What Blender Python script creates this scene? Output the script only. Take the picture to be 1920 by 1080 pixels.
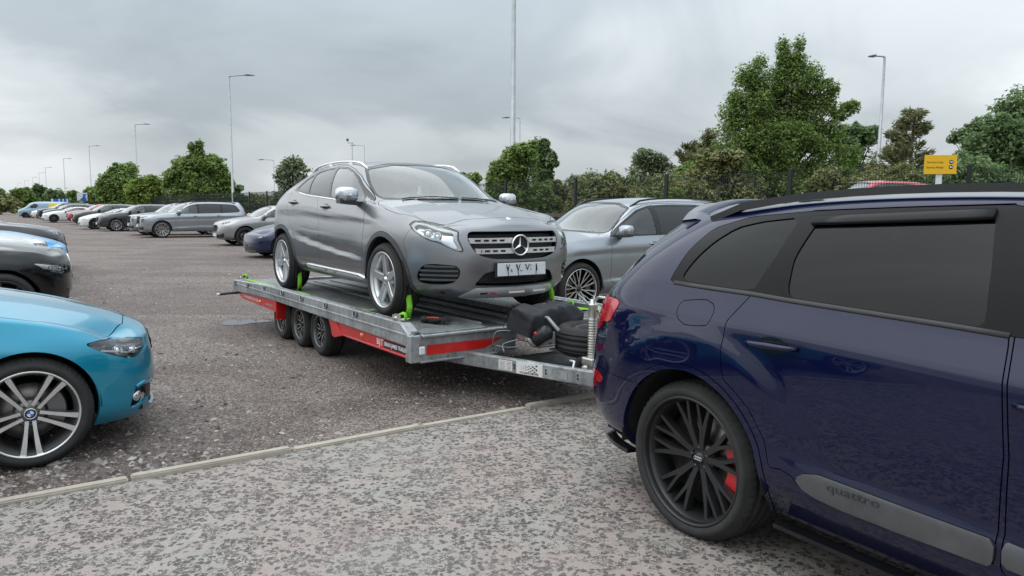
import bpy, bmesh, math, random
import numpy as np
from math import sin, cos, pi, radians, atan, atan2, sqrt, hypot
from mathutils import Vector, Matrix
from mathutils.bvhtree import BVHTree

for _o in list(bpy.data.objects):
    bpy.data.objects.remove(_o)
SC = bpy.context.scene
COL = SC.collection
random.seed(7)
RNG = np.random.default_rng(11)

# ------------------------------------------------------------------ camera
FPX, HZ, CAMZ, ROLL = 1390.0, 390.0, 1.57, radians(0.5)      # photo pixels (1920 wide), eye height in metres
PITCH = atan((540 - HZ) / FPX)
cam_data = bpy.data.cameras.new('camera')
cam = bpy.data.objects.new('camera', cam_data)
COL.objects.link(cam)
cam_data.sensor_width = 36.0
cam_data.lens = 36.0 * FPX / 1920.0
cam_data.clip_start = 0.05
cam_data.clip_end = 3000
cam.location = (0, 0, CAMZ)
cam.rotation_euler = (Matrix.Rotation(pi / 2 - PITCH, 3, 'X') @ Matrix.Rotation(ROLL, 3, 'Z')).to_euler()
SC.camera = cam

# ------------------------------------------------------------------ sky, sun, exposure
SUN_EL, SUN_AZ = radians(58), radians(-70)       # azimuth from +Y (view direction) towards +X
world = bpy.data.worlds.new('World')
SC.world = world
world.use_nodes = True
def build_world():
    nt = world.node_tree
    nt.nodes.clear()
    N = nt.nodes.new
    L = nt.links.new
    out = N('ShaderNodeOutputWorld')
    sky = N('ShaderNodeTexSky')
    sky.sky_type = 'NISHITA'
    sky.sun_disc = False
    sky.sun_elevation = SUN_EL
    sky.sun_rotation = SUN_AZ
    sky.dust_density = 3.0
    bgs = N('ShaderNodeBackground')
    bgs.inputs['Strength'].default_value = 0.06
    L(sky.outputs[0], bgs.inputs['Color'])
    # overcast deck: cloud noise laid out on a flat layer overhead
    geo = N('ShaderNodeTexCoord')
    sep = N('ShaderNodeSeparateXYZ')
    L(geo.outputs['Generated'], sep.inputs[0])
    def m(op, a, b=None, c=None):
        n = N('ShaderNodeMath')
        n.operation = op
        for i, v in enumerate((a, b, c)):
            if v is None:
                continue
            if isinstance(v, (int, float)):
                n.inputs[i].default_value = v
            else:
                L(v, n.inputs[i])
        return n.outputs[0]
    z = m('MAXIMUM', sep.outputs[2], 0.0)
    zz = m('ADD', z, 0.30)
    u = m('DIVIDE', sep.outputs[0], zz)
    v = m('DIVIDE', sep.outputs[1], zz)
    cmb = N('ShaderNodeCombineXYZ')
    L(u, cmb.inputs[0]); L(v, cmb.inputs[1])
    def noise(scale, detail, rough, dist=0.0, off=0.0):
        mp = N('ShaderNodeMapping')
        mp.inputs['Location'].default_value = (off, off * 0.7, 0)
        L(cmb.outputs[0], mp.inputs[0])
        n = N('ShaderNodeTexNoise')
        n.inputs['Scale'].default_value = scale
        n.inputs['Detail'].default_value = detail
        n.inputs['Roughness'].default_value = rough
        n.inputs['Distortion'].default_value = dist
        L(mp.outputs[0], n.inputs['Vector'])
        return n.outputs[0]
    n1 = noise(0.40, 3, 0.5, 0.3, 3.1)
    n2 = noise(1.3, 5, 0.55, 0.5, 9.0)
    s = m('ADD', m('MULTIPLY', n1, 0.70), m('MULTIPLY', n2, 0.30))
    # horizon band is lighter where the deck thins out towards the distance
    hor = m('POWER', m('SUBTRACT', 1.0, z), 8.0)
    s = m('ADD', m('ADD', s, 0.015), m('MULTIPLY', hor, 0.085))
    # the cloud deck is thin and bright low on the left, where the sun stands behind it
    dl = m('ADD', m('MULTIPLY', sep.outputs[0], -0.80), m('MULTIPLY', sep.outputs[1], 0.60))
    thin = m('POWER', m('MAXIMUM', dl, 0.0), 7.0)
    s = m('ADD', s, m('MULTIPLY', m('MULTIPLY', thin, m('POWER', m('SUBTRACT', 1.0, z), 4.0)), 0.24))
    ramp = N('ShaderNodeValToRGB')
    cr = ramp.color_ramp
    cr.interpolation = 'EASE'
    cr.elements[0].position = 0.36; cr.elements[0].color = (0.262, 0.300, 0.332, 1)
    cr.elements[1].position = 0.72; cr.elements[1].color = (0.88, 0.92, 0.95, 1)
    e = cr.elements.new(0.47); e.color = (0.350, 0.395, 0.428, 1)
    e = cr.elements.new(0.57); e.color = (0.53, 0.575, 0.60, 1)
    L(s, ramp.inputs[0])
    bgc = N('ShaderNodeBackground')
    # an overcast sky is brighter overhead than at the horizon
    L(m('MULTIPLY_ADD', z, 2.75, 0.74), bgc.inputs['Strength'])
    L(ramp.outputs[0], bgc.inputs['Color'])
    mix = N('ShaderNodeMixShader')
    mix.inputs[0].default_value = 0.90
    L(bgs.outputs[0], mix.inputs[1]); L(bgc.outputs[0], mix.inputs[2])
    L(mix.outputs[0], out.inputs['Surface'])
build_world()
sun_data = bpy.data.lights.new('sun', 'SUN')
sun_data.energy = 0.95
sun_data.angle = radians(100)
sun_data.color = (1.0, 0.965, 0.92)
sun = bpy.data.objects.new('sun', sun_data)
COL.objects.link(sun)
_sd = Vector((sin(SUN_AZ) * cos(SUN_EL), cos(SUN_AZ) * cos(SUN_EL), sin(SUN_EL)))
sun.rotation_euler = _sd.to_track_quat('Z', 'Y').to_euler()
sun.location = _sd * 50
SC.view_settings.view_transform = 'Standard'
SC.view_settings.look = 'None'
SC.view_settings.exposure = 0.32
SC.view_settings.gamma = 1.0
SC.view_settings.use_curve_mapping = False
SC.render.engine = 'CYCLES'
SC.cycles.max_bounces = 8
SC.cycles.transparent_max_bounces = 16
SC.cycles.caustics_reflective = False
SC.cycles.caustics_refractive = False

# pixel of the photograph -> point at a known height or distance
def px_ray(u, v):
    a = (u - 960) / FPX; b = (540 - v) / FPX
    a, b = a * cos(ROLL) - b * sin(ROLL), a * sin(ROLL) + b * cos(ROLL)
    return Vector((a, cos(PITCH) + b * sin(PITCH), -sin(PITCH) + b * cos(PITCH)))
def at_z(u, v, z=0.0):
    r = px_ray(u, v)
    return Vector((0, 0, CAMZ)) + r * ((z - CAMZ) / r.z)
def at_y(u, v, y):
    r = px_ray(u, v)
    return Vector((0, 0, CAMZ)) + r * (y / r.y)
# ------------------------------------------------------------------ naming and linking
def tag(o, label=None, cat=None, group=None, kind=None):
    if label: o['label'] = label
    if cat: o['category'] = cat
    if group: o['group'] = group
    if kind: o['kind'] = kind
    return o
def empty(name, loc=(0, 0, 0), rz=0.0, label=None, cat=None, group=None, parent=None):
    o = bpy.data.objects.new(name, None)
    o.empty_display_size = 0.1
    COL.objects.link(o)
    o.location = loc
    o.rotation_euler = (0, 0, rz)
    if parent: o.parent = parent
    return tag(o, label, cat, group)
def link(name, me, parent=None, loc=None, rot=None):
    o = bpy.data.objects.new(name, me)
    COL.objects.link(o)
    if parent: o.parent = parent
    if loc is not None: o.location = loc
    if rot is not None: o.rotation_euler = rot
    return o
def copy_tree(o, parent=None):
    c = o.copy()
    COL.objects.link(c)
    c.parent = parent
    for ch in list(o.children):
        copy_tree(ch, c)
    return c

# ------------------------------------------------------------------ materials
MATS = {}
def principled(name, col=(0.5, 0.5, 0.5), rough=0.5, metal=0.0, coat=0.0, coat_rough=0.03, spec=0.5, emis=None, estr=0.0,
               var=0.0, vscale=8.0, bump=0.0, bscale=60.0, sheen=0.0, dirt=0.0):
    if name in MATS: return MATS[name]
    mt = bpy.data.materials.new(name)
    mt.use_nodes = True
    nt = mt.node_tree
    b = nt.nodes['Principled BSDF']
    N = nt.nodes.new; L = nt.links.new
    c = (*col, 1)
    b.inputs['Base Color'].default_value = c
    b.inputs['Roughness'].default_value = rough
    b.inputs['Metallic'].default_value = metal
    b.inputs['Coat Weight'].default_value = coat
    b.inputs['Coat Roughness'].default_value = coat_rough
    b.inputs['Specular IOR Level'].default_value = spec
    if emis:
        b.inputs['Emission Color'].default_value = (*emis, 1)
        b.inputs['Emission Strength'].default_value = estr
    tc = None
    if var or bump or dirt:
        tc = N('ShaderNodeTexCoord')
    if var:
        n = N('ShaderNodeTexNoise'); n.inputs['Scale'].default_value = vscale
        n.inputs['Detail'].default_value = 6; n.inputs['Roughness'].default_value = 0.65
        L(tc.outputs['Object'], n.inputs['Vector'])
        r = N('ShaderNodeValToRGB')
        r.color_ramp.elements[0].position = 0.3; r.color_ramp.elements[1].position = 0.7
        r.color_ramp.elements[0].color = (*[x * (1 - var) for x in col], 1)
        r.color_ramp.elements[1].color = (*[min(1, x * (1 + var)) for x in col], 1)
        L(n.outputs[0], r.inputs[0]); L(r.outputs[0], b.inputs['Base Color'])
        mr = N('ShaderNodeMapRange')
        mr.inputs['To Min'].default_value = max(0.02, rough * (1 - var * 0.5)); mr.inputs['To Max'].default_value = min(1, rough * (1 + var * 0.5))
        L(n.outputs[0], mr.inputs[0]); L(mr.outputs[0], b.inputs['Roughness'])
    if bump:
        n = N('ShaderNodeTexNoise'); n.inputs['Scale'].default_value = bscale; n.inputs['Detail'].default_value = 4
        L(tc.outputs['Object'], n.inputs['Vector'])
        bp = N('ShaderNodeBump'); bp.inputs['Strength'].default_value = bump; bp.inputs['Distance'].default_value = 0.01
        L(n.outputs[0], bp.inputs['Height']); L(bp.outputs[0], b.inputs['Normal'])
    MATS[name] = mt
    return mt
def paint(name, col, metal=0.55, rough=0.38, dirt=0.25, dust=(0.16, 0.145, 0.13), drops=0.0, dirt_h=0.55, spec=0.5, cr=(0.02, 0.07)):
    """car paint: metallic base under clear coat, with road film low down"""
    if name in MATS: return MATS[name]
    mt = bpy.data.materials.new(name); mt.use_nodes = True
    nt = mt.node_tree; b = nt.nodes['Principled BSDF']; N = nt.nodes.new; L = nt.links.new
    b.inputs['Metallic'].default_value = metal
    b.inputs['Roughness'].default_value = rough
    b.inputs['Coat Weight'].default_value = 1.0
    b.inputs['Coat Roughness'].default_value = 0.025
    b.inputs['Coat IOR'].default_value = 1.5
    b.inputs['Specular IOR Level'].default_value = spec
    tc = N('ShaderNodeTexCoord')
    sep = N('ShaderNodeSeparateXYZ'); L(tc.outputs['Object'], sep.inputs[0])
    n = N('ShaderNodeTexNoise'); n.inputs['Scale'].default_value = 5; n.inputs['Detail'].default_value = 9; n.inputs['Roughness'].default_value = 0.7
    L(tc.outputs['Object'], n.inputs['Vector'])
    mr = N('ShaderNodeMapRange')      # splashed road film low on the panels
    mr.inputs['From Min'].default_value = dirt_h; mr.inputs['From Max'].default_value = 0.15
    L(sep.outputs[2], mr.inputs[0])
    mu = N('ShaderNodeMath'); mu.operation = 'MULTIPLY'; L(mr.outputs[0], mu.inputs[0]); L(n.outputs[0], mu.inputs[1])
    mu2 = N('ShaderNodeMath'); mu2.operation = 'MULTIPLY'; mu2.use_clamp = True; L(mu.outputs[0], mu2.inputs[0]); mu2.inputs[1].default_value = dirt * 1.6
    mx = N('ShaderNodeMix'); mx.data_type = 'RGBA'
    mx.inputs[6].default_value = (*col, 1); mx.inputs[7].default_value = (*dust, 1)
    L(mu2.outputs[0], mx.inputs[0]); L(mx.outputs[2], b.inputs['Base Color'])
    cm = N('ShaderNodeMath'); cm.operation = 'SUBTRACT'; cm.inputs[0].default_value = 1.0; L(mu2.outputs[0], cm.inputs[1]); cm.use_clamp = True
    L(cm.outputs[0], b.inputs['Coat Weight'])
    n2 = N('ShaderNodeTexNoise'); n2.inputs['Scale'].default_value = 3.0; n2.inputs['Detail'].default_value = 5
    L(tc.outputs['Object'], n2.inputs['Vector'])
    m2 = N('ShaderNodeMapRange'); m2.inputs['From Min'].default_value = 0.35; m2.inputs['From Max'].default_value = 0.75
    m2.inputs['To Min'].default_value = cr[0]; m2.inputs['To Max'].default_value = cr[1]
    L(n2.outputs[0], m2.inputs[0]); L(m2.outputs[0], b.inputs['Coat Roughness'])
    if drops:
        vo = N('ShaderNodeTexVoronoi'); vo.inputs['Scale'].default_value = 85; vo.inputs['Randomness'].default_value = 1
        L(tc.outputs['Object'], vo.inputs['Vector'])
        r = N('ShaderNodeMapRange'); r.inputs['From Min'].default_value = 0.0; r.inputs['From Max'].default_value = 0.34
        r.inputs['To Min'].default_value = 1; r.inputs['To Max'].default_value = 0
        L(vo.outputs['Distance'], r.inputs[0])
        bp = N('ShaderNodeBump'); bp.inputs['Strength'].default_value = drops; bp.inputs['Distance'].default_value = 0.002
        L(r.outputs[0], bp.inputs['Height']); L(bp.outputs[0], b.inputs['Coat Normal'])
    MATS[name] = mt
    return mt
def glass(name, tint=(0.75, 0.85, 0.82), refl=1.0, base=0.02):
    """thin pane: tinted see-through mixed with mirror reflection by angle"""
    if name in MATS: return MATS[name]
    mt = bpy.data.materials.new(name); mt.use_nodes = True
    nt = mt.node_tree; nt.nodes.clear(); N = nt.nodes.new; L = nt.links.new
    out = N('ShaderNodeOutputMaterial'); tr = N('ShaderNodeBsdfTransparent'); gl = N('ShaderNodeBsdfGlossy'); mx = N('ShaderNodeMixShader')
    fr = N('ShaderNodeFresnel'); fr.inputs['IOR'].default_value = 1.5
    tr.inputs[0].default_value = (*tint, 1)
    gl.inputs['Roughness'].default_value = 0.015
    gl.inputs['Color'].default_value = (0.95, 0.97, 0.97, 1)
    mu = N('ShaderNodeMath'); mu.operation = 'MULTIPLY_ADD'; mu.use_clamp = True; mu.inputs[1].default_value = 1.6 * refl; mu.inputs[2].default_value = base
    L(fr.outputs[0], mu.inputs[0])
    L(mu.outputs[0], mx.inputs[0]); L(tr.outputs[0], mx.inputs[1]); L(gl.outputs[0], mx.inputs[2]); L(mx.outputs[0], out.inputs[0])
    MATS[name] = mt
    return mt
def M(n):
    return MATS[n]
principled('black_plastic', (0.022, 0.023, 0.025), 0.45, var=0.25, vscale=20)
principled('gloss_black', (0.007, 0.007, 0.008), 0.14, spec=0.4, coat=0.3)
principled('rubber', (0.018, 0.018, 0.019), 0.78, var=0.35, vscale=12, bump=0.15, bscale=90)
principled('tyre', (0.026, 0.0255, 0.025), 0.82, var=0.4, vscale=9, bump=0.2, bscale=120)
principled('chrome', (0.82, 0.83, 0.84), 0.08, 1.0)
principled('satin_chrome', (0.66, 0.67, 0.68), 0.22, 1.0)
principled('silver_alloy', (0.62, 0.63, 0.64), 0.32, 0.75, coat=0.4, var=0.1)
principled('machined_alloy', (0.70, 0.70, 0.70), 0.24, 0.9, var=0.08)
principled('dark_alloy', (0.045, 0.046, 0.05), 0.4, 0.4, coat=0.4, var=0.2)
principled('black_alloy', (0.017, 0.017, 0.018), 0.42, 0.15, coat=0.25, var=0.25)
principled('grey_alloy', (0.16, 0.165, 0.17), 0.38, 0.7, coat=0.3)
principled('brake_disc', (0.20, 0.19, 0.18), 0.42, 0.9, var=0.3, vscale=30)
principled('red_caliper', (0.55, 0.01, 0.015), 0.3, coat=0.7)
principled('under', (0.012, 0.012, 0.012), 0.9)
principled('inner_dark', (0.015, 0.015, 0.016), 0.85)
principled('cabin_dark', (0.03, 0.03, 0.032), 0.7, var=0.2)
principled('cabin_light', (0.52, 0.51, 0.47), 0.65, var=0.1)
principled('white_plastic', (0.75, 0.76, 0.76), 0.4)
principled('plate_white', (0.72, 0.75, 0.78), 0.35, var=0.05)
principled('ink', (0.01, 0.01, 0.012), 0.5)
principled('lamp_silver', (0.7, 0.71, 0.72), 0.14, 0.9)
principled('lamp_dark', (0.05, 0.052, 0.058), 0.2, 0.4)
principled('drl', (0.86, 0.88, 0.9), 0.25, 0.0, coat=0.6)
principled('red_lens', (0.5, 0.006, 0.02), 0.12, coat=0.9)
principled('amber_lens', (0.75, 0.22, 0.02), 0.15, coat=0.9)
principled('mirror_glass', (0.6, 0.62, 0.63), 0.03, 1.0)
glass('clear_glass', (0.78, 0.90, 0.86), 1.2)
glass('screen_glass', (0.74, 0.86, 0.81), 1.35)
glass('tint_glass', (0.09, 0.09, 0.10), 0.8)
glass('dark_glass', (0.034, 0.036, 0.038), 0.40, 0.0)
glass('lens_glass', (0.95, 0.97, 0.98), 0.8)

# ------------------------------------------------------------------ mesh builder
class MB:
    def __init__(s):
        s.v = []; s.f = []; s.sm = []; s.mi = []
    def add(s, V, F, smooth=True, mi=0):
        o = len(s.v)
        s.v += [tuple(p) for p in V]
        for f in F:
            s.f.append(tuple(i + o for i in f)); s.sm.append(smooth); s.mi.append(mi)
        return s
    def box(s, x0, x1, y0, y1, z0, z1, ch=0.0, mi=0, mat=None):
        """box, optionally with chamfered edges; mat is a 4x4 to place it"""
        if ch <= 0:
            V = [(x, y, z) for x in (x0, x1) for y in (y0, y1) for z in (z0, z1)]
            F = [(0, 1, 3, 2), (4, 6, 7, 5), (0, 4, 5, 1), (2, 3, 7, 6), (0, 2, 6, 4), (1, 5, 7, 3)]
        else:
            V = []; idx = {}
            for a, x in enumerate((x0, x1)):
                for b, y in enumerate((y0, y1)):
                    for c, z in enumerate((z0, z1)):
                        sx, sy, sz = (1, -1)[a], (1, -1)[b], (1, -1)[c]
                        idx[a, b, c, 0] = len(V); V.append((x, y + sy * ch, z + sz * ch))
                        idx[a, b, c, 1] = len(V); V.append((x + sx * ch, y, z + sz * ch))
                        idx[a, b, c, 2] = len(V); V.append((x + sx * ch, y + sy * ch, z))
            F = []
            for a in (0, 1):
                F.append([idx[a, 0, 0, 0], idx[a, 1, 0, 0], idx[a, 1, 1, 0], idx[a, 0, 1, 0]])
                F.append([idx[0, a, 0, 1], idx[1, a, 0, 1], idx[1, a, 1, 1], idx[0, a, 1, 1]])
                F.append([idx[0, 0, a, 2], idx[1, 0, a, 2], idx[1, 1, a, 2], idx[0, 1, a, 2]])
                for b in (0, 1):
                    F.append([idx[a, b, 0, 0], idx[a, b, 0, 1], idx[a, b, 1, 1], idx[a, b, 1, 0]])
                    F.append([idx[a, 0, b, 0], idx[a, 0, b, 2], idx[a, 1, b, 2], idx[a, 1, b, 0]])
                    F.append([idx[0, a, b, 1], idx[0, a, b, 2], idx[1, a, b, 2], idx[1, a, b, 1]])
                    for c in (0, 1):
                        F.append([idx[a, b, c, 0], idx[a, b, c, 1], idx[a, b, c, 2]])
            cen = Vector(((x0 + x1) / 2, (y0 + y1) / 2, (z0 + z1) / 2))
            G = []
            for f in F:
                p = [Vector(V[i]) for i in f]
                nrm = (p[1] - p[0]).cross(p[2] - p[0])
                if nrm.dot(sum(p, Vector()) / len(p) - cen) < 0: f = f[::-1]
                G.append(f)
            F = G
        if mat is not None: V = [mat @ Vector(p) for p in V]
        return s.add(V, F, False, mi)
    def prism(s, poly, a0, a1, axis='y', mi=0, smooth=False, mat=None):
        """polygon (two coordinates) swept along an axis; axis 'y': poly=(x,z)"""
        n = len(poly)
        def P(p, a):
            return {'y': (p[0], a, p[1]), 'x': (a, p[0], p[1]), 'z': (p[0], p[1], a)}[axis]
        V = [P(p, a0) for p in poly] + [P(p, a1) for p in poly]
        ar = sum(poly[i][0] * poly[(i + 1) % n][1] - poly[(i + 1) % n][0] * poly[i][1] for i in range(n))
        F = [tuple(range(n)), tuple(range(2 * n - 1, n - 1, -1))] + [(i, i + n, (i + 1) % n + n, (i + 1) % n) for i in range(n)]
        flip = (ar > 0) == (axis in ('x', 'z')) if a1 > a0 else (ar > 0) != (axis in ('x', 'z'))
        if flip: F = [f[::-1] for f in F]
        if mat is not None: V = [mat @ Vector(p) for p in V]
        return s.add(V, F, smooth, mi)
    def lathe(s, prof, seg=48, axis='y', mi=0, smooth=True, closed=False, cen=(0, 0, 0)):
        """prof = [(radius, along)], revolved round the axis"""
        V = []; F = []
        n = len(prof)
        for i in range(seg):
            a = 2 * pi * i / seg
            for r, h in prof:
                if axis == 'y': V.append((cen[0] + r * cos(a), cen[1] + h, cen[2] + r * sin(a)))
                elif axis == 'z': V.append((cen[0] + r * cos(a), cen[1] + r * sin(a), cen[2] + h))
                else: V.append((cen[0] + h, cen[1] + r * cos(a), cen[2] + r * sin(a)))
        for i in range(seg):
            j = (i + 1) % seg
            for k in range(n if closed else n - 1):
                l = (k + 1) % n
                F.append((i * n + k, j * n + k, j * n + l, i * n + l))
        return s.add(V, F, smooth, mi)
    def tube(s, pts, r=0.01, seg=8, mi=0, cap=True, flat=None, up=(0, 0, 1)):
        """round (or flat=(w,h) rectangular) bar along a path; r may be a list"""
        P = [Vector(p) for p in pts]; n = len(P)
        R = r if isinstance(r, (list, tuple)) else [r] * n
        V = []; F = []
        upv = Vector(up)
        for i in range(n):
            t = (P[min(i + 1, n - 1)] - P[max(i - 1, 0)]).normalized()
            a = t.cross(upv)
            if a.length < 1e-4: a = t.cross(Vector((1, 0, 0)))
            a.normalize(); b = a.cross(t).normalized()
            if flat:
                w, h = flat[0] / 2, flat[1] / 2
                for (x, y) in ((-w, -h), (w, -h), (w, h), (-w, h)): V.append(P[i] + a * x + b * y)
            else:
                for k in range(seg):
                    an = 2 * pi * k / seg
                    V.append(P[i] + a * (cos(an) * R[i]) + b * (sin(an) * R[i]))
        m = 4 if flat else seg
        for i in range(n - 1):
            for k in range(m):
                l = (k + 1) % m
                F.append((i * m + k, i * m + l, (i + 1) * m + l, (i + 1) * m + k))
        if cap:
            F.append(tuple(range(m - 1, -1, -1))); F.append(tuple((n - 1) * m + k for k in range(m)))
        return s.add(V, F, not flat, mi)
    def ball(s, c, rx, ry=None, rz=None, seg=12, rings=8, mi=0):
        ry = rx if ry is None else ry; rz = rx if rz is None else rz
        V = []; F = []
        for i in range(rings + 1):
            t = pi * i / rings
            for k in range(seg):
                a = 2 * pi * k / seg
                V.append((c[0] + rx * sin(t) * cos(a), c[1] + ry * sin(t) * sin(a), c[2] + rz * cos(t)))
        for i in range(rings):
            for k in range(seg):
                l = (k + 1) % seg
                F.append((i * seg + k, (i + 1) * seg + k, (i + 1) * seg + l, i * seg + l))
        return s.add(V, F, True, mi)
    def mesh(s, name, mats):
        me = bpy.data.meshes.new(name)
        me.from_pydata(s.v, [], s.f)
        for mt in (mats if isinstance(mats, (list, tuple)) else [mats]): me.materials.append(mt)
        me.polygons.foreach_set('use_smooth', s.sm)
        me.polygons.foreach_set('material_index', s.mi)
        me.update()
        return me
    def obj(s, name, mats, parent=None, loc=None, rot=None):
        return link(name, s.mesh(name, mats), parent, loc, rot)
def bevel(o, w=0.004, seg=2):
    m = o.modifiers.new('bevel', 'BEVEL'); m.width = w; m.segments = seg; m.limit_method = 'ANGLE'; m.angle_limit = radians(35); m.harden_normals = False
    return o
def text_mesh(name, txt, size, mat, parent=None, loc=(0, 0, 0), rot=(0, 0, 0), depth=0.001, bold=0.0, width=None, shear=0.0):
    cu = bpy.data.curves.new(name, 'FONT')
    cu.body = txt; cu.size = size; cu.extrude = depth; cu.align_x = 'CENTER'; cu.align_y = 'CENTER'; cu.offset = bold; cu.shear = shear
    cu.resolution_u = 3
    ob = bpy.data.objects.new(name + '_tmp', cu)
    COL.objects.link(ob)
    dg = bpy.context.evaluated_depsgraph_get()
    me = bpy.data.meshes.new_from_object(ob.evaluated_get(dg))
    bpy.data.objects.remove(ob)
    bpy.data.curves.remove(cu)
    if width and len(me.vertices):
        xs = [v.co.x for v in me.vertices]; k = width / (max(xs) - min(xs))
        for v in me.vertices: v.co.x *= k
    me.materials.clear(); me.materials.append(mat)
    return link(name, me, parent, loc, rot)
def rnd(poly, r=0.03, n=4):
    """polygon with rounded corners"""
    out = []
    m = len(poly)
    for i in range(m):
        p0, p, p1 = (np.array(poly[(i + k) % m][:2], float) for k in (-1, 0, 1))
        rr = poly[i][2] if len(poly[i]) > 2 else r
        a = p0 - p; b = p1 - p
        la, lb = np.linalg.norm(a), np.linalg.norm(b)
        q = min(rr, la * 0.48, lb * 0.48)
        s = p + a / la * q; e = p + b / lb * q
        for k in range(n + 1):
            t = k / n
            out.append(tuple((1 - t) ** 2 * s + 2 * t * (1 - t) * p + t * t * e))
    return out
def spline(pts, n=6):
    """Catmull-Rom through points"""
    P = [np.array(p, float) for p in pts]; out = []
    for i in range(len(P) - 1):
        p0 = P[max(i - 1, 0)]; p1 = P[i]; p2 = P[i + 1]; p3 = P[min(i + 2, len(P) - 1)]
        for k in range(n):
            t = k / n
            out.append(tuple(0.5 * ((2 * p1) + (-p0 + p2) * t + (2 * p0 - 5 * p1 + 4 * p2 - p3) * t * t + (-p0 + 3 * p1 - 3 * p2 + p3) * t ** 3)))
    out.append(tuple(P[-1]))
    return out
# ------------------------------------------------------------------ car bodies: control cage -> smooth surface -> panels cut out of it
JF = [0.0, 0.27, 0.50, 0.71, 0.87]           # front/rear face columns as a fraction of half width
class Sheet:
    """polygon soup with vertex normals that can be cut along outlines"""
    def __init__(s, V, N, F):
        s.V, s.N, s.F = V, N, F
    def fc(s):
        if not s.F: return np.zeros((0, 3)), np.zeros((0, 3))
        ix = np.array([(f[0], f[1], f[2], f[3] if len(f) > 3 else f[0]) for f in s.F])
        c = s.V[ix].mean(1); n = s.N[ix].mean(1)
        return c, n
    def clip(s, val, mask, keep_unmasked):
        """keep the side where val > 0 of the masked faces"""
        mk = np.asarray(mask, bool)
        if not mk.any(): return Sheet(s.V, s.N, list(s.F) if keep_unmasked else [])
        F = [f for f, m in zip(s.F, mk.tolist()) if not m] if keep_unmasked else []
        cache = {}; nV = []; nN = []; n0 = len(s.V)
        va = val.tolist(); sv, sn = s.V, s.N
        def cross(a, b):
            k = (a, b) if a < b else (b, a)
            if k in cache: return cache[k]
            a, b = k
            t = va[a] / (va[a] - va[b])
            nV.append(sv[a] + (sv[b] - sv[a]) * t); nN.append(sn[a] + (sn[b] - sn[a]) * t); cache[k] = n0 + len(nV) - 1
            return cache[k]
        for q in np.flatnonzero(mk).tolist():
            f = s.F[q]
            pos = [va[i] > 0 for i in f]
            if all(pos): F.append(f); continue
            if not any(pos): continue
            g = []
            for i in range(len(f)):
                a, b = f[i], f[(i + 1) % len(f)]
                if va[a] > 0: g.append(a)
                if (va[a] > 0) != (va[b] > 0): g.append(cross(a, b))
            if len(g) >= 3: F.append(tuple(g))
        if nV: return Sheet(np.vstack([sv, nV]), np.vstack([sn, nN]), F)
        return Sheet(sv, sn, F)
    def cut(s, f, mask, gap=0.0):
        return s.clip(-(f + gap), mask, False), s.clip(f - gap, mask, True)
    def compact(s):
        used = sorted({i for f in s.F for i in f})
        mp = {a: b for b, a in enumerate(used)}
        return Sheet(s.V[used] if used else np.zeros((0, 3)), s.N[used] if used else np.zeros((0, 3)), [tuple(mp[i] for i in f) for f in s.F])
    def obj(s, name, mat, parent=None, off=0.0, flange=0.0, flip=False):
        q = s.compact()
        if not q.F: return None
        N = q.N / np.maximum(np.linalg.norm(q.N, axis=1, keepdims=True), 1e-9)
        V = q.V + N * off
        F = list(q.F)
        nmain = len(F)
        Vl = V.tolist()
        if flange:
            cnt = {}
            for f in F:
                for i in range(len(f)):
                    a, b = f[i], f[(i + 1) % len(f)]
                    k = (a, b) if a < b else (b, a)
                    cnt[k] = None if k in cnt else (a, b)
            ex = {}
            def low(i):
                if i not in ex:
                    ex[i] = len(Vl); Vl.append((V[i] - N[i] * flange).tolist())
                return ex[i]
            for e in cnt.values():
                if e: F.append((e[1], e[0], low(e[0]), low(e[1])))
        me = bpy.data.meshes.new(name)
        me.from_pydata(Vl, [], F)
        me.materials.append(mat)
        me.polygons.foreach_set('use_smooth', [True] * len(F))
        if len(me.polygons) != len(F):
            me.update(); return link(name, me, parent)
        nl = []
        fn = np.zeros(len(F) * 3); me.polygons.foreach_get('normal', fn); fn = fn.reshape(-1, 3)
        for k, f in enumerate(F):
            if k < nmain: nl += [tuple(N[i]) for i in f]
            else: nl += [tuple(fn[k])] * len(f)
        me.normals_split_custom_set(nl)
        me.update()
        return link(name, me, parent)
def sd(P, poly):
    """signed distance to a closed polygon, negative inside"""
    A = np.array(poly, float); B = np.roll(A, -1, 0)
    lo, hi = A.min(0) - 0.12, A.max(0) + 0.12
    nearby = ((P >= lo) & (P <= hi)).all(1)
    full = np.full(len(P), 0.1)
    P = P[nearby]
    d2 = np.full(len(P), 1e9); ins = np.zeros(len(P), bool)
    for a, b in zip(A, B):
        e = b - a; w = P - a
        t = np.clip((w @ e) / max(e @ e, 1e-12), 0, 1)
        dd = w - t[:, None] * e
        d2 = np.minimum(d2, (dd ** 2).sum(1))
        c = ((a[1] > P[:, 1]) != (b[1] > P[:, 1]))
        if c.any():
            xi = a[0] + (P[:, 1] - a[1]) / (b[1] - a[1] + 1e-15) * (b[0] - a[0])
            ins ^= c & (P[:, 0] < xi)
    d = np.sqrt(d2)
    full[nearby] = np.where(ins, -d, d)
    return full
def lerp_tab(tab, x):
    xs = [t[0] for t in tab][::-1]; ys = [t[1] for t in tab][::-1]
    return float(np.interp(x, xs, ys))
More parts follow.
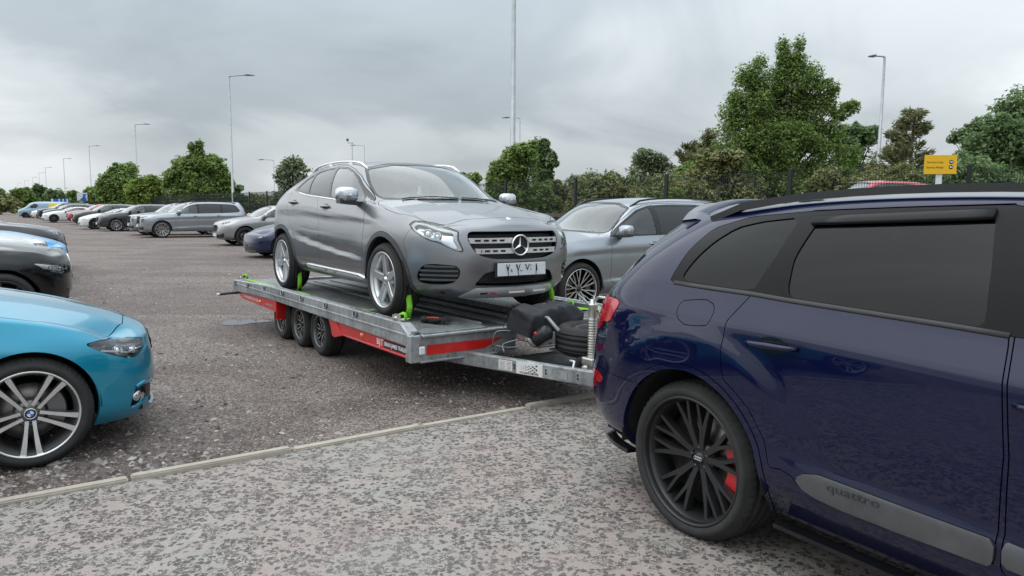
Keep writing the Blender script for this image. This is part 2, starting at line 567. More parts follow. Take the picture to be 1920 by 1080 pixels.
def build_body(sp, level=3):
    """sp: rows (X, z5, XR, yr, zr, XC, zc) front to rear; lev[k] = (xf, xr, W, [(x,z)...]) for k=0..5; top centre points of both ends"""
    rows = sp['rows']; lev = sp['lev']; n = len(rows)
    af, ar = sp.get('af', 0.75), sp.get('ar', 0.55); pf, pr = sp.get('pf', 2.5), sp.get('pr', 3.0)
    K = 7; J = 4
    xfr, xrr = lev[3][0], lev[3][1]
    zc_f = sp['front_z']; zc_r = sp['rear_z']           # centre heights of k0..k7 at both ends
    xc_f = [l[0] for l in lev] + list(sp['front_x67']); xc_r = [l[1] for l in lev] + list(sp['rear_x67'])
    pos = {}
    ax = sp.get('axles', (0, -sp['wb']))
    def plan_y(k, x):
        xf, xr, W = lev[k][:3]
        y = W
        d = (xf - x) / af
        if d < 1: y *= max(0.0, 1 - (1 - max(d, 0)) ** pf) ** (1 / pf)
        d = (x - xr) / ar
        if d < 1: y *= max(0.0, 1 - (1 - max(d, 0)) ** pr) ** (1 / pr)
        if 1 <= k <= 4:
            fl = sp.get('flare', 0.018)
            y += fl * (math.exp(-((x - ax[0]) / 0.42) ** 2) + math.exp(-((x - ax[1]) / 0.42) ** 2)) - fl * 0.6
        return y
    for i in range(n):
        X, z5, XR, yr, zr, XC, zc = rows[i]
        for k in range(6):
            xf, xr, W, zt = lev[k]
            if i == 0:
                x = xf - af * (1 - (1 - JF[4] ** pf) ** (1 / pf)); y = plan_y(k, x)
            elif i == n - 1:
                x = xr + ar * (1 - (1 - JF[4] ** pr) ** (1 / pr)); y = plan_y(k, x)
            else:
                ff = min(1, max(0, (X - (xfr - af)) / af)); fr = min(1, max(0, ((xrr + ar) - X) / ar))
                x = X + (xf - xfr) * ff + (xr - xrr) * fr
                y = plan_y(k, x)
            z = lerp_tab(zt, x) if zt else z5
            pos[i, J, k] = np.array((x, y, z))
        pos[i, J, 7] = np.array((XR, yr, zr))
        a, b = pos[i, J, 5], pos[i, J, 7]
        h = max(0, b[2] - a[2])
        m = (a + b) / 2
        bow = sp.get('bow', 0.035)
        m = m + np.array((0, min(bow, 0.02 + h * 0.12) * (1 if h > 0.12 else 0.6), 0.0 if h > 0.12 else 0.012))
        pos[i, J, 6] = m
        for j in range(J):
            s = j / J
            p = sp.get('crown', 2.3)
            pos[i, j, 7] = np.array((XC + (XR - XC) * s ** 2.2, yr * s, zc + (zr - zc) * s ** p))
    for e, i in ((0, 0), (1, n - 1)):
        xs = (xc_f, xc_r)[e]; zs = (zc_f, zc_r)[e]; a_ = (af, ar)[e]; p_ = (pf, pr)[e]
        for k in range(7):
            c = pos[i, J, k]
            for j in range(J):
                yf = JF[j]
                q = (1 - (1 - yf ** p_) ** (1 / p_)) / (1 - (1 - JF[4] ** p_) ** (1 / p_))
                x = xs[k] + (c[0] - xs[k]) * q
                pos[i, j, k] = np.array((x, c[1] * yf / JF[4], zs[k] + (c[2] - zs[k]) * (yf / JF[4]) ** 2))
    if 'tweak' in sp: sp['tweak'](pos, n)
    idx = {}; V = []
    def vid(i, j, k, sgn):
        key = (i, j, k, 1 if j == 0 else sgn)
        if key not in idx:
            p = pos[i, j, k]; idx[key] = len(V); V.append((p[0], p[1] * sgn, p[2]))
        return idx[key]
    Q = []; cre = {}
    for sg in (1, -1):
        def quad(a, b, c, d):
            f = [vid(*a, sg), vid(*b, sg), vid(*c, sg), vid(*d, sg)]
            Q.append(f if sg < 0 else f[::-1])
        for i in range(n - 1):
            for k in range(K):
                quad((i, J, k), (i, J, k + 1), (i + 1, J, k + 1), (i + 1, J, k))
            for j in range(J):
                quad((i, j, 7), (i + 1, j, 7), (i + 1, j + 1, 7), (i, j + 1, 7))
        for j in range(J):
            for k in range(K):
                quad((0, j, k), (0, j, k + 1), (0, j + 1, k + 1), (0, j + 1, k))
                quad((n - 1, j, k), (n - 1, j + 1, k), (n - 1, j + 1, k + 1), (n - 1, j, k + 1))
        for (k, w, i0, i1) in sp.get('crease', ()):
            for i in range(i0, min(i1, n - 1)):
                a, b = vid(i, J, k, sg), vid(i + 1, J, k, sg)
                cre[(min(a, b), max(a, b))] = w
    T = np.array(V); 
    me = bpy.data.meshes.new('cage'); me.from_pydata(V, [], Q); me.update()
    # orientation check: outward normals
    if cre:
        at = me.attributes.new('crease_edge', 'FLOAT', 'EDGE')
        vals = np.zeros(len(me.edges))
        for e in me.edges:
            vals[e.index] = cre.get((min(e.vertices), max(e.vertices)), 0.0)
        at.data.foreach_set('value', vals)
    ob = bpy.data.objects.new('cage', me); COL.objects.link(ob)
    md = ob.modifiers.new('s', 'SUBSURF'); md.use_limit_surface = True; md.levels = 1; md.render_levels = 1; md.quality = 4
    P = T.copy(); nv = len(T)
    for it in range(5):
        me.vertices.foreach_set('co', P.ravel()); me.update()
        dg = bpy.context.evaluated_depsgraph_get(); dg.update()
        em = ob.evaluated_get(dg).data
        c = np.zeros(len(em.vertices) * 3); em.vertices.foreach_get('co', c); c = c.reshape(-1, 3)[:nv]
        P = P + 0.8 * (T - c)
    me.vertices.foreach_set('co', P.ravel()); me.update()
    md.levels = level
    dg = bpy.context.evaluated_depsgraph_get(); dg.update()
    em = ob.evaluated_get(dg).data
    m2 = len(em.vertices)
    c = np.zeros(m2 * 3); em.vertices.foreach_get('co', c); c = c.reshape(-1, 3)
    nn = np.zeros(m2 * 3); em.vertices.foreach_get('normal', nn); nn = nn.reshape(-1, 3)
    F = [tuple(p.vertices) for p in em.polygons]
    bpy.data.objects.remove(ob); bpy.data.meshes.remove(me)
    if 'disp' in sp:
        c = sp['disp'](c, nn)
        ix = np.array(F)
        fnv = np.cross(c[ix[:, 2]] - c[ix[:, 0]], c[ix[:, 3]] - c[ix[:, 1]])
        nn = np.zeros_like(c)
        for q in range(4): np.add.at(nn, ix[:, q], fnv)
        nn /= np.maximum(np.linalg.norm(nn, axis=1, keepdims=True), 1e-12)
    return Sheet(c, nn, F)

class CarBody:
    """cuts named panels out of a body sheet"""
    def __init__(s, sp, root, level=3):
        s.sp, s.root = sp, root
        s.sheet = build_body(sp, level)
        s.full = s.sheet
        s.bvh = BVHTree.FromPolygons([tuple(v) for v in s.full.V], s.full.F)
    def coords(s, proj, V, side=1):
        if proj == 'side': return V[:, [0, 2]]
        if proj == 'top': return np.stack([V[:, 0], V[:, 1]], 1)
        if proj == 'front': return V[:, [1, 2]]
        phi = radians(proj) * side       # diagonal: u runs across the view
        return np.stack([V[:, 1] * side * cos(phi * side) - V[:, 0] * sin(phi * side), V[:, 2]], 1)
    def mask(s, sh, proj, side=0, xr=None, zr=None, thr=0.2, yr=None):
        c, n = sh.fc()
        if not len(c): return np.zeros(0, bool)
        if proj == 'side': m = (n[:, 1] * side > thr) & (c[:, 1] * side > 0.2)
        elif proj == 'top': m = n[:, 2] > thr
        elif proj == 'front': m = n[:, 0] > thr
        elif proj == 'rear': m = n[:, 0] < -thr
        else:
            ph = radians(proj)
            m = (n[:, 0] * cos(ph) + n[:, 1] * side * sin(ph) > thr) & (c[:, 1] * side > 0.05)
        if xr: m &= (c[:, 0] > xr[0]) & (c[:, 0] < xr[1])
        if zr: m &= (c[:, 2] > zr[0]) & (c[:, 2] < zr[1])
        if yr: m &= (np.abs(c[:, 1]) > yr[0]) & (np.abs(c[:, 1]) < yr[1])
        return m
    def take(s, poly, proj, side=0, gap=0.0, sheet=None, grow=0.0, **kw):
        """cut an outline out of the body (or of another sheet) and return the piece (and the rest when a sheet is given)"""
        sh = s.sheet if sheet is None else sheet
        pj = 'front' if proj == 'rear' else proj
        f = sd(s.coords(pj, sh.V, side), poly) - grow
        m = s.mask(sh, proj, side, **kw)
        ins, out = sh.cut(f, m, gap)
        if sheet is None:
            s.sheet = out
            return ins
        return ins, out
    def drop_circle(s, cx, cz, r, side, yin=0.45, gap=0.0, ry=1.0):
        sh = s.sheet
        c, n = sh.fc()
        f = np.hypot(sh.V[:, 0] - cx, (sh.V[:, 2] - cz) / ry) - r
        m = (c[:, 1] * side > yin) & (np.abs(c[:, 0] - cx) < r + 0.3)
        ins, out = sh.cut(f, m, gap)
        s.sheet = out
        return ins
    def hit(s, o, d):
        p, n, i, dist = s.bvh.ray_cast(Vector(o), Vector(d))
        return p, n
    def on_side(s, x, z, side, off=0.0):
        p, n = s.hit((x, side * 2.0, z), (0, -side, 0))
        if p is None: return Vector((x, side * 0.9, z)), Vector((0, side, 0))
        if n.y * side < 0: n = -n
        return p + n * off, n
    def on_front(s, y, z, off=0.0, rear=False):
        sg = -1 if rear else 1
        p, n = s.hit((sg * 8, y, z), (-sg, 0, 0))
        if p is None: return Vector((0, y, z)), Vector((sg, 0, 0))
        if n.x * sg < 0: n = -n
        return p + n * off, n
    def on_top(s, x, y, off=0.0):
        p, n = s.hit((x, y, 4), (0, 0, -1))
        if p is None: return Vector((x, y, 1)), Vector((0, 0, 1))
        if n.z < 0: n = -n
        return p + n * off, n
    def on_diag(s, u, z, phi, side, off=0.0):
        ph = radians(phi)
        d = Vector((cos(ph), side * sin(ph), 0)); t = Vector((-sin(ph), side * cos(ph), 0))
        p, n = s.hit(t * u + d * 5 + Vector((0, 0, z)), -d)
        if p is None: return None, None
        if n.dot(d) < 0: n = -n
        return p + n * off, n
    def strip(s, name, pts, fn, w, h, mat, off=0.0):
        """raised moulding along surface points; fn maps a 2D point to (point, normal)"""
        V = []; F = []
        S = [q for q in (fn(*p) for p in pts) if q[0] is not None]
        if len(S) < 2: return None
        P = [a for a, _ in S]; N = [b.normalized() for _, b in S]
        n = len(P)
        W = w[:n] if isinstance(w, (list, tuple)) else [w] * n
        for i in range(n):
            t = (P[min(i + 1, n - 1)] - P[max(i - 1, 0)]).normalized()
            a = t.cross(N[i]).normalized()
            b = N[i]
            q = W[i] / 2
            for (x, y) in ((-q, -0.006), (-q, h * 0.55), (-q * 0.7, h), (q * 0.7, h), (q, h * 0.55), (q, -0.006)):
                V.append(P[i] + a * x + b * (y + off))
        for i in range(n - 1):
            for k in range(5):
                F.append((i * 6 + k, (i + 1) * 6 + k, (i + 1) * 6 + k + 1, i * 6 + k + 1))
        F.append(tuple(range(6))); F.append(tuple((n - 1) * 6 + k for k in range(5, -1, -1)))
        mb = MB(); mb.add(V, F, True)
        return mb.obj(name, mat, s.root)
    def well(s, cx, cz, r, side, mat, yin=0.50):
        """wheel housing behind the arch"""
        y1 = s.on_side(cx, cz + r + 0.04, side)[0].y * side - 0.02
        V = []; F = []
        m = 20
        for k in range(m + 1):
            a = radians(-4) + radians(188) * k / m
            for yy in (yin, y1): V.append((cx + (r + 0.012) * cos(a), side * yy, cz + (r + 0.012) * sin(a)))
        for k in range(m): F.append((2 * k, 2 * k + 1, 2 * k + 3, 2 * k + 2))
        V.append((cx, side * yin, cz)); c = len(V) - 1
        for k in range(m): F.append((c, 2 * k, 2 * k + 2))
        mb = MB(); mb.add(V, F, True)
        return mb.obj('wheel_housing', mat, s.root)
    def floor(s, z=0.24, mat=None):
        lev = s.sp['lev']
        mb = MB(); mb.box(lev[0][1] + 0.1, lev[0][0] - 0.1, -lev[0][2] + 0.04, lev[0][2] - 0.04, z, z + 0.03)
        wb = s.sp['wb']; r = s.sp['arch'] + 0.0
        # leave the wheel openings clear: three narrower plates
        mb = MB()
        W = lev[0][2] - 0.03
        for x0, x1, w in ((r, lev[0][0] - 0.12, W - 0.12), (-r, r, 0.5), (-wb + r, -r, W), (-wb - r, -wb + r, 0.5), (lev[0][1] + 0.1, -wb - r, W - 0.1)):
            mb.box(x0, x1, -w, w, z, z + 0.03)
        return mb.obj('underbody', mat or M('under'), s.root)

# ------------------------------------------------------------------ wheels (axis y, outer face towards -y)
WHEELS = {}
def spoke_mesh(path, depth, dish, bright, dark, edge=0.35, name='spoke'):
    """path = [(radius, sideways, width)]; dish(r) = y of the face; machined top, dark flanks"""
    mb = MB(); V = []; F1 = []; F2 = []
    n = len(path)
    for i, (r, t, w) in enumerate(path):
        a = path[min(i + 1, n - 1)]; b = path[max(i - 1, 0)]
        dx, dy = a[0] - b[0], a[1] - b[1]; l = hypot(dx, dy); nx, ny = -dy / l, dx / l
        y = dish(r)
        for (o, yy) in ((-0.5 * w - 0.004, y + depth), (-0.5 * w, y + 0.004), (-0.5 * w * (1 - edge * 0.35), y), (0.5 * w * (1 - edge * 0.35), y), (0.5 * w, y + 0.004), (0.5 * w + 0.004, y + depth)):
            V.append((r + nx * o, yy, t + ny * o))
    for i in range(n - 1):
        for k in range(5):
            q = (i * 6 + k, i * 6 + k + 1, (i + 1) * 6 + k + 1, (i + 1) * 6 + k)
            (F1 if k == 2 else F2).append(q)
    mb.add(V, F1, False, 0); 
    mb2 = MB(); mb2.add(V, F1, False, 0)
    for f in F2: mb2.f.append(f); mb2.sm.append(False); mb2.mi.append(1)
    mb2.f.append(tuple(range(5, -1, -1))); mb2.sm.append(False); mb2.mi.append(1)
    mb2.f.append(tuple((n - 1) * 6 + k for k in range(6))); mb2.sm.append(False); mb2.mi.append(1)
    return mb2.mesh(name, [bright, dark])
def wheel_meshes(key, R, rim, W, tread=60):
    """tyre and barrel shared by all wheels of one size"""
    k = ('base', R, rim, W, key)
    if k in WHEELS: return WHEELS[k]
    h = W / 2
    mb = MB()
    prof = [(rim - 0.004, -h + 0.012), (rim + 0.006, -h + 0.002), (rim + (R - rim) * 0.25, -h - 0.006), (rim + (R - rim) * 0.55, -h - 0.008), (R - 0.030, -h + 0.001), (R - 0.012, -h + 0.014)]
    seg = tread * 2
    V = []; F = []
    tr = []
    gro = [-0.30, -0.10, 0.10, 0.30]
    pr = [(R - 0.012, -h + 0.014, 1), (R - 0.003, -h + 0.035, 1)]
    for g in gro:
        y = g * W
        pr += [(R, y - 0.008, 0), (R - 0.008, y - 0.005, 0), (R - 0.008, y + 0.005, 0), (R, y + 0.008, 0)]
    pr += [(R - 0.003, h - 0.035, 1), (R - 0.012, h - 0.014, 1)]
    full = [(a, b, 0) for a, b in prof[:-1]] + pr + [(a, -b, 0) for a, b in prof[:-1]][::-1]
    n = len(full)
    for i in range(seg):
        a = 2 * pi * i / seg
        d = 0.011 if i % 2 else 0.0
        for r, y, sh in full:
            rr = r - (d if sh else 0.0)
            V.append((rr * cos(a), y, rr * sin(a)))
    for i in range(seg):
        j = (i + 1) % seg
        for q in range(n - 1): F.append((i * n + q, i * n + q + 1, j * n + q + 1, j * n + q))
    mb.add(V, F, True)
    ty = mb.mesh('tyre', M('tyre'))
    WHEELS[k] = ty
    return ty
def wheel_kind(kind):
    """dictionary of shared meshes for a wheel design"""
    if kind in WHEELS: return WHEELS[kind]
    d = {'parts': []}
    sp = []
    if kind == 'five_spoke':            # broad silver five spokes
        R, rim, W, face, dark = 0.335, 0.252, 0.235, M('silver_alloy'), M('silver_alloy')
        dish = lambda r: -0.098 + 0.016 * (1 - r / 0.25) 
        for i in range(5): sp.append((2 * pi * i / 5 + pi / 2, [(0.035, 0, 0.075), (0.10, 0, 0.066), (0.17, 0, 0.058), (0.236, 0, 0.066)]))
        barrel, lip = M('silver_alloy'), M('silver_alloy'); cal = M('grey_alloy'); nb = 5
    elif kind == 'v_spoke_black':
        R, rim, W, face, dark = 0.380, 0.305, 0.285, M('black_alloy'), M('black_alloy')
        dish = lambda r: -0.100 + 0.050 * (1 - r / 0.296)
        for i in range(5):
            b = 2 * pi * i / 5 + pi / 2 + 0.25
            for s in (-1, 1):
                sp.append((b, [(0.045, s * 0.012, 0.034), (0.10, s * 0.028, 0.030), (0.20, s * 0.072, 0.022), (0.280, s * 0.112, 0.018)]))
                sp.append((b, [(0.085, s * 0.020, 0.026), (0.16, s * 0.034, 0.020), (0.292, s * 0.031, 0.017)]))
        barrel, lip = M('black_alloy'), M('black_alloy'); cal = M('red_caliper'); nb = 5
    elif kind == 'double_spoke':
        R, rim, W, face, dark = 0.333, 0.258, 0.235, M('machined_alloy'), M('grey_alloy')
        dish = lambda r: -0.100 + 0.030 * (1 - r / 0.258)
        for i in range(5):
            b = 2 * pi * i / 5 + pi / 2 + 0.30
            for s in (-1, 1):
                sp.append((b, [(0.045, s * 0.018, 0.024), (0.11, s * 0.024, 0.022), (0.18, s * 0.032, 0.028), (0.247, s * 0.042, 0.036)]))
        barrel, lip = M('grey_alloy'), M('machined_alloy'); cal = M('grey_alloy'); nb = 5
    elif kind == 'y_spoke':
        R, rim, W, face, dark = 0.395, 0.300, 0.275, M('machined_alloy'), M('gloss_black')
        dish = lambda r: -0.112 + 0.035 * (1 - r / 0.30)
        for i in range(10):
            b = 2 * pi * i / 10 + 0.1
            s = 1 if i % 2 else -1
            sp.append((b, [(0.04, 0, 0.024), (0.12, s * 0.006, 0.020), (0.20, s * 0.020, 0.022), (0.288, s * 0.022, 0.034)]))
            sp.append((b, [(0.10, 0, 0.016), (0.19, -s * 0.028, 0.014), (0.288, -s * 0.050, 0.018)]))
        barrel, lip = M('gloss_black'), M('machined_alloy'); cal = M('grey_alloy'); nb = 5
    elif kind == 'twin_grey':
        R, rim, W, face, dark = 0.37, 0.275, 0.255, M('silver_alloy'), M('dark_alloy')
        dish = lambda r: -0.10 + 0.03 * (1 - r / 0.275)
        for i in range(10):
            b = 2 * pi * i / 10
            sp.append((b, [(0.04, 0, 0.026), (0.15, 0, 0.020), (0.265, 0, 0.026)]))
        barrel, lip = M('dark_alloy'), M('silver_alloy'); cal = M('grey_alloy'); nb = 5
    elif kind == 'dark_multi':
        R, rim, W, face, dark = 0.36, 0.27, 0.255, M('dark_alloy'), M('black_alloy')
        dish = lambda r: -0.10 + 0.03 * (1 - r / 0.27)
        for i in range(10):
            b = 2 * pi * i / 10
            sp.append((b, [(0.04, 0, 0.022), (0.15, 0.01 * (-1) ** i, 0.018), (0.26, 0.022 * (-1) ** i, 0.024)]))
        barrel, lip = M('black_alloy'), M('dark_alloy'); cal = M('red_caliper'); nb = 5
    elif kind == 'trailer':
        R, rim, W, face, dark = 0.262, 0.166, 0.195, M('machined_alloy'), M('gloss_black')
        dish = lambda r: -0.072 + 0.012 * (1 - r / 0.162)
        for i in range(6):
            b = 2 * pi * i / 6 + 0.3
            for s in (-1, 1): sp.append((b, [(0.045, s * 0.006, 0.011), (0.10, s * 0.024, 0.011), (0.152, s * 0.010, 0.012)]))
        barrel, lip = M('black_alloy'), M('grey_alloy'); cal = None; nb = 5
    d['R'] = R
    ty = wheel_meshes(kind, R, rim, W)
    h = W / 2
    mb = MB()
    mb.lathe([(rim - 0.012, -h + 0.030), (rim - 0.030, -h + 0.055), (rim - 0.034, h - 0.02), (rim, h - 0.008), (rim + 0.004, h - 0.02), (rim - 0.03, h - 0.05)], 48, mi=0)
    hd = dish(0.05)
    mb.lathe([(0.001, hd + 0.004), (0.03, hd + 0.004), (0.072, hd + 0.010), (0.085, hd + 0.03), (0.09, h - 0.05), (0.001, h - 0.05)], 32, mi=0)
    d['wheel'] = mb.mesh('wheel', [barrel])
    mb = MB(); mb.lathe([(rim - 0.014, -h + 0.034), (rim - 0.011, -h + 0.008), (rim - 0.004, -h - 0.001), (rim + 0.005, -h + 0.002), (rim + 0.005, -h + 0.02)], 64)
    d['parts'].append(('rim_lip', mb.mesh('rim_lip', [lip]), None))
    d['parts'].append(('tyre', ty, None))
    cache = {}
    for ang, path in sp:
        k = tuple(path)
        if k not in cache: cache[k] = spoke_mesh(path, 0.034, dish, face, dark)
        d['parts'].append(('spoke', cache[k], ang))
    # bolts and cap
    mb = MB()
    for i in range(nb):
        a = 2 * pi * i / nb + 0.6
        mb.lathe([(0.001, hd - 0.002), (0.0085, hd - 0.002), (0.0095, hd + 0.02)], 8, cen=(0.050 * cos(a), 0, 0.050 * sin(a)))
    d['parts'].append(('wheel_bolts', mb.mesh('wheel_bolts', [M('dark_alloy')]), None))
    mb = MB(); mb.lathe([(0.001, hd - 0.008), (0.027, hd - 0.006), (0.032, hd + 0.006)], 24)
    d['parts'].append(('hub_cap', mb.mesh('hub_cap', [M('black_alloy') if kind != 'five_spoke' else M('satin_chrome')]), None))
    d['hd'] = hd
    if cal is not None:
        mb = MB(); r0 = rim * (0.80 if kind != 'double_spoke' else 0.66)
        mb.lathe([(0.07, 0.0), (r0, 0.0), (r0, 0.028), (0.07, 0.028)], 48)
        d['parts'].append(('brake_disc', mb.mesh('brake_disc', [M('brake_disc')]), None))
        mb = MB()
        a0, a1 = radians(-26), radians(34)
        V = []; F = []
        m = 8
        for i in range(m + 1):
            a = a0 + (a1 - a0) * i / m
            for r, y in ((r0 - 0.075, -0.045), (r0 + 0.016, -0.045), (r0 + 0.026, -0.02), (r0 + 0.026, 0.05), (r0 - 0.075, 0.05)):
                V.append((r * cos(a), y, r * sin(a)))
        for i in range(m):
            for q in range(5): F.append((i * 5 + q, i * 5 + (q + 1) % 5, (i + 1) * 5 + (q + 1) % 5, (i + 1) * 5 + q))
        F += [(4, 3, 2, 1, 0), tuple(m * 5 + q for q in range(5))]
        mb.add(V, F, False)
        d['parts'].append(('brake_caliper', mb.mesh('brake_caliper', [cal]), 0.0))
    WHEELS[kind] = d
    return d
def add_wheel(root, kind, x, y, z, steer=0.0, spin=0.0, name='wheel', simple=False, scale=1.0, extra=None):
    """y<0: right-hand side, outer face towards -y"""
    d = wheel_kind(kind)
    w = link(name, d['wheel'], root, (x, y, z), (0, 0, (0 if y < 0 else pi) + steer))
    w.scale = (scale,) * 3
    for nm, me, ang in d['parts']:
        if simple and nm in ('wheel_bolts', 'brake_caliper'): continue
        c = link(nm, me, w)
        if nm == 'brake_caliper': c.rotation_euler = (0, 0 if y < 0 else pi, 0) if False else (0, 0, 0)
        elif ang is not None: c.rotation_euler = (0, -(ang + spin), 0)
        elif nm == 'wheel_bolts': c.rotation_euler = (0, -spin, 0)
    if extra: extra(w, d)
    return w
def sstep(a, b, x):
    t = np.clip((x - a) / (b - a), 0, 1)
    return t * t * (3 - 2 * t)
def crease_line(V, pts, depth, fade, x0, x1, dirn=-1, soft=0.012, ends=0.25):
    """body-side feature line: the surface below (dirn -1) or above (+1) the line is drawn in by depth, fading out"""
    xs = [p[0] for p in pts]; zs = [p[1] for p in pts]
    o = np.argsort(xs)
    zl = np.interp(V[:, 0], np.array(xs)[o], np.array(zs)[o])
    t = (V[:, 2] - zl) * (-dirn)           # negative on the drawn-in side
    k = np.where(t < 0, np.exp(np.maximum(t, -3) / fade), 1.0) * (1 - sstep(-soft, soft, t))
    w = sstep(x0 - ends, x0 + ends, V[:, 0]) * (1 - sstep(x1 - ends, x1 + ends, V[:, 0]))
    side = sstep(0.55, 0.75, np.abs(V[:, 1]))
    W = V.copy()
    W[:, 1] -= np.sign(V[:, 1]) * depth * k * w * side
    return W
# ------------------------------------------------------------------ body shapes (x forward from the front axle, z up from the ground)
def shift_rows(rows, dz): return [(a, b + dz, c, d, e + dz, f, g + dz) for a, b, c, d, e, f, g in rows]
SPEC = {}
SPEC['hatch_suv'] = dict(wb=2.699, arch=0.385, axz=0.335, front_x67=(0.815, 0.765), rear_x67=(-3.20, -2.99), af=0.78, ar=0.72, pf=2.5, pr=2.5,
    front_z=[0.205, 0.275, 0.40, 0.53, 0.66, 0.775, 0.825, 0.872], rear_z=[0.30, 0.38, 0.52, 0.70, 0.90, 1.03, 1.19, 1.338],
    lev=[(0.745, -3.40, 0.80, [(0.9, 0.215), (0.3, 0.235), (-3.0, 0.27), (-3.5, 0.31)]),
         (0.835, -3.49, 0.872, [(0.9, 0.29), (0.3, 0.325), (-2.7, 0.37), (-3.5, 0.40)]),
         (0.880, -3.535, 0.893, [(0.9, 0.42), (0.2, 0.47), (-2.7, 0.53), (-3.5, 0.54)]),
         (0.888, -3.52, 0.902, [(0.9, 0.55), (0.3, 0.64), (-1.3, 0.69), (-2.7, 0.75), (-3.5, 0.73)]),
         (0.870, -3.48, 0.888, [(0.9, 0.685), (0.4, 0.775), (0, 0.845), (-1.0, 0.90), (-2.4, 0.98), (-3.0, 0.975), (-3.5, 0.92)]),
         (0.845, -3.40, 0.832, None)],
    rows=[(0.5, 0.80, 0.50, 0.590, 0.845, 0.765, 0.872), (0.40, 0.872, 0.36, 0.690, 0.905, 0.55, 0.945), (0.18, 0.912, 0.15, 0.722, 0.945, 0.28, 0.995),
          (-0.08, 0.950, -0.10, 0.735, 0.98, 0.02, 1.035), (-0.33, 0.985, -0.34, 0.732, 1.015, -0.20, 1.065), (-0.56, 1.02, -0.57, 0.728, 1.065, -0.37, 1.150),
          (-0.80, 1.055, -0.81, 0.668, 1.225, -0.63, 1.305), (-1.02, 1.075, -1.07, 0.605, 1.380, -0.96, 1.435), (-1.32, 1.09, -1.37, 0.588, 1.432, -1.33, 1.485),
          (-1.70, 1.115, -1.72, 0.578, 1.447, -1.72, 1.502), (-2.10, 1.142, -2.12, 0.562, 1.442, -2.12, 1.500), (-2.45, 1.160, -2.45, 0.530, 1.418, -2.46, 1.482),
          (-2.74, 1.142, -2.67, 0.480, 1.362, -2.73, 1.440), (-2.96, 1.078, -2.81, 0.440, 1.295, -2.89, 1.390), (-3.2, 0.995, -2.91, 0.405, 1.228, -2.99, 1.338)],
    crease=[(4, 0.35, 3, 13), (5, 0.5, 5, 12), (7, 0.45, 1, 12), (2, 0.2, 3, 11)])
SPEC['big_suv'] = dict(wb=2.994, arch=0.430, axz=0.380, front_x67=(0.80, 0.72), rear_x67=(-3.84, -3.60), af=0.80, ar=0.62, pf=2.7, pr=2.9, flare=0.012,
    front_z=[0.25, 0.33, 0.46, 0.60, 0.76, 0.90, 0.96, 1.01], rear_z=[0.33, 0.42, 0.60, 0.80, 1.00, 1.18, 1.38, 1.595],
    lev=[(0.80, -3.93, 0.875, [(1, 0.25), (0.3, 0.26), (-2.5, 0.27), (-3.2, 0.30), (-4, 0.34)]),
         (0.88, -4.02, 0.958, [(1, 0.33), (0.3, 0.36), (-2.5, 0.40), (-4, 0.42)]),
         (0.92, -4.055, 0.972, [(1, 0.46), (0, 0.52), (-2.6, 0.56), (-4, 0.60)]),
         (0.925, -4.03, 0.984, [(1, 0.60), (0.2, 0.72), (-1, 0.76), (-3, 0.80), (-4, 0.80)]),
         (0.90, -3.98, 0.976, [(1, 0.76), (0.3, 0.90), (-0.5, 0.99), (-2.6, 1.055), (-3.5, 1.06), (-4, 1.02)]),
         (0.86, -3.90, 0.915, None)],
    rows=[(0.55, 0.93, 0.50, 0.66, 0.985, 0.72, 1.01), (0.40, 1.00, 0.36, 0.78, 1.035, 0.50, 1.07), (0.15, 1.04, 0.12, 0.82, 1.075, 0.22, 1.125),
          (-0.12, 1.075, -0.13, 0.825, 1.105, -0.05, 1.16), (-0.38, 1.10, -0.40, 0.82, 1.135, -0.28, 1.185), (-0.62, 1.12, -0.63, 0.815, 1.175, -0.45, 1.25),
          (-0.88, 1.135, -0.90, 0.745, 1.34, -0.72, 1.42), (-1.12, 1.145, -1.22, 0.665, 1.535, -1.10, 1.60), (-1.50, 1.15, -1.55, 0.645, 1.597, -1.52, 1.662),
          (-1.95, 1.158, -1.97, 0.64, 1.610, -1.97, 1.682), (-2.40, 1.172, -2.40, 0.632, 1.602, -2.40, 1.678), (-2.80, 1.19, -2.76, 0.62, 1.580, -2.80, 1.662),
          (-3.15, 1.208, -3.05, 0.605, 1.548, -3.10, 1.640), (-3.50, 1.205, -3.30, 0.585, 1.512, -3.38, 1.618), (-3.7, 1.17, -3.48, 0.545, 1.475, -3.60, 1.595)],
    crease=[(4, 0.55, 2, 13), (5, 0.55, 5, 13), (7, 0.4, 1, 13)])
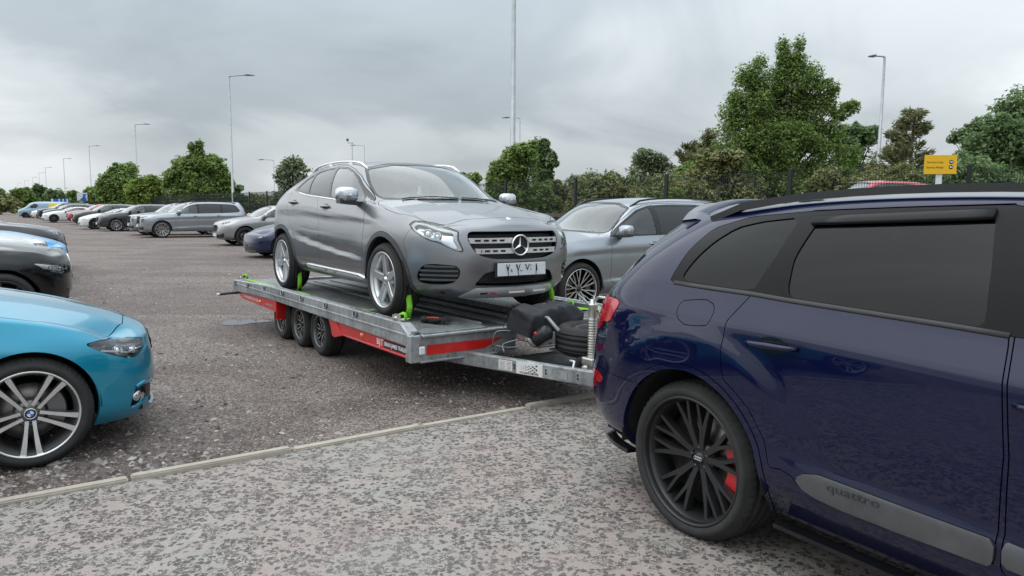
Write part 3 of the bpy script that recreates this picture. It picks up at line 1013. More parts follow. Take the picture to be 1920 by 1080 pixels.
SPEC['long_suv'] = dict(wb=3.105, arch=0.445, axz=0.395, front_x67=(0.84, 0.78), rear_x67=(-4.02, -3.84), af=0.74, ar=0.50, pf=2.9, pr=3.2, flare=0.02,
    front_z=[0.27, 0.36, 0.50, 0.66, 0.82, 0.97, 1.03, 1.075], rear_z=[0.36, 0.45, 0.62, 0.85, 1.05, 1.25, 1.48, 1.715],
    lev=[(0.80, -4.05, 0.885, [(1, 0.27), (0, 0.29), (-3, 0.31), (-4.2, 0.37)]),
         (0.87, -4.11, 0.962, [(1, 0.37), (0, 0.40), (-3, 0.43), (-4.2, 0.46)]),
         (0.90, -4.14, 0.975, [(1, 0.50), (0, 0.56), (-3, 0.60), (-4.2, 0.62)]),
         (0.905, -4.13, 0.992, [(1, 0.66), (0, 0.78), (-1, 0.80), (-3, 0.84), (-4.2, 0.85)]),
         (0.895, -4.10, 0.985, [(1, 0.83), (0.2, 0.965), (-0.8, 1.015), (-3, 1.065), (-4.2, 1.06)]),
         (0.87, -4.06, 0.925, None)],
    rows=[(0.6, 0.985, 0.55, 0.68, 1.045, 0.78, 1.075), (0.44, 1.05, 0.42, 0.79, 1.085, 0.56, 1.115), (0.18, 1.075, 0.15, 0.83, 1.115, 0.26, 1.16),
          (-0.10, 1.095, -0.12, 0.835, 1.14, -0.02, 1.195), (-0.38, 1.110, -0.40, 0.83, 1.165, -0.28, 1.22), (-0.64, 1.125, -0.64, 0.82, 1.20, -0.46, 1.275),
          (-0.92, 1.14, -0.94, 0.76, 1.375, -0.74, 1.455), (-1.18, 1.15, -1.26, 0.70, 1.580, -1.12, 1.655), (-1.60, 1.155, -1.65, 0.68, 1.660, -1.62, 1.735),
          (-2.10, 1.165, -2.12, 0.675, 1.688, -2.12, 1.765), (-2.60, 1.175, -2.60, 0.672, 1.692, -2.60, 1.770), (-3.05, 1.185, -3.02, 0.665, 1.685, -3.05, 1.765),
          (-3.45, 1.20, -3.36, 0.655, 1.670, -3.42, 1.752), (-3.78, 1.21, -3.62, 0.635, 1.645, -3.68, 1.735), (-3.95, 1.215, -3.76, 0.60, 1.615, -3.84, 1.715)],
    crease=[(4, 0.5, 2, 13), (5, 0.5, 5, 13), (7, 0.4, 1, 13)])
SPEC['coupe'] = dict(wb=2.810, arch=0.365, axz=0.333, front_x67=(0.755, 0.70), rear_x67=(-3.78, -3.72), af=0.74, ar=0.55, pf=2.75, pr=2.8, flare=0.02, bow=0.02,
    front_z=[0.155, 0.22, 0.33, 0.45, 0.56, 0.645, 0.69, 0.735], rear_z=[0.26, 0.34, 0.47, 0.62, 0.76, 0.88, 0.95, 0.985],
    lev=[(0.755, -3.68, 0.82, [(1, 0.16), (0.3, 0.19), (-3, 0.22), (-4, 0.27)]),
         (0.785, -3.76, 0.885, [(1, 0.23), (0.3, 0.28), (-3, 0.31), (-4, 0.35)]),
         (0.79, -3.80, 0.900, [(1, 0.34), (0.2, 0.40), (-3, 0.45), (-4, 0.48)]),
         (0.788, -3.81, 0.9125, [(1, 0.46), (0.2, 0.54), (-1.4, 0.58), (-2.8, 0.64), (-4, 0.63)]),
         (0.775, -3.80, 0.895, [(1, 0.575), (0.2, 0.70), (-0.7, 0.755), (-2.6, 0.815), (-4, 0.78)]),
         (0.765, -3.79, 0.835, None)],
    rows=[(0.5, 0.670, 0.44, 0.60, 0.715, 0.70, 0.745), (0.34, 0.750, 0.30, 0.695, 0.795, 0.47, 0.838), (0.12, 0.810, 0.08, 0.735, 0.868, 0.18, 0.922),
          (-0.15, 0.852, -0.17, 0.745, 0.922, -0.08, 0.984), (-0.42, 0.880, -0.43, 0.742, 0.952, -0.32, 1.015), (-0.68, 0.890, -0.70, 0.73, 0.960, -0.52, 1.035),
          (-0.95, 0.89, -1.00, 0.655, 1.09, -0.84, 1.155), (-1.22, 0.90, -1.38, 0.585, 1.255, -1.25, 1.31), (-1.60, 0.91, -1.70, 0.565, 1.305, -1.66, 1.358),
          (-2.00, 0.925, -2.02, 0.555, 1.300, -2.02, 1.355), (-2.40, 0.945, -2.40, 0.545, 1.25, -2.40, 1.31), (-2.75, 0.96, -2.78, 0.55, 1.155, -2.80, 1.215),
          (-3.10, 0.965, -3.12, 0.58, 1.055, -3.14, 1.105), (-3.40, 0.955, -3.42, 0.60, 0.985, -3.48, 1.03), (-3.6, 0.93, -3.60, 0.58, 0.955, -3.72, 0.985)],
    crease=[(4, 0.45, 2, 13), (5, 0.5, 5, 11), (7, 0.45, 1, 11)])
def respec(base, name, sx=1.0, sy=1.0, sz=1.0, **kw):
    """another car of the same class: stretched proportions"""
    b = SPEC[base]; q = dict(b)
    q['rows'] = [(a * sx, z5 * sz, xr * sx, yr * sy, zr * sz, xc * sx, zc * sz) for a, z5, xr, yr, zr, xc, zc in b['rows']]
    q['lev'] = [(xf * sx, xr * sx, W * sy, [(x * sx, z * sz) for x, z in zt] if zt else None) for xf, xr, W, zt in b['lev']]
    for k in ('front_z', 'rear_z'): q[k] = [z * sz for z in b[k]]
    for k in ('front_x67', 'rear_x67'): q[k] = tuple(x * sx for x in b[k])
    q['wb'] = b['wb'] * sx
    q.update(kw)
    SPEC[name] = q
respec('long_suv', 'mid_suv', 0.955, 1.0, 0.965, arch=0.42, axz=0.375)
respec('long_suv', 'small_suv', 0.90, 0.945, 0.895, arch=0.40, axz=0.36)
respec('big_suv', 'low_suv', 0.99, 1.0, 0.955, arch=0.42, axz=0.37)
respec('coupe', 'low_saloon', 1.045, 1.07, 1.01, arch=0.385, axz=0.355)
respec('coupe', 'grand_tourer', 1.05, 1.06, 0.99, arch=0.38, axz=0.35)

def disp_hatch(V, N):
    V = crease_line(V, [(-3.2, 0.93), (-2.3, 0.915), (-1.4, 0.885), (-0.5, 0.86), (0.3, 0.84)], 0.016, 0.10, -2.75, -0.25)
    V = crease_line(V, [(-2.6, 0.70), (-1.8, 0.60), (-1.0, 0.53), (-0.3, 0.49)], 0.020, 0.10, -2.2, -0.55, dirn=1)
    # twin ridges on the bonnet
    W = V.copy()
    r = np.abs(V[:, 1]) - (0.36 + 0.20 * (0.6 - V[:, 0]) * 0.35)
    m = sstep(0.86, 0.90, V[:, 2]) * (1 - sstep(0.45, 0.62, V[:, 0])) * sstep(-0.45, -0.2, V[:, 0])
    W[:, 2] += m * 0.014 * np.exp(-np.maximum(r, 0) / 0.16) * sstep(-0.035, 0.01, r) 
    return W
SPEC['hatch_suv']['disp'] = disp_hatch
def disp_big(V, N):
    W = V.copy()
    for cx in (0.0, -2.994):
        d = np.hypot(V[:, 0] - cx, V[:, 2] - 0.30)
        m = (1 - sstep(0.70, 0.745, d)) * sstep(0.55, 0.75, np.abs(V[:, 1])) * sstep(0.35, 0.5, V[:, 2]) 
        W[:, 1] += np.sign(V[:, 1]) * 0.016 * m
    W = crease_line(W, [(-4, 0.60), (-2.5, 0.56), (-1.0, 0.50), (0, 0.47)], 0.016, 0.16, -2.5, -0.45, dirn=1)
    return W
SPEC['big_suv']['disp'] = disp_big
def disp_long(V, N):
    V = crease_line(V, [(-4, 0.985), (-2, 0.955), (-0.5, 0.93), (0.4, 0.90)], 0.018, 0.14, -3.9, 0.2)
    V = crease_line(V, [(-4, 0.62), (-2, 0.56), (-0.5, 0.50)], 0.018, 0.12, -2.7, -0.5, dirn=1)
    return V
SPEC['long_suv']['disp'] = disp_long
SPEC['mid_suv']['disp'] = disp_long
SPEC['small_suv']['disp'] = disp_long
def disp_coupe(V, N):
    V = crease_line(V, [(-3.7, 0.775), (-2, 0.745), (-0.5, 0.70), (0.3, 0.66)], 0.014, 0.12, -3.4, -0.1)
    W = V.copy()
    r = np.abs(V[:, 1]) - (0.40 + 0.24 * (0.5 - V[:, 0]) * 0.4)
    m = sstep(0.66, 0.72, V[:, 2]) * sstep(-0.5, -0.2, V[:, 0]) * (1 - sstep(0.45, 0.66, V[:, 0]))
    W[:, 2] += m * 0.012 * np.exp(-np.maximum(r, 0) / 0.12) * sstep(-0.03, 0.01, r)
    return W
SPEC['coupe']['disp'] = disp_coupe
SPEC['low_saloon']['disp'] = disp_coupe
SPEC['grand_tourer']['disp'] = disp_coupe
# ------------------------------------------------------------------ ground
KD = radians(34.84)                                        # direction of the kerb line
K0 = Vector((-2.640, 3.722, 0))
kx, ky = Vector((cos(KD), sin(KD), 0)), Vector((-sin(KD), cos(KD), 0))      # along the kerb, towards the gravel
def node_mat(name):
    mt = bpy.data.materials.new(name); mt.use_nodes = True
    MATS[name] = mt
    nt = mt.node_tree
    return mt, nt, nt.nodes['Principled BSDF'], nt.nodes.new, nt.links.new
class NG:
    """small helper to wire shader maths"""
    def __init__(s, nt):
        s.nt, s.N, s.L = nt, nt.nodes.new, nt.links.new
        s.tc = s.N('ShaderNodeTexCoord')
        s.co = s.tc.outputs['Object']
    def setin(s, sock, v):
        if isinstance(v, (int, float)): sock.default_value = v
        elif isinstance(v, tuple): sock.default_value = v if len(v) == 4 else (*v, 1)
        else: s.L(v, sock)
    def m(s, op, *a, clamp=False):
        n = s.N('ShaderNodeMath'); n.operation = op; n.use_clamp = clamp
        for i, v in enumerate(a): s.setin(n.inputs[i], v)
        return n.outputs[0]
    def mapr(s, v, a, b, c=0.0, d=1.0, smooth=False):
        n = s.N('ShaderNodeMapRange'); s.L(v, n.inputs[0])
        if smooth: n.interpolation_type = 'SMOOTHSTEP'
        for i, q in enumerate((a, b, c, d)): n.inputs[i + 1].default_value = q
        return n.outputs[0]
    def noise(s, scale, detail=4, rough=0.6, dist=0.0, vec=None, out=0):
        n = s.N('ShaderNodeTexNoise'); n.inputs['Scale'].default_value = scale; n.inputs['Detail'].default_value = detail
        n.inputs['Roughness'].default_value = rough; n.inputs['Distortion'].default_value = dist
        s.L(vec or s.co, n.inputs['Vector'])
        return n.outputs[out]
    def vor(s, scale, feature='F1', vec=None, rand=1.0):
        n = s.N('ShaderNodeTexVoronoi'); n.inputs['Scale'].default_value = scale; n.feature = feature; n.inputs['Randomness'].default_value = rand
        s.L(vec or s.co, n.inputs['Vector'])
        return n
    def mix(s, f, a, b):
        n = s.N('ShaderNodeMix'); n.data_type = 'RGBA'
        s.setin(n.inputs[0], f); s.setin(n.inputs[6], a); s.setin(n.inputs[7], b)
        return n.outputs[2]
    def warp(s, scale, amt, vec=None):
        n = s.noise(scale, 3, 0.6, vec=vec, out=1)
        v = s.N('ShaderNodeVectorMath'); v.operation = 'MULTIPLY_ADD'; s.L(n, v.inputs[0]); v.inputs[1].default_value = (amt,) * 3; s.L(vec or s.co, v.inputs[2])
        return v.outputs[0]
    def bump(s, h, st, d, nrm=None):
        b = s.N('ShaderNodeBump'); b.inputs['Strength'].default_value = st; b.inputs['Distance'].default_value = d
        s.L(h, b.inputs['Height'])
        if nrm is not None: s.L(nrm, b.inputs['Normal'])
        return b.outputs[0]
def gravel_mat():
    mt, nt, b, N, L = node_mat('gravel')
    g = NG(nt)
    big = g.noise(0.42, 6, 0.65, 0.8)
    mid = g.noise(2.2, 7, 0.72, 0.4)
    rot = g.N('ShaderNodeMapping'); rot.inputs['Rotation'].default_value = (0, 0, -radians(125.9)); rot.inputs['Scale'].default_value = (0.10, 1.0, 1.0)
    L(g.co, rot.inputs[0])
    track = g.noise(0.85, 4, 0.6, 0.3, vec=rot.outputs[0])          # wheel tracks along the aisle
    patch = g.mapr(g.m('ADD', g.m('MULTIPLY', big, 0.55), g.m('MULTIPLY', track, 0.45)), 0.43, 0.57, smooth=True)
    base = g.mix(patch, (0.112, 0.076, 0.064), (0.215, 0.172, 0.149))
    base = g.mix(g.m('MULTIPLY', g.mapr(mid, 0.40, 0.68), 0.75), base, (0.265, 0.216, 0.190))
    v1 = g.vor(46, vec=g.warp(30, 0.012))
    v2 = g.vor(120, vec=g.warp(60, 0.006))
    c1 = g.N('ShaderNodeSeparateColor'); g.L(v1.outputs['Color'], c1.inputs[0])
    c2 = g.N('ShaderNodeSeparateColor'); g.L(v2.outputs['Color'], c2.inputs[0])
    t1 = g.mapr(c1.outputs[0], 0.0, 1.0, 0.50, 1.55)
    t2 = g.mapr(c2.outputs[1], 0.0, 1.0, 0.65, 1.45)
    tone = g.m('MULTIPLY', t1, t2)
    edge = g.mapr(v1.outputs['Distance'], 0.30, 0.62, 1.0, 0.55, True)
    tone = g.m('MULTIPLY', tone, edge)
    pale = g.mapr(c2.outputs[0], 0.90, 0.94)
    col = g.N('ShaderNodeVectorMath'); col.operation = 'SCALE'
    L(base, col.inputs[0]); L(tone, col.inputs['Scale'])
    colr = g.mix(g.m('MULTIPLY', pale, 0.75), col.outputs[0], (0.42, 0.39, 0.37))
    L(colr, b.inputs['Base Color'])
    L(g.mapr(mid, 0.3, 0.7, 0.55, 0.9), b.inputs['Roughness'])
    h = g.m('ADD', g.m('MULTIPLY', v1.outputs['Distance'], -1.0), g.m('MULTIPLY', v2.outputs['Distance'], -0.5))
    L(g.bump(h, 0.9, 0.012), b.inputs['Normal'])
    return mt
def pavement_mat():
    mt, nt, b, N, L = node_mat('worn_tarmac')
    g = NG(nt)
    tint = g.noise(1.3, 4, 0.6, 0.6)
    base = g.mix(g.mapr(tint, 0.42, 0.60, smooth=True), (0.320, 0.262, 0.242), (0.300, 0.284, 0.256))
    base = g.mix(g.mapr(g.noise(5.5, 5, 0.7), 0.35, 0.75), base, (0.365, 0.322, 0.295))
    # vermiculated dark flecks: rings round chippings, broken up by patches
    w = g.warp(36, 0.044)
    v = g.vor(31, vec=w)
    ring = g.m('MULTIPLY', g.mapr(v.outputs['Distance'], 0.05, 0.20, smooth=True), g.mapr(v.outputs['Distance'], 0.36, 0.50, 1, 0, True))
    cs = g.N('ShaderNodeSeparateColor'); L(v.outputs['Color'], cs.inputs[0])
    pick = g.mapr(g.m('ADD', g.m('MULTIPLY', cs.outputs[0], 0.70), g.m('MULTIPLY', g.noise(6.5, 4, 0.65), 0.95)), 0.75, 0.81, smooth=True)
    worm = g.noise(26, 4, 0.60, 1.3)
    band = g.mapr(g.m('ABSOLUTE', g.m('SUBTRACT', worm, 0.5)), 0.020, 0.055, 1, 0, True)
    pick2 = g.mapr(g.noise(11, 3, 0.6, 0.4), 0.48, 0.53, smooth=True)
    blot = g.m('MULTIPLY', g.mapr(g.noise(40, 3, 0.6, 0.8), 0.57, 0.61, smooth=True), 0.8)
    dark = g.m('MAXIMUM', g.m('MULTIPLY', ring, pick), g.m('MULTIPLY', band, g.m('MULTIPLY', pick2, 0.95)))
    dark = g.m('MAXIMUM', dark, g.m('MULTIPLY', blot, g.mapr(g.noise(3.1, 3, 0.6), 0.42, 0.58)))
    few = g.mapr(g.noise(0.7, 3, 0.5), 0.30, 0.50, 0.65, 1.0)
    dark = g.m('MULTIPLY', dark, few, clamp=True)
    dk = g.mix(g.mapr(g.noise(2.1, 2), 0.4, 0.6), (0.075, 0.060, 0.056), (0.062, 0.061, 0.056))
    col = g.mix(g.m('MULTIPLY', dark, 0.98), base, dk)
    # damp, darker stretches
    damp = g.mapr(g.noise(0.9, 5, 0.7, 1.0), 0.62, 0.74, smooth=True)
    col = g.mix(g.m('MULTIPLY', damp, 0.38), col, (0.14, 0.118, 0.112))
    grain = g.noise(260, 3, 0.8)
    sc = g.N('ShaderNodeVectorMath'); sc.operation = 'SCALE'; L(col, sc.inputs[0]); L(g.mapr(grain, 0.25, 0.75, 0.72, 1.28), sc.inputs['Scale'])
    spark = g.vor(75)
    sp = g.N('ShaderNodeSeparateColor'); L(spark.outputs['Color'], sp.inputs[0])
    white = g.m('MULTIPLY', g.mapr(sp.outputs[2], 0.965, 0.975), g.mapr(spark.outputs['Distance'], 0.20, 0.28, 1, 0))
    L(g.mix(g.m('MULTIPLY', white, 0.7), sc.outputs[0], (0.62, 0.60, 0.57)), b.inputs['Base Color'])
    L(g.mapr(dark, 0, 1, 0.78, 0.60), b.inputs['Roughness'])
    h = g.m('ADD', g.m('MULTIPLY', dark, -1.0), g.m('MULTIPLY', grain, 0.5))
    L(g.bump(h, 0.55, 0.006), b.inputs['Normal'])
    return mt
def simple_ground(name, c0, c1, scale, rough=0.9, bump=0.5, bd=0.03, bs=40):
    mt, nt, b, N, L = node_mat(name)
    g = NG(nt)
    n = g.noise(scale, 8, 0.72, 0.3)
    L(g.mix(g.mapr(n, 0.3, 0.7), c0, c1), b.inputs['Base Color'])
    b.inputs['Roughness'].default_value = rough
    L(g.bump(g.noise(bs, 5, 0.7), bump, bd), b.inputs['Normal'])
    return mt
gravel_mat(); pavement_mat()
simple_ground('grass_ground', (0.035, 0.055, 0.016), (0.085, 0.095, 0.035), 2.5)
simple_ground('far_road', (0.045, 0.046, 0.05), (0.07, 0.07, 0.072), 1.0, 0.85, 0.2, 0.01)
simple_ground('kerb_concrete', (0.34, 0.305, 0.255), (0.46, 0.42, 0.36), 9.0, 0.85, 0.35, 0.004, 160)
def sheet(name, pts, z, mat, kind='structure'):
    mb = MB(); mb.add([(p[0], p[1], z) for p in pts], [tuple(range(len(pts)))], False)
    return tag(mb.obj(name, mat), kind=kind)
FN = Vector((cos(radians(35.9)), sin(radians(35.9)), 0))       # away from the aisle, towards the fence
FT = Vector((-FN.y, FN.x, 0))                                  # along the fence, away from the camera
FD = 13.0                                                     # fence distance along FN
def fence_pt(t): return FN * FD + FT * t
FC = fence_pt(8.7)                                             # corner where the fence turns (set from the photograph)
def build_ground():
    # gravel lot reaching to the horizon on the far side of the kerb
    A = K0 + kx * -500 + ky * 0.022; Bp = K0 + kx * 500 + ky * 0.022
    sheet('gravel_lot', [A, Bp, Bp + ky * 900, A + ky * 900], 0.0, M('gravel'))
    C, Dp = K0 + kx * -500 - ky * 0.022, K0 + kx * 500 - ky * 0.022
    sheet('pavement', [C - ky * 400, Dp - ky * 400, Dp, C], 0.018, M('worn_tarmac'))
    kb = empty('kerb', K0, KD); kb['kind'] = 'structure'
    bm = bmesh.new()
    bmesh.ops.create_cube(bm, size=1)
    bmesh.ops.scale(bm, vec=(0.908, 0.066, 0.15), verts=bm.verts)
    bmesh.ops.bevel(bm, geom=[e for e in bm.edges if abs(e.verts[0].co.z - e.verts[1].co.z) < 0.01 and e.verts[0].co.z > 0], offset=0.008, segments=2, affect='EDGES')
    me = bpy.data.meshes.new('kerb_stone'); bm.to_mesh(me); bm.free(); me.materials.append(M('kerb_concrete'))
    rs = np.random.default_rng(2)
    j0 = 0.587
    for i in range(-8, 14):
        link('kerb_stone', me, kb, (j0 + 0.927 * i + 0.4635, rs.normal(0, 0.0025), -0.036 + rs.normal(0, 0.0045)), (rs.normal(0, 0.02), rs.normal(0, 0.004), rs.normal(0, 0.005)))
    # grass verge beyond the fence, rising to a road
    def strip(d0, d1, z0, z1, name, mat, t0=-60, t1=400, n=24):
        mb = MB(); V = []; F = []
        for i in range(n + 1):
            t = t0 + (t1 - t0) * i / n
            k = max(0.0, min(1.0, (40 - t) / 25))
            for d, z in ((d0, z0), (d1, z1)):
                p = FN * d + FT * t
                V.append((p.x, p.y, 0.004 + (z - 0.004) * k if z > 0.01 else z))
        for i in range(n): F.append((2 * i, 2 * i + 1, 2 * i + 3, 2 * i + 2))
        mb.add(V, F, True); return tag(mb.obj(name, mat), kind='structure')
    strip(FD + 0.25, FD + 3.5, 0.004, 0.95, 'grass_verge', M('grass_ground'))
    strip(FD + 3.5, FD + 11, 0.95, 0.98, 'far_road', M('far_road'))
    strip(FD + 11, FD + 200, 0.98, 1.0, 'field', M('grass_ground'))
    # puddle
    c = at_z(455, 604.5)
    pts = []
    for k in range(28):
        a = 2 * pi * k / 28
        r = 1 + 0.16 * sin(3 * a + 1) + 0.10 * sin(5 * a + 2) + 0.06 * sin(9 * a)
        pts.append(c + Vector((0.30 * r * cos(a), 0.24 * r * sin(a) + 0.08 * cos(a), 0)))
    mt, nt, b, N, L = node_mat('puddle_water')
    b.inputs['Base Color'].default_value = (0.10, 0.082, 0.070, 1); b.inputs['Roughness'].default_value = 0.03; b.inputs['Specular IOR Level'].default_value = 1.0
    sheet('puddle', pts, 0.006, mt)
    # loose stones: real geometry where they can be told apart
    rs = np.random.default_rng(21)
    n = 60000
    # distance-weighted scatter over the lot in view
    y = 3.2 + rs.random(n) ** 1.6 * 16
    x = (rs.random(n) * 1.5 - 0.80) * y * 0.98
    P = np.stack([x, y], 1)
    d = (P[:, 0] - K0.x) * ky.x + (P[:, 1] - K0.y) * ky.y
    cl = np.sin(P[:, 0] * 1.7 + 1.3 * np.sin(P[:, 1] * 1.1)) + np.sin(P[:, 1] * 2.3 + P[:, 0]) + 0.6 * np.sin(P[:, 0] * 4.1 - P[:, 1] * 3.3)
    keep = (d > 0.035) & (rs.random(n) < 0.42 + 0.25 * cl)
    P = P[keep]; n = len(P)
    size = np.clip(rs.lognormal(-4.62, 0.45, n), 0.004, 0.030)
    near = np.exp(-((P[:, 0] + 2.35) ** 2 + (P[:, 1] - 4.35) ** 2) / 0.25)
    size *= 1 + 0.5 * near
    base = np.array([(1, 0, 0), (0.3, 0.95, 0), (-0.8, 0.6, 0), (-0.8, -0.6, 0), (0.3, -0.95, 0), (0.1, 0.1, 0.75)])
    tri = np.array([(0, 1, 5), (1, 2, 5), (2, 3, 5), (3, 4, 5), (4, 0, 5)])
    ang = rs.random(n) * 2 * pi
    jit = 1 + rs.normal(0, 0.22, (n, 6, 3))
    B_ = base[None] * jit
    sx = size * rs.uniform(0.8, 1.6, n)
    X = B_[:, :, 0] * sx[:, None]; Y_ = B_[:, :, 1] * (size * rs.uniform(0.6, 1.0, n))[:, None]
    Vx = X * np.cos(ang)[:, None] - Y_ * np.sin(ang)[:, None] + P[:, 0][:, None]
    Vy = X * np.sin(ang)[:, None] + Y_ * np.cos(ang)[:, None] + P[:, 1][:, None]
    Vz = B_[:, :, 2] * (size * 0.8)[:, None] + rs.normal(0, 0.15, (n, 6)) * (size * 0.4)[:, None]
    Vz[:, :5] = np.minimum(Vz[:, :5], size[:, None] * 0.12) - 0.001
    V = np.stack([Vx, Vy, Vz], 2).reshape(-1, 3)
    T = (tri[None] + (np.arange(n) * 6)[:, None, None]).reshape(-1, 3)
    o = tag(fast_mesh('gravel_stones', V, T, M('stone_mix')), kind='stuff')
def fast_mesh(name, V, T, mat, parent=None, smooth=False, k=3):
    me = bpy.data.meshes.new(name)
    me.vertices.add(len(V)); me.vertices.foreach_set('co', np.ascontiguousarray(V, dtype=np.float32).ravel())
    me.loops.add(len(T) * k); me.loops.foreach_set('vertex_index', np.ascontiguousarray(T, dtype=np.int32).ravel())
    me.polygons.add(len(T)); me.polygons.foreach_set('loop_start', np.arange(0, len(T) * k, k, dtype=np.int32))
    me.polygons.foreach_set('use_smooth', np.full(len(T), smooth))
    me.update(calc_edges=True); me.validate()
    me.materials.append(mat)
    return link(name, me, parent)
def island_mat(name, cols, rough=0.85, trans=0.0, tone=None):
    """colour picked at random per loose piece (leaf, stone)"""
    mt, nt, b, N, L = node_mat(name)
    geo = N('ShaderNodeNewGeometry')
    r = N('ShaderNodeValToRGB')
    els = r.color_ramp.elements
    while len(els) < len(cols): els.new(0.5)
    for i, c in enumerate(cols):
        els[i].position = i / (len(cols) - 1); els[i].color = (*c, 1)
    L(geo.outputs['Random Per Island'], r.inputs[0])
    col = r.outputs[0]
    if tone:
        g = NG(nt)
        col = g.mix(g.mapr(g.noise(tone[0], 3, 0.6), 0.38, 0.62), col, tone[1])
    L(col, b.inputs['Base Color'])
    b.inputs['Roughness'].default_value = rough
    b.inputs['Specular IOR Level'].default_value = 0.3
    if trans:
        out = [n for n in nt.nodes if n.type == 'OUTPUT_MATERIAL'][0]
        t = N('ShaderNodeBsdfTranslucent'); L(col, t.inputs[0])
        mx = N('ShaderNodeMixShader'); mx.inputs[0].default_value = trans
        L(b.outputs[0], mx.inputs[1]); L(t.outputs[0], mx.inputs[2]); L(mx.outputs[0], out.inputs[0])
    return mt
island_mat('stone_mix', [(0.065, 0.052, 0.048), (0.12, 0.098, 0.09), (0.18, 0.157, 0.148), (0.14, 0.108, 0.096), (0.31, 0.283, 0.265), (0.46, 0.43, 0.41)], 0.8)
# ------------------------------------------------------------------ the grey crossover on the trailer
paint('grey_paint', (0.225, 0.233, 0.248), 0.72, 0.36, 0.15, drops=0.25)
principled('cladding', (0.075, 0.082, 0.088), 0.42, 0.2, var=0.15)
DECK = 0.578
AZ_T = radians(-54.1)
class PxCar(CarBody):
    """adds photo-pixel outlines, projected on to the body where it stands"""
    def pxpoly(s, pts, proj, side=0, z=lambda a, b: (a, b)):
        out = []
        for q in pts:
            p = s.px(*z(*q[:2]))
            if p is None: continue
            w = np.array([[p.x, p.y, p.z]])
            c = s.coords(proj, w, side)[0]
            out.append((float(c[0]), float(c[1])))
        return out
def car_root(name, loc, yaw, label, cat, group=None):
    r = empty(name, loc, yaw, label, cat, group)
    return r
class PosedBody(PxCar):
    def __init__(s, sp, root, level=3):
        CarBody.__init__(s, sp, root, level)
        s.inv = (Matrix.Translation(root.location) @ Matrix.Rotation(root.rotation_euler.z, 4, 'Z')).inverted()
    def px(s, u, v):
        o = s.inv @ Vector((0, 0, CAMZ)); d = (s.inv.to_3x3() @ px_ray(u, v)).normalized()
        return s.bvh.ray_cast(o, d)[0]
def arch_band(B, cx, cz, r, w, side, mat, gap=0.002, name='wheel_arch_trim'):
    """moulding round the wheel opening, then the opening itself"""
    B.drop_circle(cx, cz, r, side)
    if w:
        ring = B.drop_circle(cx, cz, r + w, side, gap=gap)
        ring.obj(name, mat, B.root, off=0.004, flange=0.03)
def seat(mb, x, y, z, w=0.5, mi=0):
    """front seat: cushion, raked back, head restraint"""
    mb.box(x - 0.28, x + 0.24, y - w / 2, y + w / 2, z, z + 0.16, 0.05, mi)
    R = Matrix.Translation((x - 0.28, y, z + 0.1)) @ Matrix.Rotation(radians(-18), 4, 'Y')
    mb.box(-0.07, 0.07, -w / 2, w / 2, 0, 0.56, 0.06, mi, R)
    mb.box(-0.05, 0.06, -0.13, 0.13, 0.60, 0.80, 0.05, mi, R)
def cabin(B, xd, zd, yw, xs, zs, mat, dark, rear=None, rhd=True):
    """dashboard, steering wheel and seats behind the glass"""
    r = B.root
    mb = MB(); mb.prism([(xd + 0.30, zd - 0.45), (xd + 0.42, zd - 0.05), (xd + 0.30, zd), (xd - 0.05, zd + 0.02), (xd - 0.14, zd - 0.06), (xd - 0.10, zd - 0.42)], -yw, yw)
    mb.obj('dashboard', dark, r)
    mb = MB(); ys = -0.37 if rhd else 0.37
    for k in range(24):
        a0, a1 = 2 * pi * k / 24, 2 * pi * (k + 1) / 24
        f = lambda a: (xd - 0.30 - 0.07 * sin(a), ys + 0.185 * cos(a), zd - 0.02 + 0.17 * sin(a))
        mb.tube([f(a0), f(a1)], 0.015, 6, cap=False)
    mb.tube([(xd - 0.30, ys, zd - 0.02), (xd - 0.05, ys, zd - 0.10)], 0.035, 8)
    mb.tube([(xd - 0.30, ys - 0.18, zd - 0.02), (xd - 0.30, ys + 0.18, zd - 0.02)], 0.018, 6)
    mb.obj('steering_wheel', dark, r)
    for y in (-0.37, 0.37):
        mb = MB(); seat(mb, xs, y, zs); mb.obj('front_seat', mat, r)
    if rear:
        mb = MB(); R = Matrix.Translation((rear, 0, zs + 0.08)) @ Matrix.Rotation(radians(-20), 4, 'Y')
        mb.box(rear - 0.05, rear + 0.45, -0.6, 0.6, zs, zs + 0.15, 0.04)
        mb.box(-0.07, 0.07, -0.6, 0.6, 0, 0.55, 0.05, 0, R)
        for y in (-0.38, 0.38): mb.box(-0.05, 0.05, y - 0.12, y + 0.12, 0.57, 0.74, 0.04, 0, R)
        mb.obj('rear_bench', mat, r)
    mb = MB(); mb.box(rear - 0.1 if rear else xs - 1.2, xd + 0.3, -yw, yw, 0.34, 0.37); mb.obj('cabin_floor', dark, r)
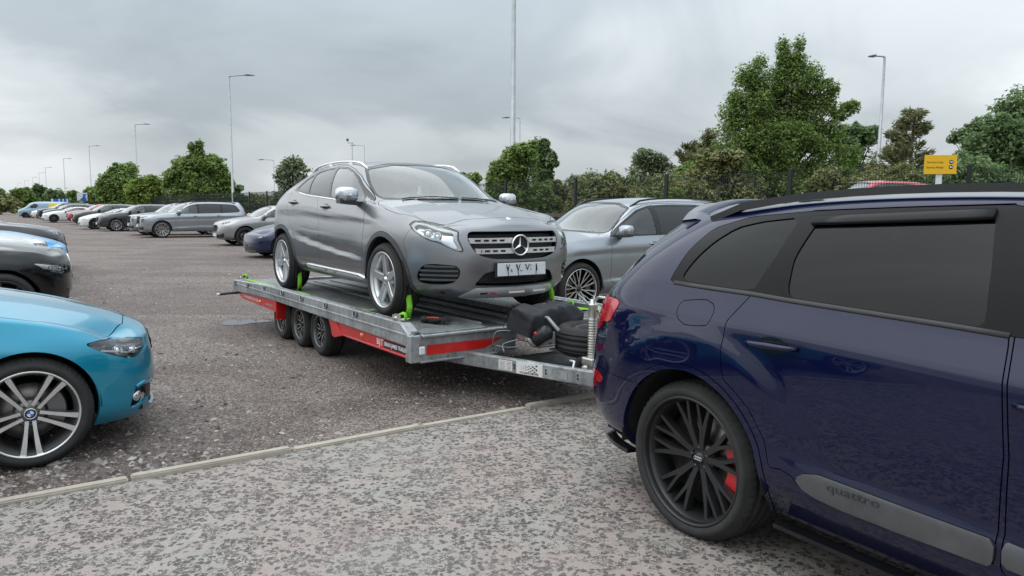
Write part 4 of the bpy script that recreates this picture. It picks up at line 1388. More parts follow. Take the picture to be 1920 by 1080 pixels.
def door_mirror(B, x, z, side, mat, base=None, size=1.0, stalk=0.10):
    """housing on a short foot, with its mirror glass facing back"""
    p, n = B.on_side(x, z - 0.07, side)
    y0 = abs(p.y)
    mb = MB()
    # rounded wedge housing
    V = []; F = []
    secs = [(0.088, 0.02), (0.086, 0.30), (0.076, 0.62), (0.052, 0.86), (0.020, 0.98), (-0.01, 1.0), (-0.045, 0.97)]
    m = 16
    for (dx, k) in secs:
        for q in range(m):
            a = 2 * pi * q / m
            cy, sz_ = abs(cos(a)) ** 0.6 * (1 if cos(a) > 0 else -1), abs(sin(a)) ** 0.6 * (1 if sin(a) > 0 else -1)
            V.append((x + dx * size, side * (y0 + stalk + 0.095 * size + cy * 0.115 * size * k), z + sz_ * 0.082 * size * k - 0.01 * (1 - k)))
    for i in range(len(secs) - 1):
        for q in range(m): F.append((i * m + q, i * m + (q + 1) % m, (i + 1) * m + (q + 1) % m, (i + 1) * m + q))
    F.append(tuple(range(m)))
    mb.add(V, F, True)
    h = mb.obj('door_mirror', mat, B.root)
    g = MB(); q0 = (len(secs) - 1) * m
    g.add([(v[0] + 0.003, v[1], v[2]) for v in V[q0:]], [tuple(range(m))], False); g.obj('mirror_glass', M('mirror_glass'), h)
    f = MB(); f.tube([(x - 0.01, side * (y0 - 0.03), z - 0.090 * size), (x, side * (y0 + stalk * 0.6), z - 0.088 * size), (x + 0.012, side * (y0 + stalk + 0.09 * size), z - 0.080 * size), (x + 0.012, side * (y0 + stalk + 0.195 * size), z - 0.068 * size)], flat=(0.105 * size, 0.034))
    f.obj('mirror_foot', base or M('black_plastic'), h)
    return h
def handle(B, x, z, side, mat, L=0.20, cup=True):
    """pull handle standing off a recess"""
    pts = []
    for k in range(9):
        t = k / 8 - 0.5
        p, n = B.on_side(x + L * t, z + 0.006 * t, side)
        pts.append((p, n, 0.030 * (1 - (2 * t) ** 4) + 0.004))
    V = [p + n * h for p, n, h in pts]
    mb = MB(); mb.tube(V, [0.010 + 0.004 * (1 - abs(k / 4 - 1)) for k in range(9)], 8)
    h = mb.obj('door_handle', mat, B.root)
    if cup:
        c = MB(); V = []; 
        p0, n0 = B.on_side(x, z, side)
        Vv = [B.on_side(x + 0.075 * cos(a), z + 0.036 * sin(a), side, 0.0015)[0] for a in np.linspace(0, 2 * pi, 20, endpoint=False)]
        c.add(Vv, [tuple(range(20)) if side > 0 else tuple(range(19, -1, -1))], False)
        c.obj('handle_recess', M('gloss_black'), h)
    return h
def rail(B, name, xs, y, side, mat, hgt=0.045, r=0.014, foot=True, flat=None):
    pts = []
    n = len(xs) if isinstance(xs, list) else 12
    for k in range(n):
        t = k / (n - 1)
        x = xs[0] + (xs[1] - xs[0]) * t if not isinstance(xs, list) else xs[k]
        p, nn = B.on_top(x, side * y)
        e = min(1, t / 0.10, (1 - t) / 0.10)
        pts.append(p + Vector((0, 0, hgt * (e ** 0.6) - 0.004)))
    mb = MB(); mb.tube(pts, r, 8, flat=flat)
    if foot:
        for t in (0.35, 0.65):
            q = pts[int(t * (n - 1))]; mb.box(q.x - 0.05, q.x + 0.05, q.y - 0.010, q.y + 0.010, q.z - hgt - 0.01, q.z)
    return mb.obj(name, mat, B.root)


def mirror_half(h):
    """half outline with y<0, listed from the centre line round to the centre line -> closed outline"""
    return list(h) + [(-a, b) for a, b in reversed(h) if abs(a) > 1e-6]
def mirror_top(h):
    return list(h) + [(a, -b) for a, b in reversed(h) if abs(b) > 1e-6]
def glaze(B, poly, proj, side, mat, trim=0.02, name='window', tmat=None, sink=0.004, **kw):
    t = B.take(poly, proj, side, gap=0.001, grow=trim, **kw) if trim else None
    if t is None:
        g = B.take(poly, proj, side, **kw)
        return g.obj(name, mat, B.root, off=-sink)
    g, rest = B.take(poly, proj, side, sheet=t, **kw)
    w = g.obj(name, mat, B.root, off=-sink)
    rest.obj('window_trim', tmat or M('gloss_black'), B.root, off=-0.001, flange=0.012)
    return w
def lamp_unit(B, piece, poly, phi, side, balls, drl, depth=0.05, bowl=None, thin=0.012, name='headlight'):
    """clear lens over a dark housing with projector lenses and a light guide"""
    r = B.root
    h = piece.obj(name, bowl or M('lamp_dark'), r, off=-depth)
    piece.obj('lens', M('lens_glass'), h, off=0.001)
    for (u, z, rad) in balls:
        p, n = B.on_diag(u, z, phi, side, -0.030)
        if p is None: continue
        mb = MB(); q = Matrix.Translation(p) @ n.to_track_quat('Y', 'Z').to_matrix().to_4x4()
        mb.lathe([(rad * 1.25, -0.02), (rad * 1.2, 0.012), (rad * 1.02, 0.012), (rad * 0.95, 0.0)], 20)
        mb.v = [tuple(q @ Vector(v)) for v in mb.v]
        pr = mb.obj('projector_ring', M('lamp_silver'), h)
        mb = MB(); mb.ball((0, 0, 0), rad, rad * 0.7, rad, 14, 8); mb.v = [tuple(q @ Vector(v)) for v in mb.v]
        mb.obj('projector_lens', M('mirror_glass'), h)
    if drl:
        pts = [B.on_diag(u, z, phi, side, -0.014)[0] for u, z in drl]
        pts = [p for p in pts if p is not None]
        mb = MB(); mb.tube(pts, thin, 8); mb.obj('light_guide', M('drl'), h)
    return h
def inset(poly, d):
    c = np.mean(np.array(poly), 0)
    out = []
    for p in poly:
        v = np.array(p) - c; l = np.linalg.norm(v); out.append(tuple(c + v * max(0, l - d) / l))
    return out
def number_plate(B, z, rear=False, w=0.52, h=0.111, marks=None, tilt=0.0, off=0.012):
    p, n = B.on_front(0, z, off, rear)
    mb = MB(); mb.box(-0.004, 0.004, -w / 2, w / 2, -h / 2, h / 2, 0.002)
    o = mb.obj('number_plate', M('plate_white'), B.root, p, (0, -tilt, pi if rear else 0))
    if marks: marks(o)
    return o
def build_gla():
    root = car_root('crossover_car', (-0.445, 7.20, DECK), AZ_T, 'grey metallic crossover car strapped on the flatbed trailer', 'car')
    sp = SPEC['hatch_suv']
    B = PosedBody(sp, root, 3)
    P = M('grey_paint')
    z1 = lambda a, b: (480 + a / 3, 260 + b / 3)
    z2 = lambda a, b: (740 + a / 4.5, 360 + b / 4.5)
    for s in (-1, 1):
        for cx in (0, -2.699):
            arch_band(B, cx, 0.345, 0.385, 0.045, s, M('cladding'))
            B.well(cx, 0.345, 0.385, s, M('inner_dark'))
    # ---- glass
    dlo = rnd([(-2.44, 1.185, 0.01), (-2.0, 1.125), (-1.61, 1.10), (-1.27, 1.078), (-.87, 1.050), (-.50, 1.022, .01), (-.52, 1.052), (-.78, 1.190), (-.95, 1.290), (-1.14, 1.360), (-1.36, 1.408), (-1.63, 1.424), (-1.95, 1.410), (-2.16, 1.372), (-2.34, 1.275)], 0.06)
    fwin = [(-1.345, 1.095), (-.87, 1.065), (-.56, 1.040), (-.80, 1.182), (-.97, 1.278), (-1.15, 1.344), (-1.36, 1.391), (-1.62, 1.408), (-1.48, 1.27)]
    rwin = [(-1.95, 1.135), (-1.61, 1.113), (-1.395, 1.100), (-1.53, 1.27), (-1.675, 1.409), (-1.93, 1.396), (-2.12, 1.363)]
    qwin = [(-2.0, 1.142), (-2.37, 1.190), (-2.29, 1.275), (-2.16, 1.348)]
    for s in (-1, 1):
        t = B.take(dlo, 'side', s, gap=0.001, zr=(0.98, 1.47))
        for nm, w, mt in (('front_window', fwin, 'clear_glass'), ('rear_window', rwin, 'tint_glass'), ('quarter_window', qwin, 'tint_glass')):
            g, t = B.take(rnd(w, 0.02), 'side', s, sheet=t)
            g.obj(nm, M(mt), root, off=-0.005)
        t.obj('window_trim', M('gloss_black'), root, off=-0.001, flange=0.012)
        B.strip('belt_moulding', [(x, z - 0.004) for x, z in [(-2.45, 1.185), (-2.2, 1.142), (-2.0, 1.120), (-1.75, 1.103), (-1.5, 1.088), (-1.27, 1.073), (-1.0, 1.054), (-.8, 1.040), (-.62, 1.028)]], lambda x, z: B.on_side(x, z, s), 0.016, 0.006, M('chrome'))
    left = B.pxpoly([(628, 172), (642, 235), (668, 292), (702, 330)], 'front', 0, z1)
    ws = [(0, 1.432), (-0.30, 1.424), left[0], left[1], left[2], left[3], (-0.35, 1.078), (0, 1.083)]
    glaze(B, rnd(mirror_half(ws), 0.03), 'front', 0, M('screen_glass'), 0.022, 'windscreen', xr=(-1.4, -0.05), zr=(0.98, 1.48), thr=0.12)
    rw = [(0, 1.30), (-0.30, 1.28), (-0.38, 1.22), (-0.52, 1.08), (-0.46, 1.055), (0, 1.05)]
    glaze(B, rnd(mirror_half(rw), 0.04), 'rear', 0, M('tint_glass'), 0.02, 'rear_screen', xr=(-3.7, -2.9), zr=(1.0, 1.45), thr=0.15)
    # ---- lamps, grille, intakes
    head = B.pxpoly([(122, 272), (160, 242), (240, 245), (350, 264), (450, 297), (542, 332), (540, 400), (582, 495), (575, 510), (520, 497), (440, 463), (370, 428), (300, 413), (220, 373), (150, 320)], 40, -1, z2)
    vent = rnd(B.pxpoly([(185, 715), (205, 650), (250, 614), (330, 606), (520, 622), (556, 660), (545, 720), (500, 768), (420, 783), (280, 780), (204, 760)], 40, -1, z2), 0.03)
    for s in (-1, 1):
        lp = B.take(head, 40, s, gap=0.002, zr=(0.5, 1.0))
        hi = inset(head, 0.022)
        u0 = min(p[0] for p in head)
        ho = lamp_unit(B, lp, head, 40, s, [(0.215, 0.795, 0.032), (0.130, 0.765, 0.030)], None)
        inner, ring = B.take(inset(head, 0.046), 40, s, sheet=lp)
        guide, edge_ = B.take(inset(head, 0.014), 40, s, sheet=ring)
        guide.obj('light_guide', M('drl'), ho, off=-0.012, flange=0.012)
        edge_.obj('lamp_rim', M('gloss_black'), ho, off=-0.010)
        # reflector bowl behind the projectors
        inner.obj('reflector', M('lamp_silver'), ho, off=-0.042)
        vp = B.take(vent, 40, s, gap=0.001, zr=(0.2, 0.62))
        vo = vp.obj('bumper_vent', M('cladding'), root, off=-0.045, flange=0)
        zs = [0.375, 0.415, 0.455, 0.493]
        for zz in zs:
            us = np.linspace(-0.055, 0.285, 9) if zz < 0.48 else np.linspace(-0.03, 0.24, 7)
            pts = [B.on_diag(u, zz, 40, s, -0.018)[0] for u in us]
            mb = MB(); mb.tube([p for p in pts if p], flat=(0.03, 0.016)); mb.obj('vent_slat', M('cladding'), vo)
    gh = [(0, 0.790), (-0.455, 0.790), (-0.482, 0.765), (-0.485, 0.72), (-0.468, 0.665), (-0.44, 0.62), (-0.39, 0.583), (-0.27, 0.556), (0, 0.548)]
    gp = B.take(rnd(mirror_half(gh), 0.03), 'front', 0, gap=0.001, zr=(0.5, 0.85), xr=(0.3, 1))
    gr = gp.obj('grille', M('grille_mesh'), root, off=-0.055)
    for zc, yo, hh in ((0.714, 0.478, 0.046), (0.624, 0.435, 0.046)):
        for s in (-1, 1):
            for (za, zb, ya, yb) in ((hh / 2 - 0.014, hh / 2, 0.06, yo), (-hh / 2, -hh / 2 + 0.014, 0.06, yo - 0.012)):
                pts = []
                for k in range(13):
                    y = ya + (yb - ya) * k / 12
                    p, n = B.on_front(s * y, zc + (za + zb) / 2, -0.008); pts.append(p)
                mb = MB(); mb.tube(pts, flat=(0.012, zb - za)); mb.obj('grille_bar', M('bright_silver'), gr)
            for k, (y0, y1) in enumerate(((0.06, 0.15), (0.20, 0.225), (0.275, 0.30), (0.35, 0.375), (yo - 0.05, yo - 0.006))):
                pts = [B.on_front(s * (y0 + (y1 - y0) * q / 3), zc, -0.0105)[0] for q in range(4)]
                mb = MB(); mb.tube(pts, flat=(0.012, hh - 0.008)); mb.obj('grille_bridge', M('bright_silver'), gr)
    # round badge with three-pointed star
    p, n = B.on_front(0, 0.668, 0.010)
    mb = MB(); mb.lathe([(0.090, -0.012), (0.094, 0.004), (0.088, 0.010), (0.080, 0.006), (0.078, -0.012)], 40, axis='x')
    bd = mb.obj('badge_ring', M('chrome'), root, p)
    mb = MB(); mb.lathe([(0.001, -0.008), (0.079, -0.008)], 32, axis='x'); mb.obj('badge_disc', M('ink'), bd)
    mb = MB()
    for k in range(3):
        a = pi / 2 + 2 * pi * k / 3
        for sg in (-1, 1):
            q = [(0.0075, 0, 0), (-0.003, 0.0135 * cos(a + sg * pi / 3), 0.0135 * sin(a + sg * pi / 3)), (-0.003, 0.080 * cos(a), 0.080 * sin(a))]
            mb.add(q, [(0, 1, 2) if sg < 0 else (0, 2, 1)], False)
    mb.obj('badge_star', M('chrome'), bd)
    lw = [(0, 0.452), (-0.26, 0.455), (-0.355, 0.435), (-0.425, 0.345), (-0.415, 0.325), (-0.18, 0.315), (0, 0.312)]
    lpz = B.take(rnd(mirror_half(lw), 0.02), 'front', 0, gap=0.001, zr=(0.25, 0.55), xr=(0.3, 1))
    lpz.obj('lower_intake', M('grille_mesh'), root, off=-0.05)
    sk = [(0, 0.303), (-0.40, 0.308), (-0.445, 0.285), (-0.50, 0.225), (-0.46, 0.20), (0, 0.195)]
    skp = B.take(rnd(mirror_half(sk), 0.012), 'front', 0, gap=0.001, zr=(0.15, 0.34), xr=(0.3, 1), thr=-0.2)
    so = skp.obj('skid_plate', M('bright_silver'), root, off=0.006, flange=0.02)
    for y in (-0.27, 0.0, 0.27):
        pts = [B.on_front(y + d, 0.262, 0.008)[0] for d in np.linspace(-0.085, 0.085, 6)]
        mb = MB(); mb.tube(pts, flat=(0.006, 0.022)); mb.obj('skid_plate_rib', M('chrome'), so)
    def marks(o):
        # marker-pen scrawl over the plate: the surviving strokes
        mb = MB()
        W, H = 0.52, 0.111
        def st(pts, w): mb.tube([(0.0055, -0.26 + a * W, 0.0555 - b * H) for a, b in pts], flat=(0.002, w * 1.7), up=(1, 0, 0))
        st([(0.17, 0.10), (0.20, 0.62)], .010); st([(0.23, 0.10), (0.20, 0.62)], .007); st([(0.20, 0.3), (0.215, 0.98)], .006); st([(0.26, 0.50), (0.285, 0.52), (0.27, 0.66), (0.295, 0.64)], .007)
        st([(0.37, 0.10), (0.41, 0.60)], .008); st([(0.45, 0.10), (0.41, 0.60)], .007); st([(0.39, 0.15), (0.425, 0.98)], .006); st([(0.45, 0.58), (0.51, 0.62)], .006)
        st([(0.565, 0.12), (0.605, 0.58)], .010); st([(0.645, 0.12), (0.605, 0.58)], .007); st([(0.66, 0.22), (0.70, 0.22)], .006); st([(0.66, 0.52), (0.70, 0.52)], .006)
        st([(0.79, 0.10), (0.79, 0.92)], .006); st([(0.79, 0.2), (0.80, 0.65)], .014)
        q = mb.obj('plate_marks', M('ink'), o); q['kind'] = 'stuff'
    mb = MB(); p, n = B.on_front(0, 0.465, 0.006)
    mb.box(-0.01, 0.004, -0.275, 0.275, -0.068, 0.064, 0.004); mb.obj('plate_holder', M('black_plastic'), root, p)
    number_plate(B, 0.465, marks=marks, off=0.018)
    # ---- panels
    hd = [(-0.24, 0.0), (-0.33, -0.38), (-0.47, -0.655), (-0.47, -0.705), (-0.30, -0.785), (-0.05, -0.815), (0.16, -0.815), (0.33, -0.775), (0.47, -0.655), (0.57, -0.50), (0.66, -0.25), (0.685, 0.0)]
    hp = B.take(mirror_top(hd), 'top', 0, gap=0.0022, thr=0.2, zr=(0.72, 1.2), xr=(-0.6, 0.85))
    hp.obj('bonnet', P, root, flange=0.018)
    fd = [(-1.66, 1.20), (-1.66, 1.08), (-1.565, 0.80), (-1.56, 0.42), (-1.50, 0.375), (-1.05, 0.352), (-0.56, 0.332), (-0.47, 0.38), (-0.44, 0.63), (-0.42, 0.86), (-0.46, 0.98), (-0.52, 1.055), (-0.77, 1.20), (-0.95, 1.305), (-1.15, 1.378), (-1.38, 1.425), (-1.66, 1.44)]
    rd = [(-1.655, 1.45), (-1.655, 1.08), (-1.56, 0.80), (-1.555, 0.42), (-1.60, 0.378), (-2.13, 0.405), (-2.215, 0.50), (-2.26, 0.62), (-2.36, 0.745), (-2.46, 0.84), (-2.505, 1.0), (-2.48, 1.16), (-2.43, 1.24), (-2.20, 1.385), (-1.95, 1.428)]
    for s in (-1, 1):
        B.take(rnd(fd, 0.02), 'side', s, gap=0.002).obj('front_door', P, root, flange=0.015)
        B.take(rnd(rd, 0.02), 'side', s, gap=0.002).obj('rear_door', P, root, flange=0.015)
        fend = [(-0.435, 0.30), (-0.435, 0.63), (-0.415, 0.86), (-0.46, 1.0), (-0.40, 1.2), (0.9, 1.2), (0.52, 0.86), (0.42, 0.82), (0.36, 0.70), (0.40, 0.60), (0.40, 0.30)]
        B.take(fend, 'side', s, gap=0.0015, xr=(-0.5, 0.5), zr=(0.3, 1.1)).obj('front_wing', P, root, flange=0.015)
        st_ = B.strip('sill_moulding', [(x, 0.335 - 0.02 * (x + 2.05) / 1.6) for x in np.linspace(-2.06, -0.44, 14)], lambda x, z: B.on_side(x, z, s, 0.004), [0.02] + [0.072] * 12 + [0.02], 0.016, M('satin_chrome'))
        for x in (-1.37, -1.14):
            B.strip('sill_step', [(x + d, 0.335 - 0.02 * (x + 2.05) / 1.6 + 0.004) for d in (-0.05, 0, 0.05)], lambda xx, z: B.on_side(xx, z, s, 0.012), 0.026, 0.008, M('chrome'))
        handle(B, -2.33, 1.03, s, M('grey_paint'), 0.19)
        handle(B, -1.40, 0.985, s, M('grey_paint'), 0.19)
        door_mirror(B, -0.62, 1.105 if s < 0 else 1.085, s, M('mirror_chrome'), size=0.94 if s < 0 else 0.84, stalk=0.04 if s < 0 else 0.015)
        rail(B, 'roof_rail', (-1.02, -2.52), 0.555, s, M('chrome'), 0.028, 0.013)
    # reflective trims at the back
    for s in (-1, 1):
        tl = [(0.42, 0.98), (0.75, 1.0), (0.83, 0.90), (0.70, 0.82), (0.42, 0.84)]
        q = B.take([(s * a, b) for a, b in tl], 'rear', 0, gap=0.002, xr=(-3.8, -2.9), thr=0.1)
        q.obj('tail_light', M('red_lens'), root, off=0.001, flange=0.01)
    B.sheet.obj('body', P, root, flange=0.015)
    sh = B.full
    shell = CarBodyShell(B, dlo, ws, rw)
    B.floor(0.25)
    cabin(B, -0.62, 0.98, 0.68, -1.45, 0.55, M('cabin_dark'), M('cabin_dark'), rear=-2.35)
    for x, y in ((0, -.785), (0, .785), (-2.699, -.785), (-2.699, .785)):
        add_wheel(root, 'five_spoke', x, y, 0.335, spin=0.1 if x == 0 else 0.5)
    # wipers and interior mirror
    for (xa, ya, xb, yb) in ((-0.235, 0.05, -0.335, -0.52), (-0.30, 0.55, -0.25, 0.10)):
        pts = [B.on_top(xa + (xb - xa) * t, ya + (yb - ya) * t, 0.008)[0] for t in np.linspace(0, 1, 8)]
        mb = MB(); mb.tube(pts, 0.006, 6); mb.obj('wiper', M('black_plastic'), root)
    mb = MB(); mb.box(-0.99, -0.96, -0.11, 0.11, 1.30, 1.365, 0.012); mb.tube([(-0.98, 0, 1.36), (-0.96, 0, 1.42)], 0.012, 6); mb.obj('rear_view_mirror', M('cabin_dark'), root)
    mb = MB(); mb.prism([(-0.03, 0), (0.03, 0), (0.01, 0.09), (-0.01, 0.09)], -0.003, 0.003, axis='x'); mb.tube([(0, 0, 0.09), (0, 0, 0.16)], 0.002, 4)
    mb.obj('air_freshener', M('white_plastic'), root, (-0.94, 0.0, 1.13))
    # small round badge on the bonnet edge
    p, n = B.on_top(0.70, 0, 0.002); mb = MB(); mb.lathe([(0.001, 0.004), (0.020, 0.003), (0.024, -0.003)], 20, axis='z')
    o = mb.obj('bonnet_badge', M('chrome'), root, p); o.rotation_euler = n.to_track_quat('Z', 'Y').to_euler()
    return root
def CarBodyShell(B, dlo, ws, rw, off=-0.022, zlo=None):
    """dark inner structure seen in the shut lines"""
    sh = B.full
    def cutout(sh, poly, proj, side, **kw):
        f = sd(B.coords('front' if proj == 'rear' else proj, sh.V, side), poly) + 0.012
        return sh.clip(f, B.mask(sh, proj, side, **kw), True)
    for s in (-1, 1):
        if dlo: sh = cutout(sh, dlo, 'side', s, thr=0.1)
        for cx in (0, -B.sp['wb']):
            c, n = sh.fc(); f = np.hypot(sh.V[:, 0] - cx, sh.V[:, 2] - B.sp['axz'] - 0.01) - B.sp['arch'] - 0.01
            sh = sh.clip(f, (c[:, 1] * s > 0.45) & (np.abs(c[:, 0] - cx) < 0.8), True)
    if ws: sh = cutout(sh, mirror_half(ws), 'front', 0, zr=(0.9, 3), thr=0.05)
    if rw: sh = cutout(sh, mirror_half(rw), 'rear', 0, zr=(0.9, 3), thr=0.05)
    # the front end is full of openings: stop short of it
    c, n = sh.fc()
    sh = Sheet(sh.V, sh.N, [f for f, cc in zip(sh.F, c) if not (cc[0] > 0.25 and cc[2] < 0.9)])
    return sh.obj('inner_structure', M('inner_dark'), B.root, off=off)
principled('bright_silver', (0.74, 0.75, 0.76), 0.26, 0.45, coat=0.3)
principled('mirror_chrome', (0.55, 0.57, 0.60), 0.16, 0.9, coat=0.5)
def grille_mat():
    mt = principled('grille_mesh', (0.012, 0.012, 0.013), 0.35)
    nt = mt.node_tree; b = nt.nodes['Principled BSDF']; N = nt.nodes.new; L = nt.links.new
    tc = N('ShaderNodeTexCoord'); vo = N('ShaderNodeTexVoronoi'); vo.inputs['Scale'].default_value = 60; vo.inputs['Randomness'].default_value = 0.0
    mp = N('ShaderNodeMapping'); mp.inputs['Scale'].default_value = (0.02, 0.8, 1.3); mp.inputs['Rotation'].default_value = (0.78, 0, 0)
    L(tc.outputs['Object'], mp.inputs[0]); L(mp.outputs[0], vo.inputs['Vector'])
    bp = N('ShaderNodeBump'); bp.inputs['Strength'].default_value = 1.0; bp.inputs['Distance'].default_value = 0.01
    L(vo.outputs['Distance'], bp.inputs['Height']); L(bp.outputs[0], b.inputs['Normal'])
grille_mat()
# ------------------------------------------------------------------ the dark blue towing car
paint('navy_paint', (0.0038, 0.0064, 0.036), 0.12, 0.30, 0.14, dirt_h=0.70, spec=0.0, cr=(0.008, 0.025))
principled('blade_grey', (0.12, 0.124, 0.132), 0.38, 0.6, coat=0.2, var=0.2)
principled('lens_dark_red', (0.16, 0.004, 0.012), 0.15, coat=0.9)
def rings_badge(w, d):
    hd = d['hd']
    for k in range(4):
        mb = MB(); mb.lathe([(0.0062, -0.0015), (0.0078, -0.003), (0.0094, -0.0015)], 16, cen=(-0.0165 + 0.011 * k, hd - 0.0075, 0))
        mb.obj('badge_ring', M('satin_chrome'), w)
def roundel(w, d, r=0.030):
    hd = d['hd']
    mb = MB(); mb.lathe([(0.001, hd - 0.0095), (r, hd - 0.0085), (r + 0.003, hd + 0.004)], 24); mb.obj('roundel_disc', M('ink'), w)
    for k in range(4):
        mb = MB(); V = [(0, hd - 0.0110, 0)]
        for q in range(7):
            a = pi / 2 * k + pi / 2 * q / 6
            V.append((0.62 * r * cos(a), hd - 0.0110, 0.62 * r * sin(a)))
        mb.add(V, [(0, q + 2, q + 1) for q in range(6)], False)
        mb.obj('roundel_quarter', M('roundel_blue') if k % 2 else M('white_plastic'), w)
    mb = MB(); mb.lathe([(r - 0.002, hd - 0.010), (r, hd - 0.0115), (r + 0.003, hd - 0.009)], 24); mb.obj('roundel_rim', M('chrome'), w)
principled('roundel_blue', (0.01, 0.16, 0.62), 0.3, coat=0.5)
def build_q7():
    a = radians(-57.4)
    C = Vector((0.836, 3.417, 0)); fx = Vector((cos(a), sin(a), 0)); fy = Vector((-sin(a), cos(a), 0))
    O = C + fx * 2.994 + fy * 0.965
    root = car_root('estate_suv', O, a, 'dark navy blue sport utility car with black wheels towing the trailer', 'car')
    B = PosedBody(SPEC['big_suv'], root, 3)
    P = M('navy_paint')
    qz = lambda u, v: (1080 + u * 840 / 1194, 320 + v * 760 / 1080)
    wb = 2.994
    px = lambda pts, proj='side': B.pxpoly(pts, proj, -1, qz)
    lip = 0.028
    for s in (-1, 1):
        for cx in (0, -wb):
            arch_band(B, cx, 0.392, 0.432, lip, s, P, gap=0.0015, name='wheel_arch_lip')
            B.well(cx, 0.392, 0.432, s, M('inner_dark'))
    dlo = px([(250, 292), (272, 255), (305, 208), (370, 152), (470, 122), (640, 107), (900, 97), (1172, 90)]) + [(-1.20, 1.475), (-0.95, 1.33), (-0.68, 1.165)] + px([(1158, 442), (860, 394), (560, 347), (470, 331), (330, 311), (262, 300)])
    qwin = px([(276, 290), (320, 232), (370, 187), (430, 150), (500, 134), (602, 123), (536, 225), (472, 320), (380, 307)])
    rwin = px([(561, 336), (582, 232), (640, 142), (648, 128), (880, 121), (1122, 113), (1108, 260), (1090, 418), (860, 382)])
    rdoor = px([(612, 112), (640, 106), (900, 96), (1178, 88), (1165, 300), (1152, 470), (1140, 760), (1112, 1050), (860, 955), (700, 893), (600, 850), (575, 815), (540, 792)]) + [(-2.512, 0.50), (-2.548, 0.62), (-2.625, 0.735), (-2.72, 0.805)] + px([(388, 552), (384, 480), (402, 400), (472, 326), (540, 225)])
    fuel = rnd(px([(265, 388), (278, 346), (352, 342), (374, 362), (352, 415), (286, 411)]), 0.03)
    cen = np.mean(np.array(qwin), 0)
    for s in (-1, 1):
        t = B.take(rnd(dlo, 0.02), 'side', s, gap=0.001, zr=(1.05, 1.66))
        for nm, w, mt in (('quarter_window', qwin, 'dark_glass'), ('rear_door_window', rwin, 'dark_glass'), ('front_door_window', [(-1.60, 1.18), (-0.80, 1.19), (-0.98, 1.32), (-1.22, 1.45), (-1.60, 1.54)], 'tint_glass')):
            g, t = B.take(rnd(w, 0.025), 'side', s, sheet=t)
            g.obj(nm, M(mt), root, off=-0.006)
        t.obj('window_trim', M('pillar_black'), root, off=-0.001, flange=0.014)
        # smoked wind deflector along the top of the rear door glass
        top = px([(640, 128), (740, 124), (840, 120), (940, 116), (1040, 112), (1124, 108)])
        if s < 0: tp = top
        B.strip('wind_deflector', [(x, z - 0.012) for x, z in tp], lambda x, z: B.on_side(x, z, s, 0.006), 0.046, 0.009, M('deflector'))
        seal = px([(262, 298), (330, 309), (470, 329), (560, 345), (700, 367), (860, 392), (1000, 414), (1156, 440)])
        if s < 0: sl = seal
        B.strip('window_seal', sl, lambda x, z: B.on_side(x, z, s), 0.020, 0.006, M('black_plastic'))
    ws = [(0, 1.60), (-0.35, 1.588), (-0.60, 1.53), (-0.74, 1.21), (-0.40, 1.20), (0, 1.205)]
    glaze(B, rnd(mirror_half(ws), 0.03), 'front', 0, M('screen_glass'), 0.02, 'windscreen', xr=(-1.5, -0.1), zr=(1.1, 1.68), thr=0.12)
    rw = [(0, 1.53), (-0.45, 1.51), (-0.54, 1.46), (-0.70, 1.21), (-0.60, 1.18), (0, 1.175)]
    glaze(B, rnd(mirror_half(rw), 0.04), 'rear', 0, M('dark_glass'), 0.02, 'rear_screen', xr=(-4.2, -3.2), zr=(1.1, 1.62), thr=0.12)
    lampside = px([(98, 337), (123, 345), (90, 405)]) + [(-4.3, 0.905), (-4.3, 1.10)]
    reflside = px([(56, 529), (72, 550), (70, 567)]) + [(-4.3, 0.545), (-4.3, 0.605)]
    for s in (-1, 1):
        B.take(lampside, 'side', s, gap=0.002, thr=0.05).obj('tail_light', M('red_lens'), root, off=0.003, flange=0.012)
        B.take(reflside, 'side', s, gap=0.0015, thr=0.05).obj('rear_reflector', M('red_lens'), root, off=0.002, flange=0.01)
        # tail lamps wrap round the corner: cut on the diagonal seen from behind
        tl = [(0.55, 1.085), (0.80, 1.10), (0.865, 1.095), (0.905, 1.04), (0.915, 0.98), (0.905, 0.90), (0.74, 0.92), (0.55, 0.955)]
        q = B.take([(s * u, z) for u, z in rnd(tl, 0.02)], 'rear', 0, gap=0.002, xr=(-4.3, -3.2), thr=-0.05)
        o = q.obj('tail_light', M('red_lens'), root, off=0.002, flange=0.012)
        for zz in (0.95, 1.0, 1.045):
            pts = [B.on_front(s * y, zz, 0.003, True)[0] for y in np.linspace(0.62, 0.86, 7)]
            mb = MB(); mb.tube(pts, flat=(0.004, 0.007)); mb.obj('tail_light_bar', M('lens_dark_red'), o)
        rf = [(0.66, 0.60), (0.875, 0.60), (0.88, 0.555), (0.66, 0.56)]
        q = B.take([(s * u, z) for u, z in rf], 'rear', 0, gap=0.0015, xr=(-4.3, -3.2), thr=-0.05)
        q.obj('rear_reflector', M('red_lens'), root, off=0.002, flange=0.01)
    rp, fp = rdoor, None
    for s in (-1, 1):
        fl = B.take(fuel, 'side', s, gap=0.0018)
        fl.obj('fuel_flap' if s < 0 else 'side_panel', P, root, flange=0.012)
    trim = rnd(px([(581, 818), (600, 806), (640, 808), (860, 890), (1122, 985), (1114, 1056), (860, 962), (700, 900), (618, 860)]), 0.012)
    x_f = max(p[0] for p in rdoor)
    fdoor = [(-1.70, 1.60), (-1.665, 1.16), (-1.625, 0.80), (-1.63, 0.42), (-1.55, 0.375), (-0.62, 0.36), (-0.52, 0.45), (-0.50, 0.90), (-0.60, 1.14), (-0.80, 1.29), (-1.05, 1.46), (-1.30, 1.56)]
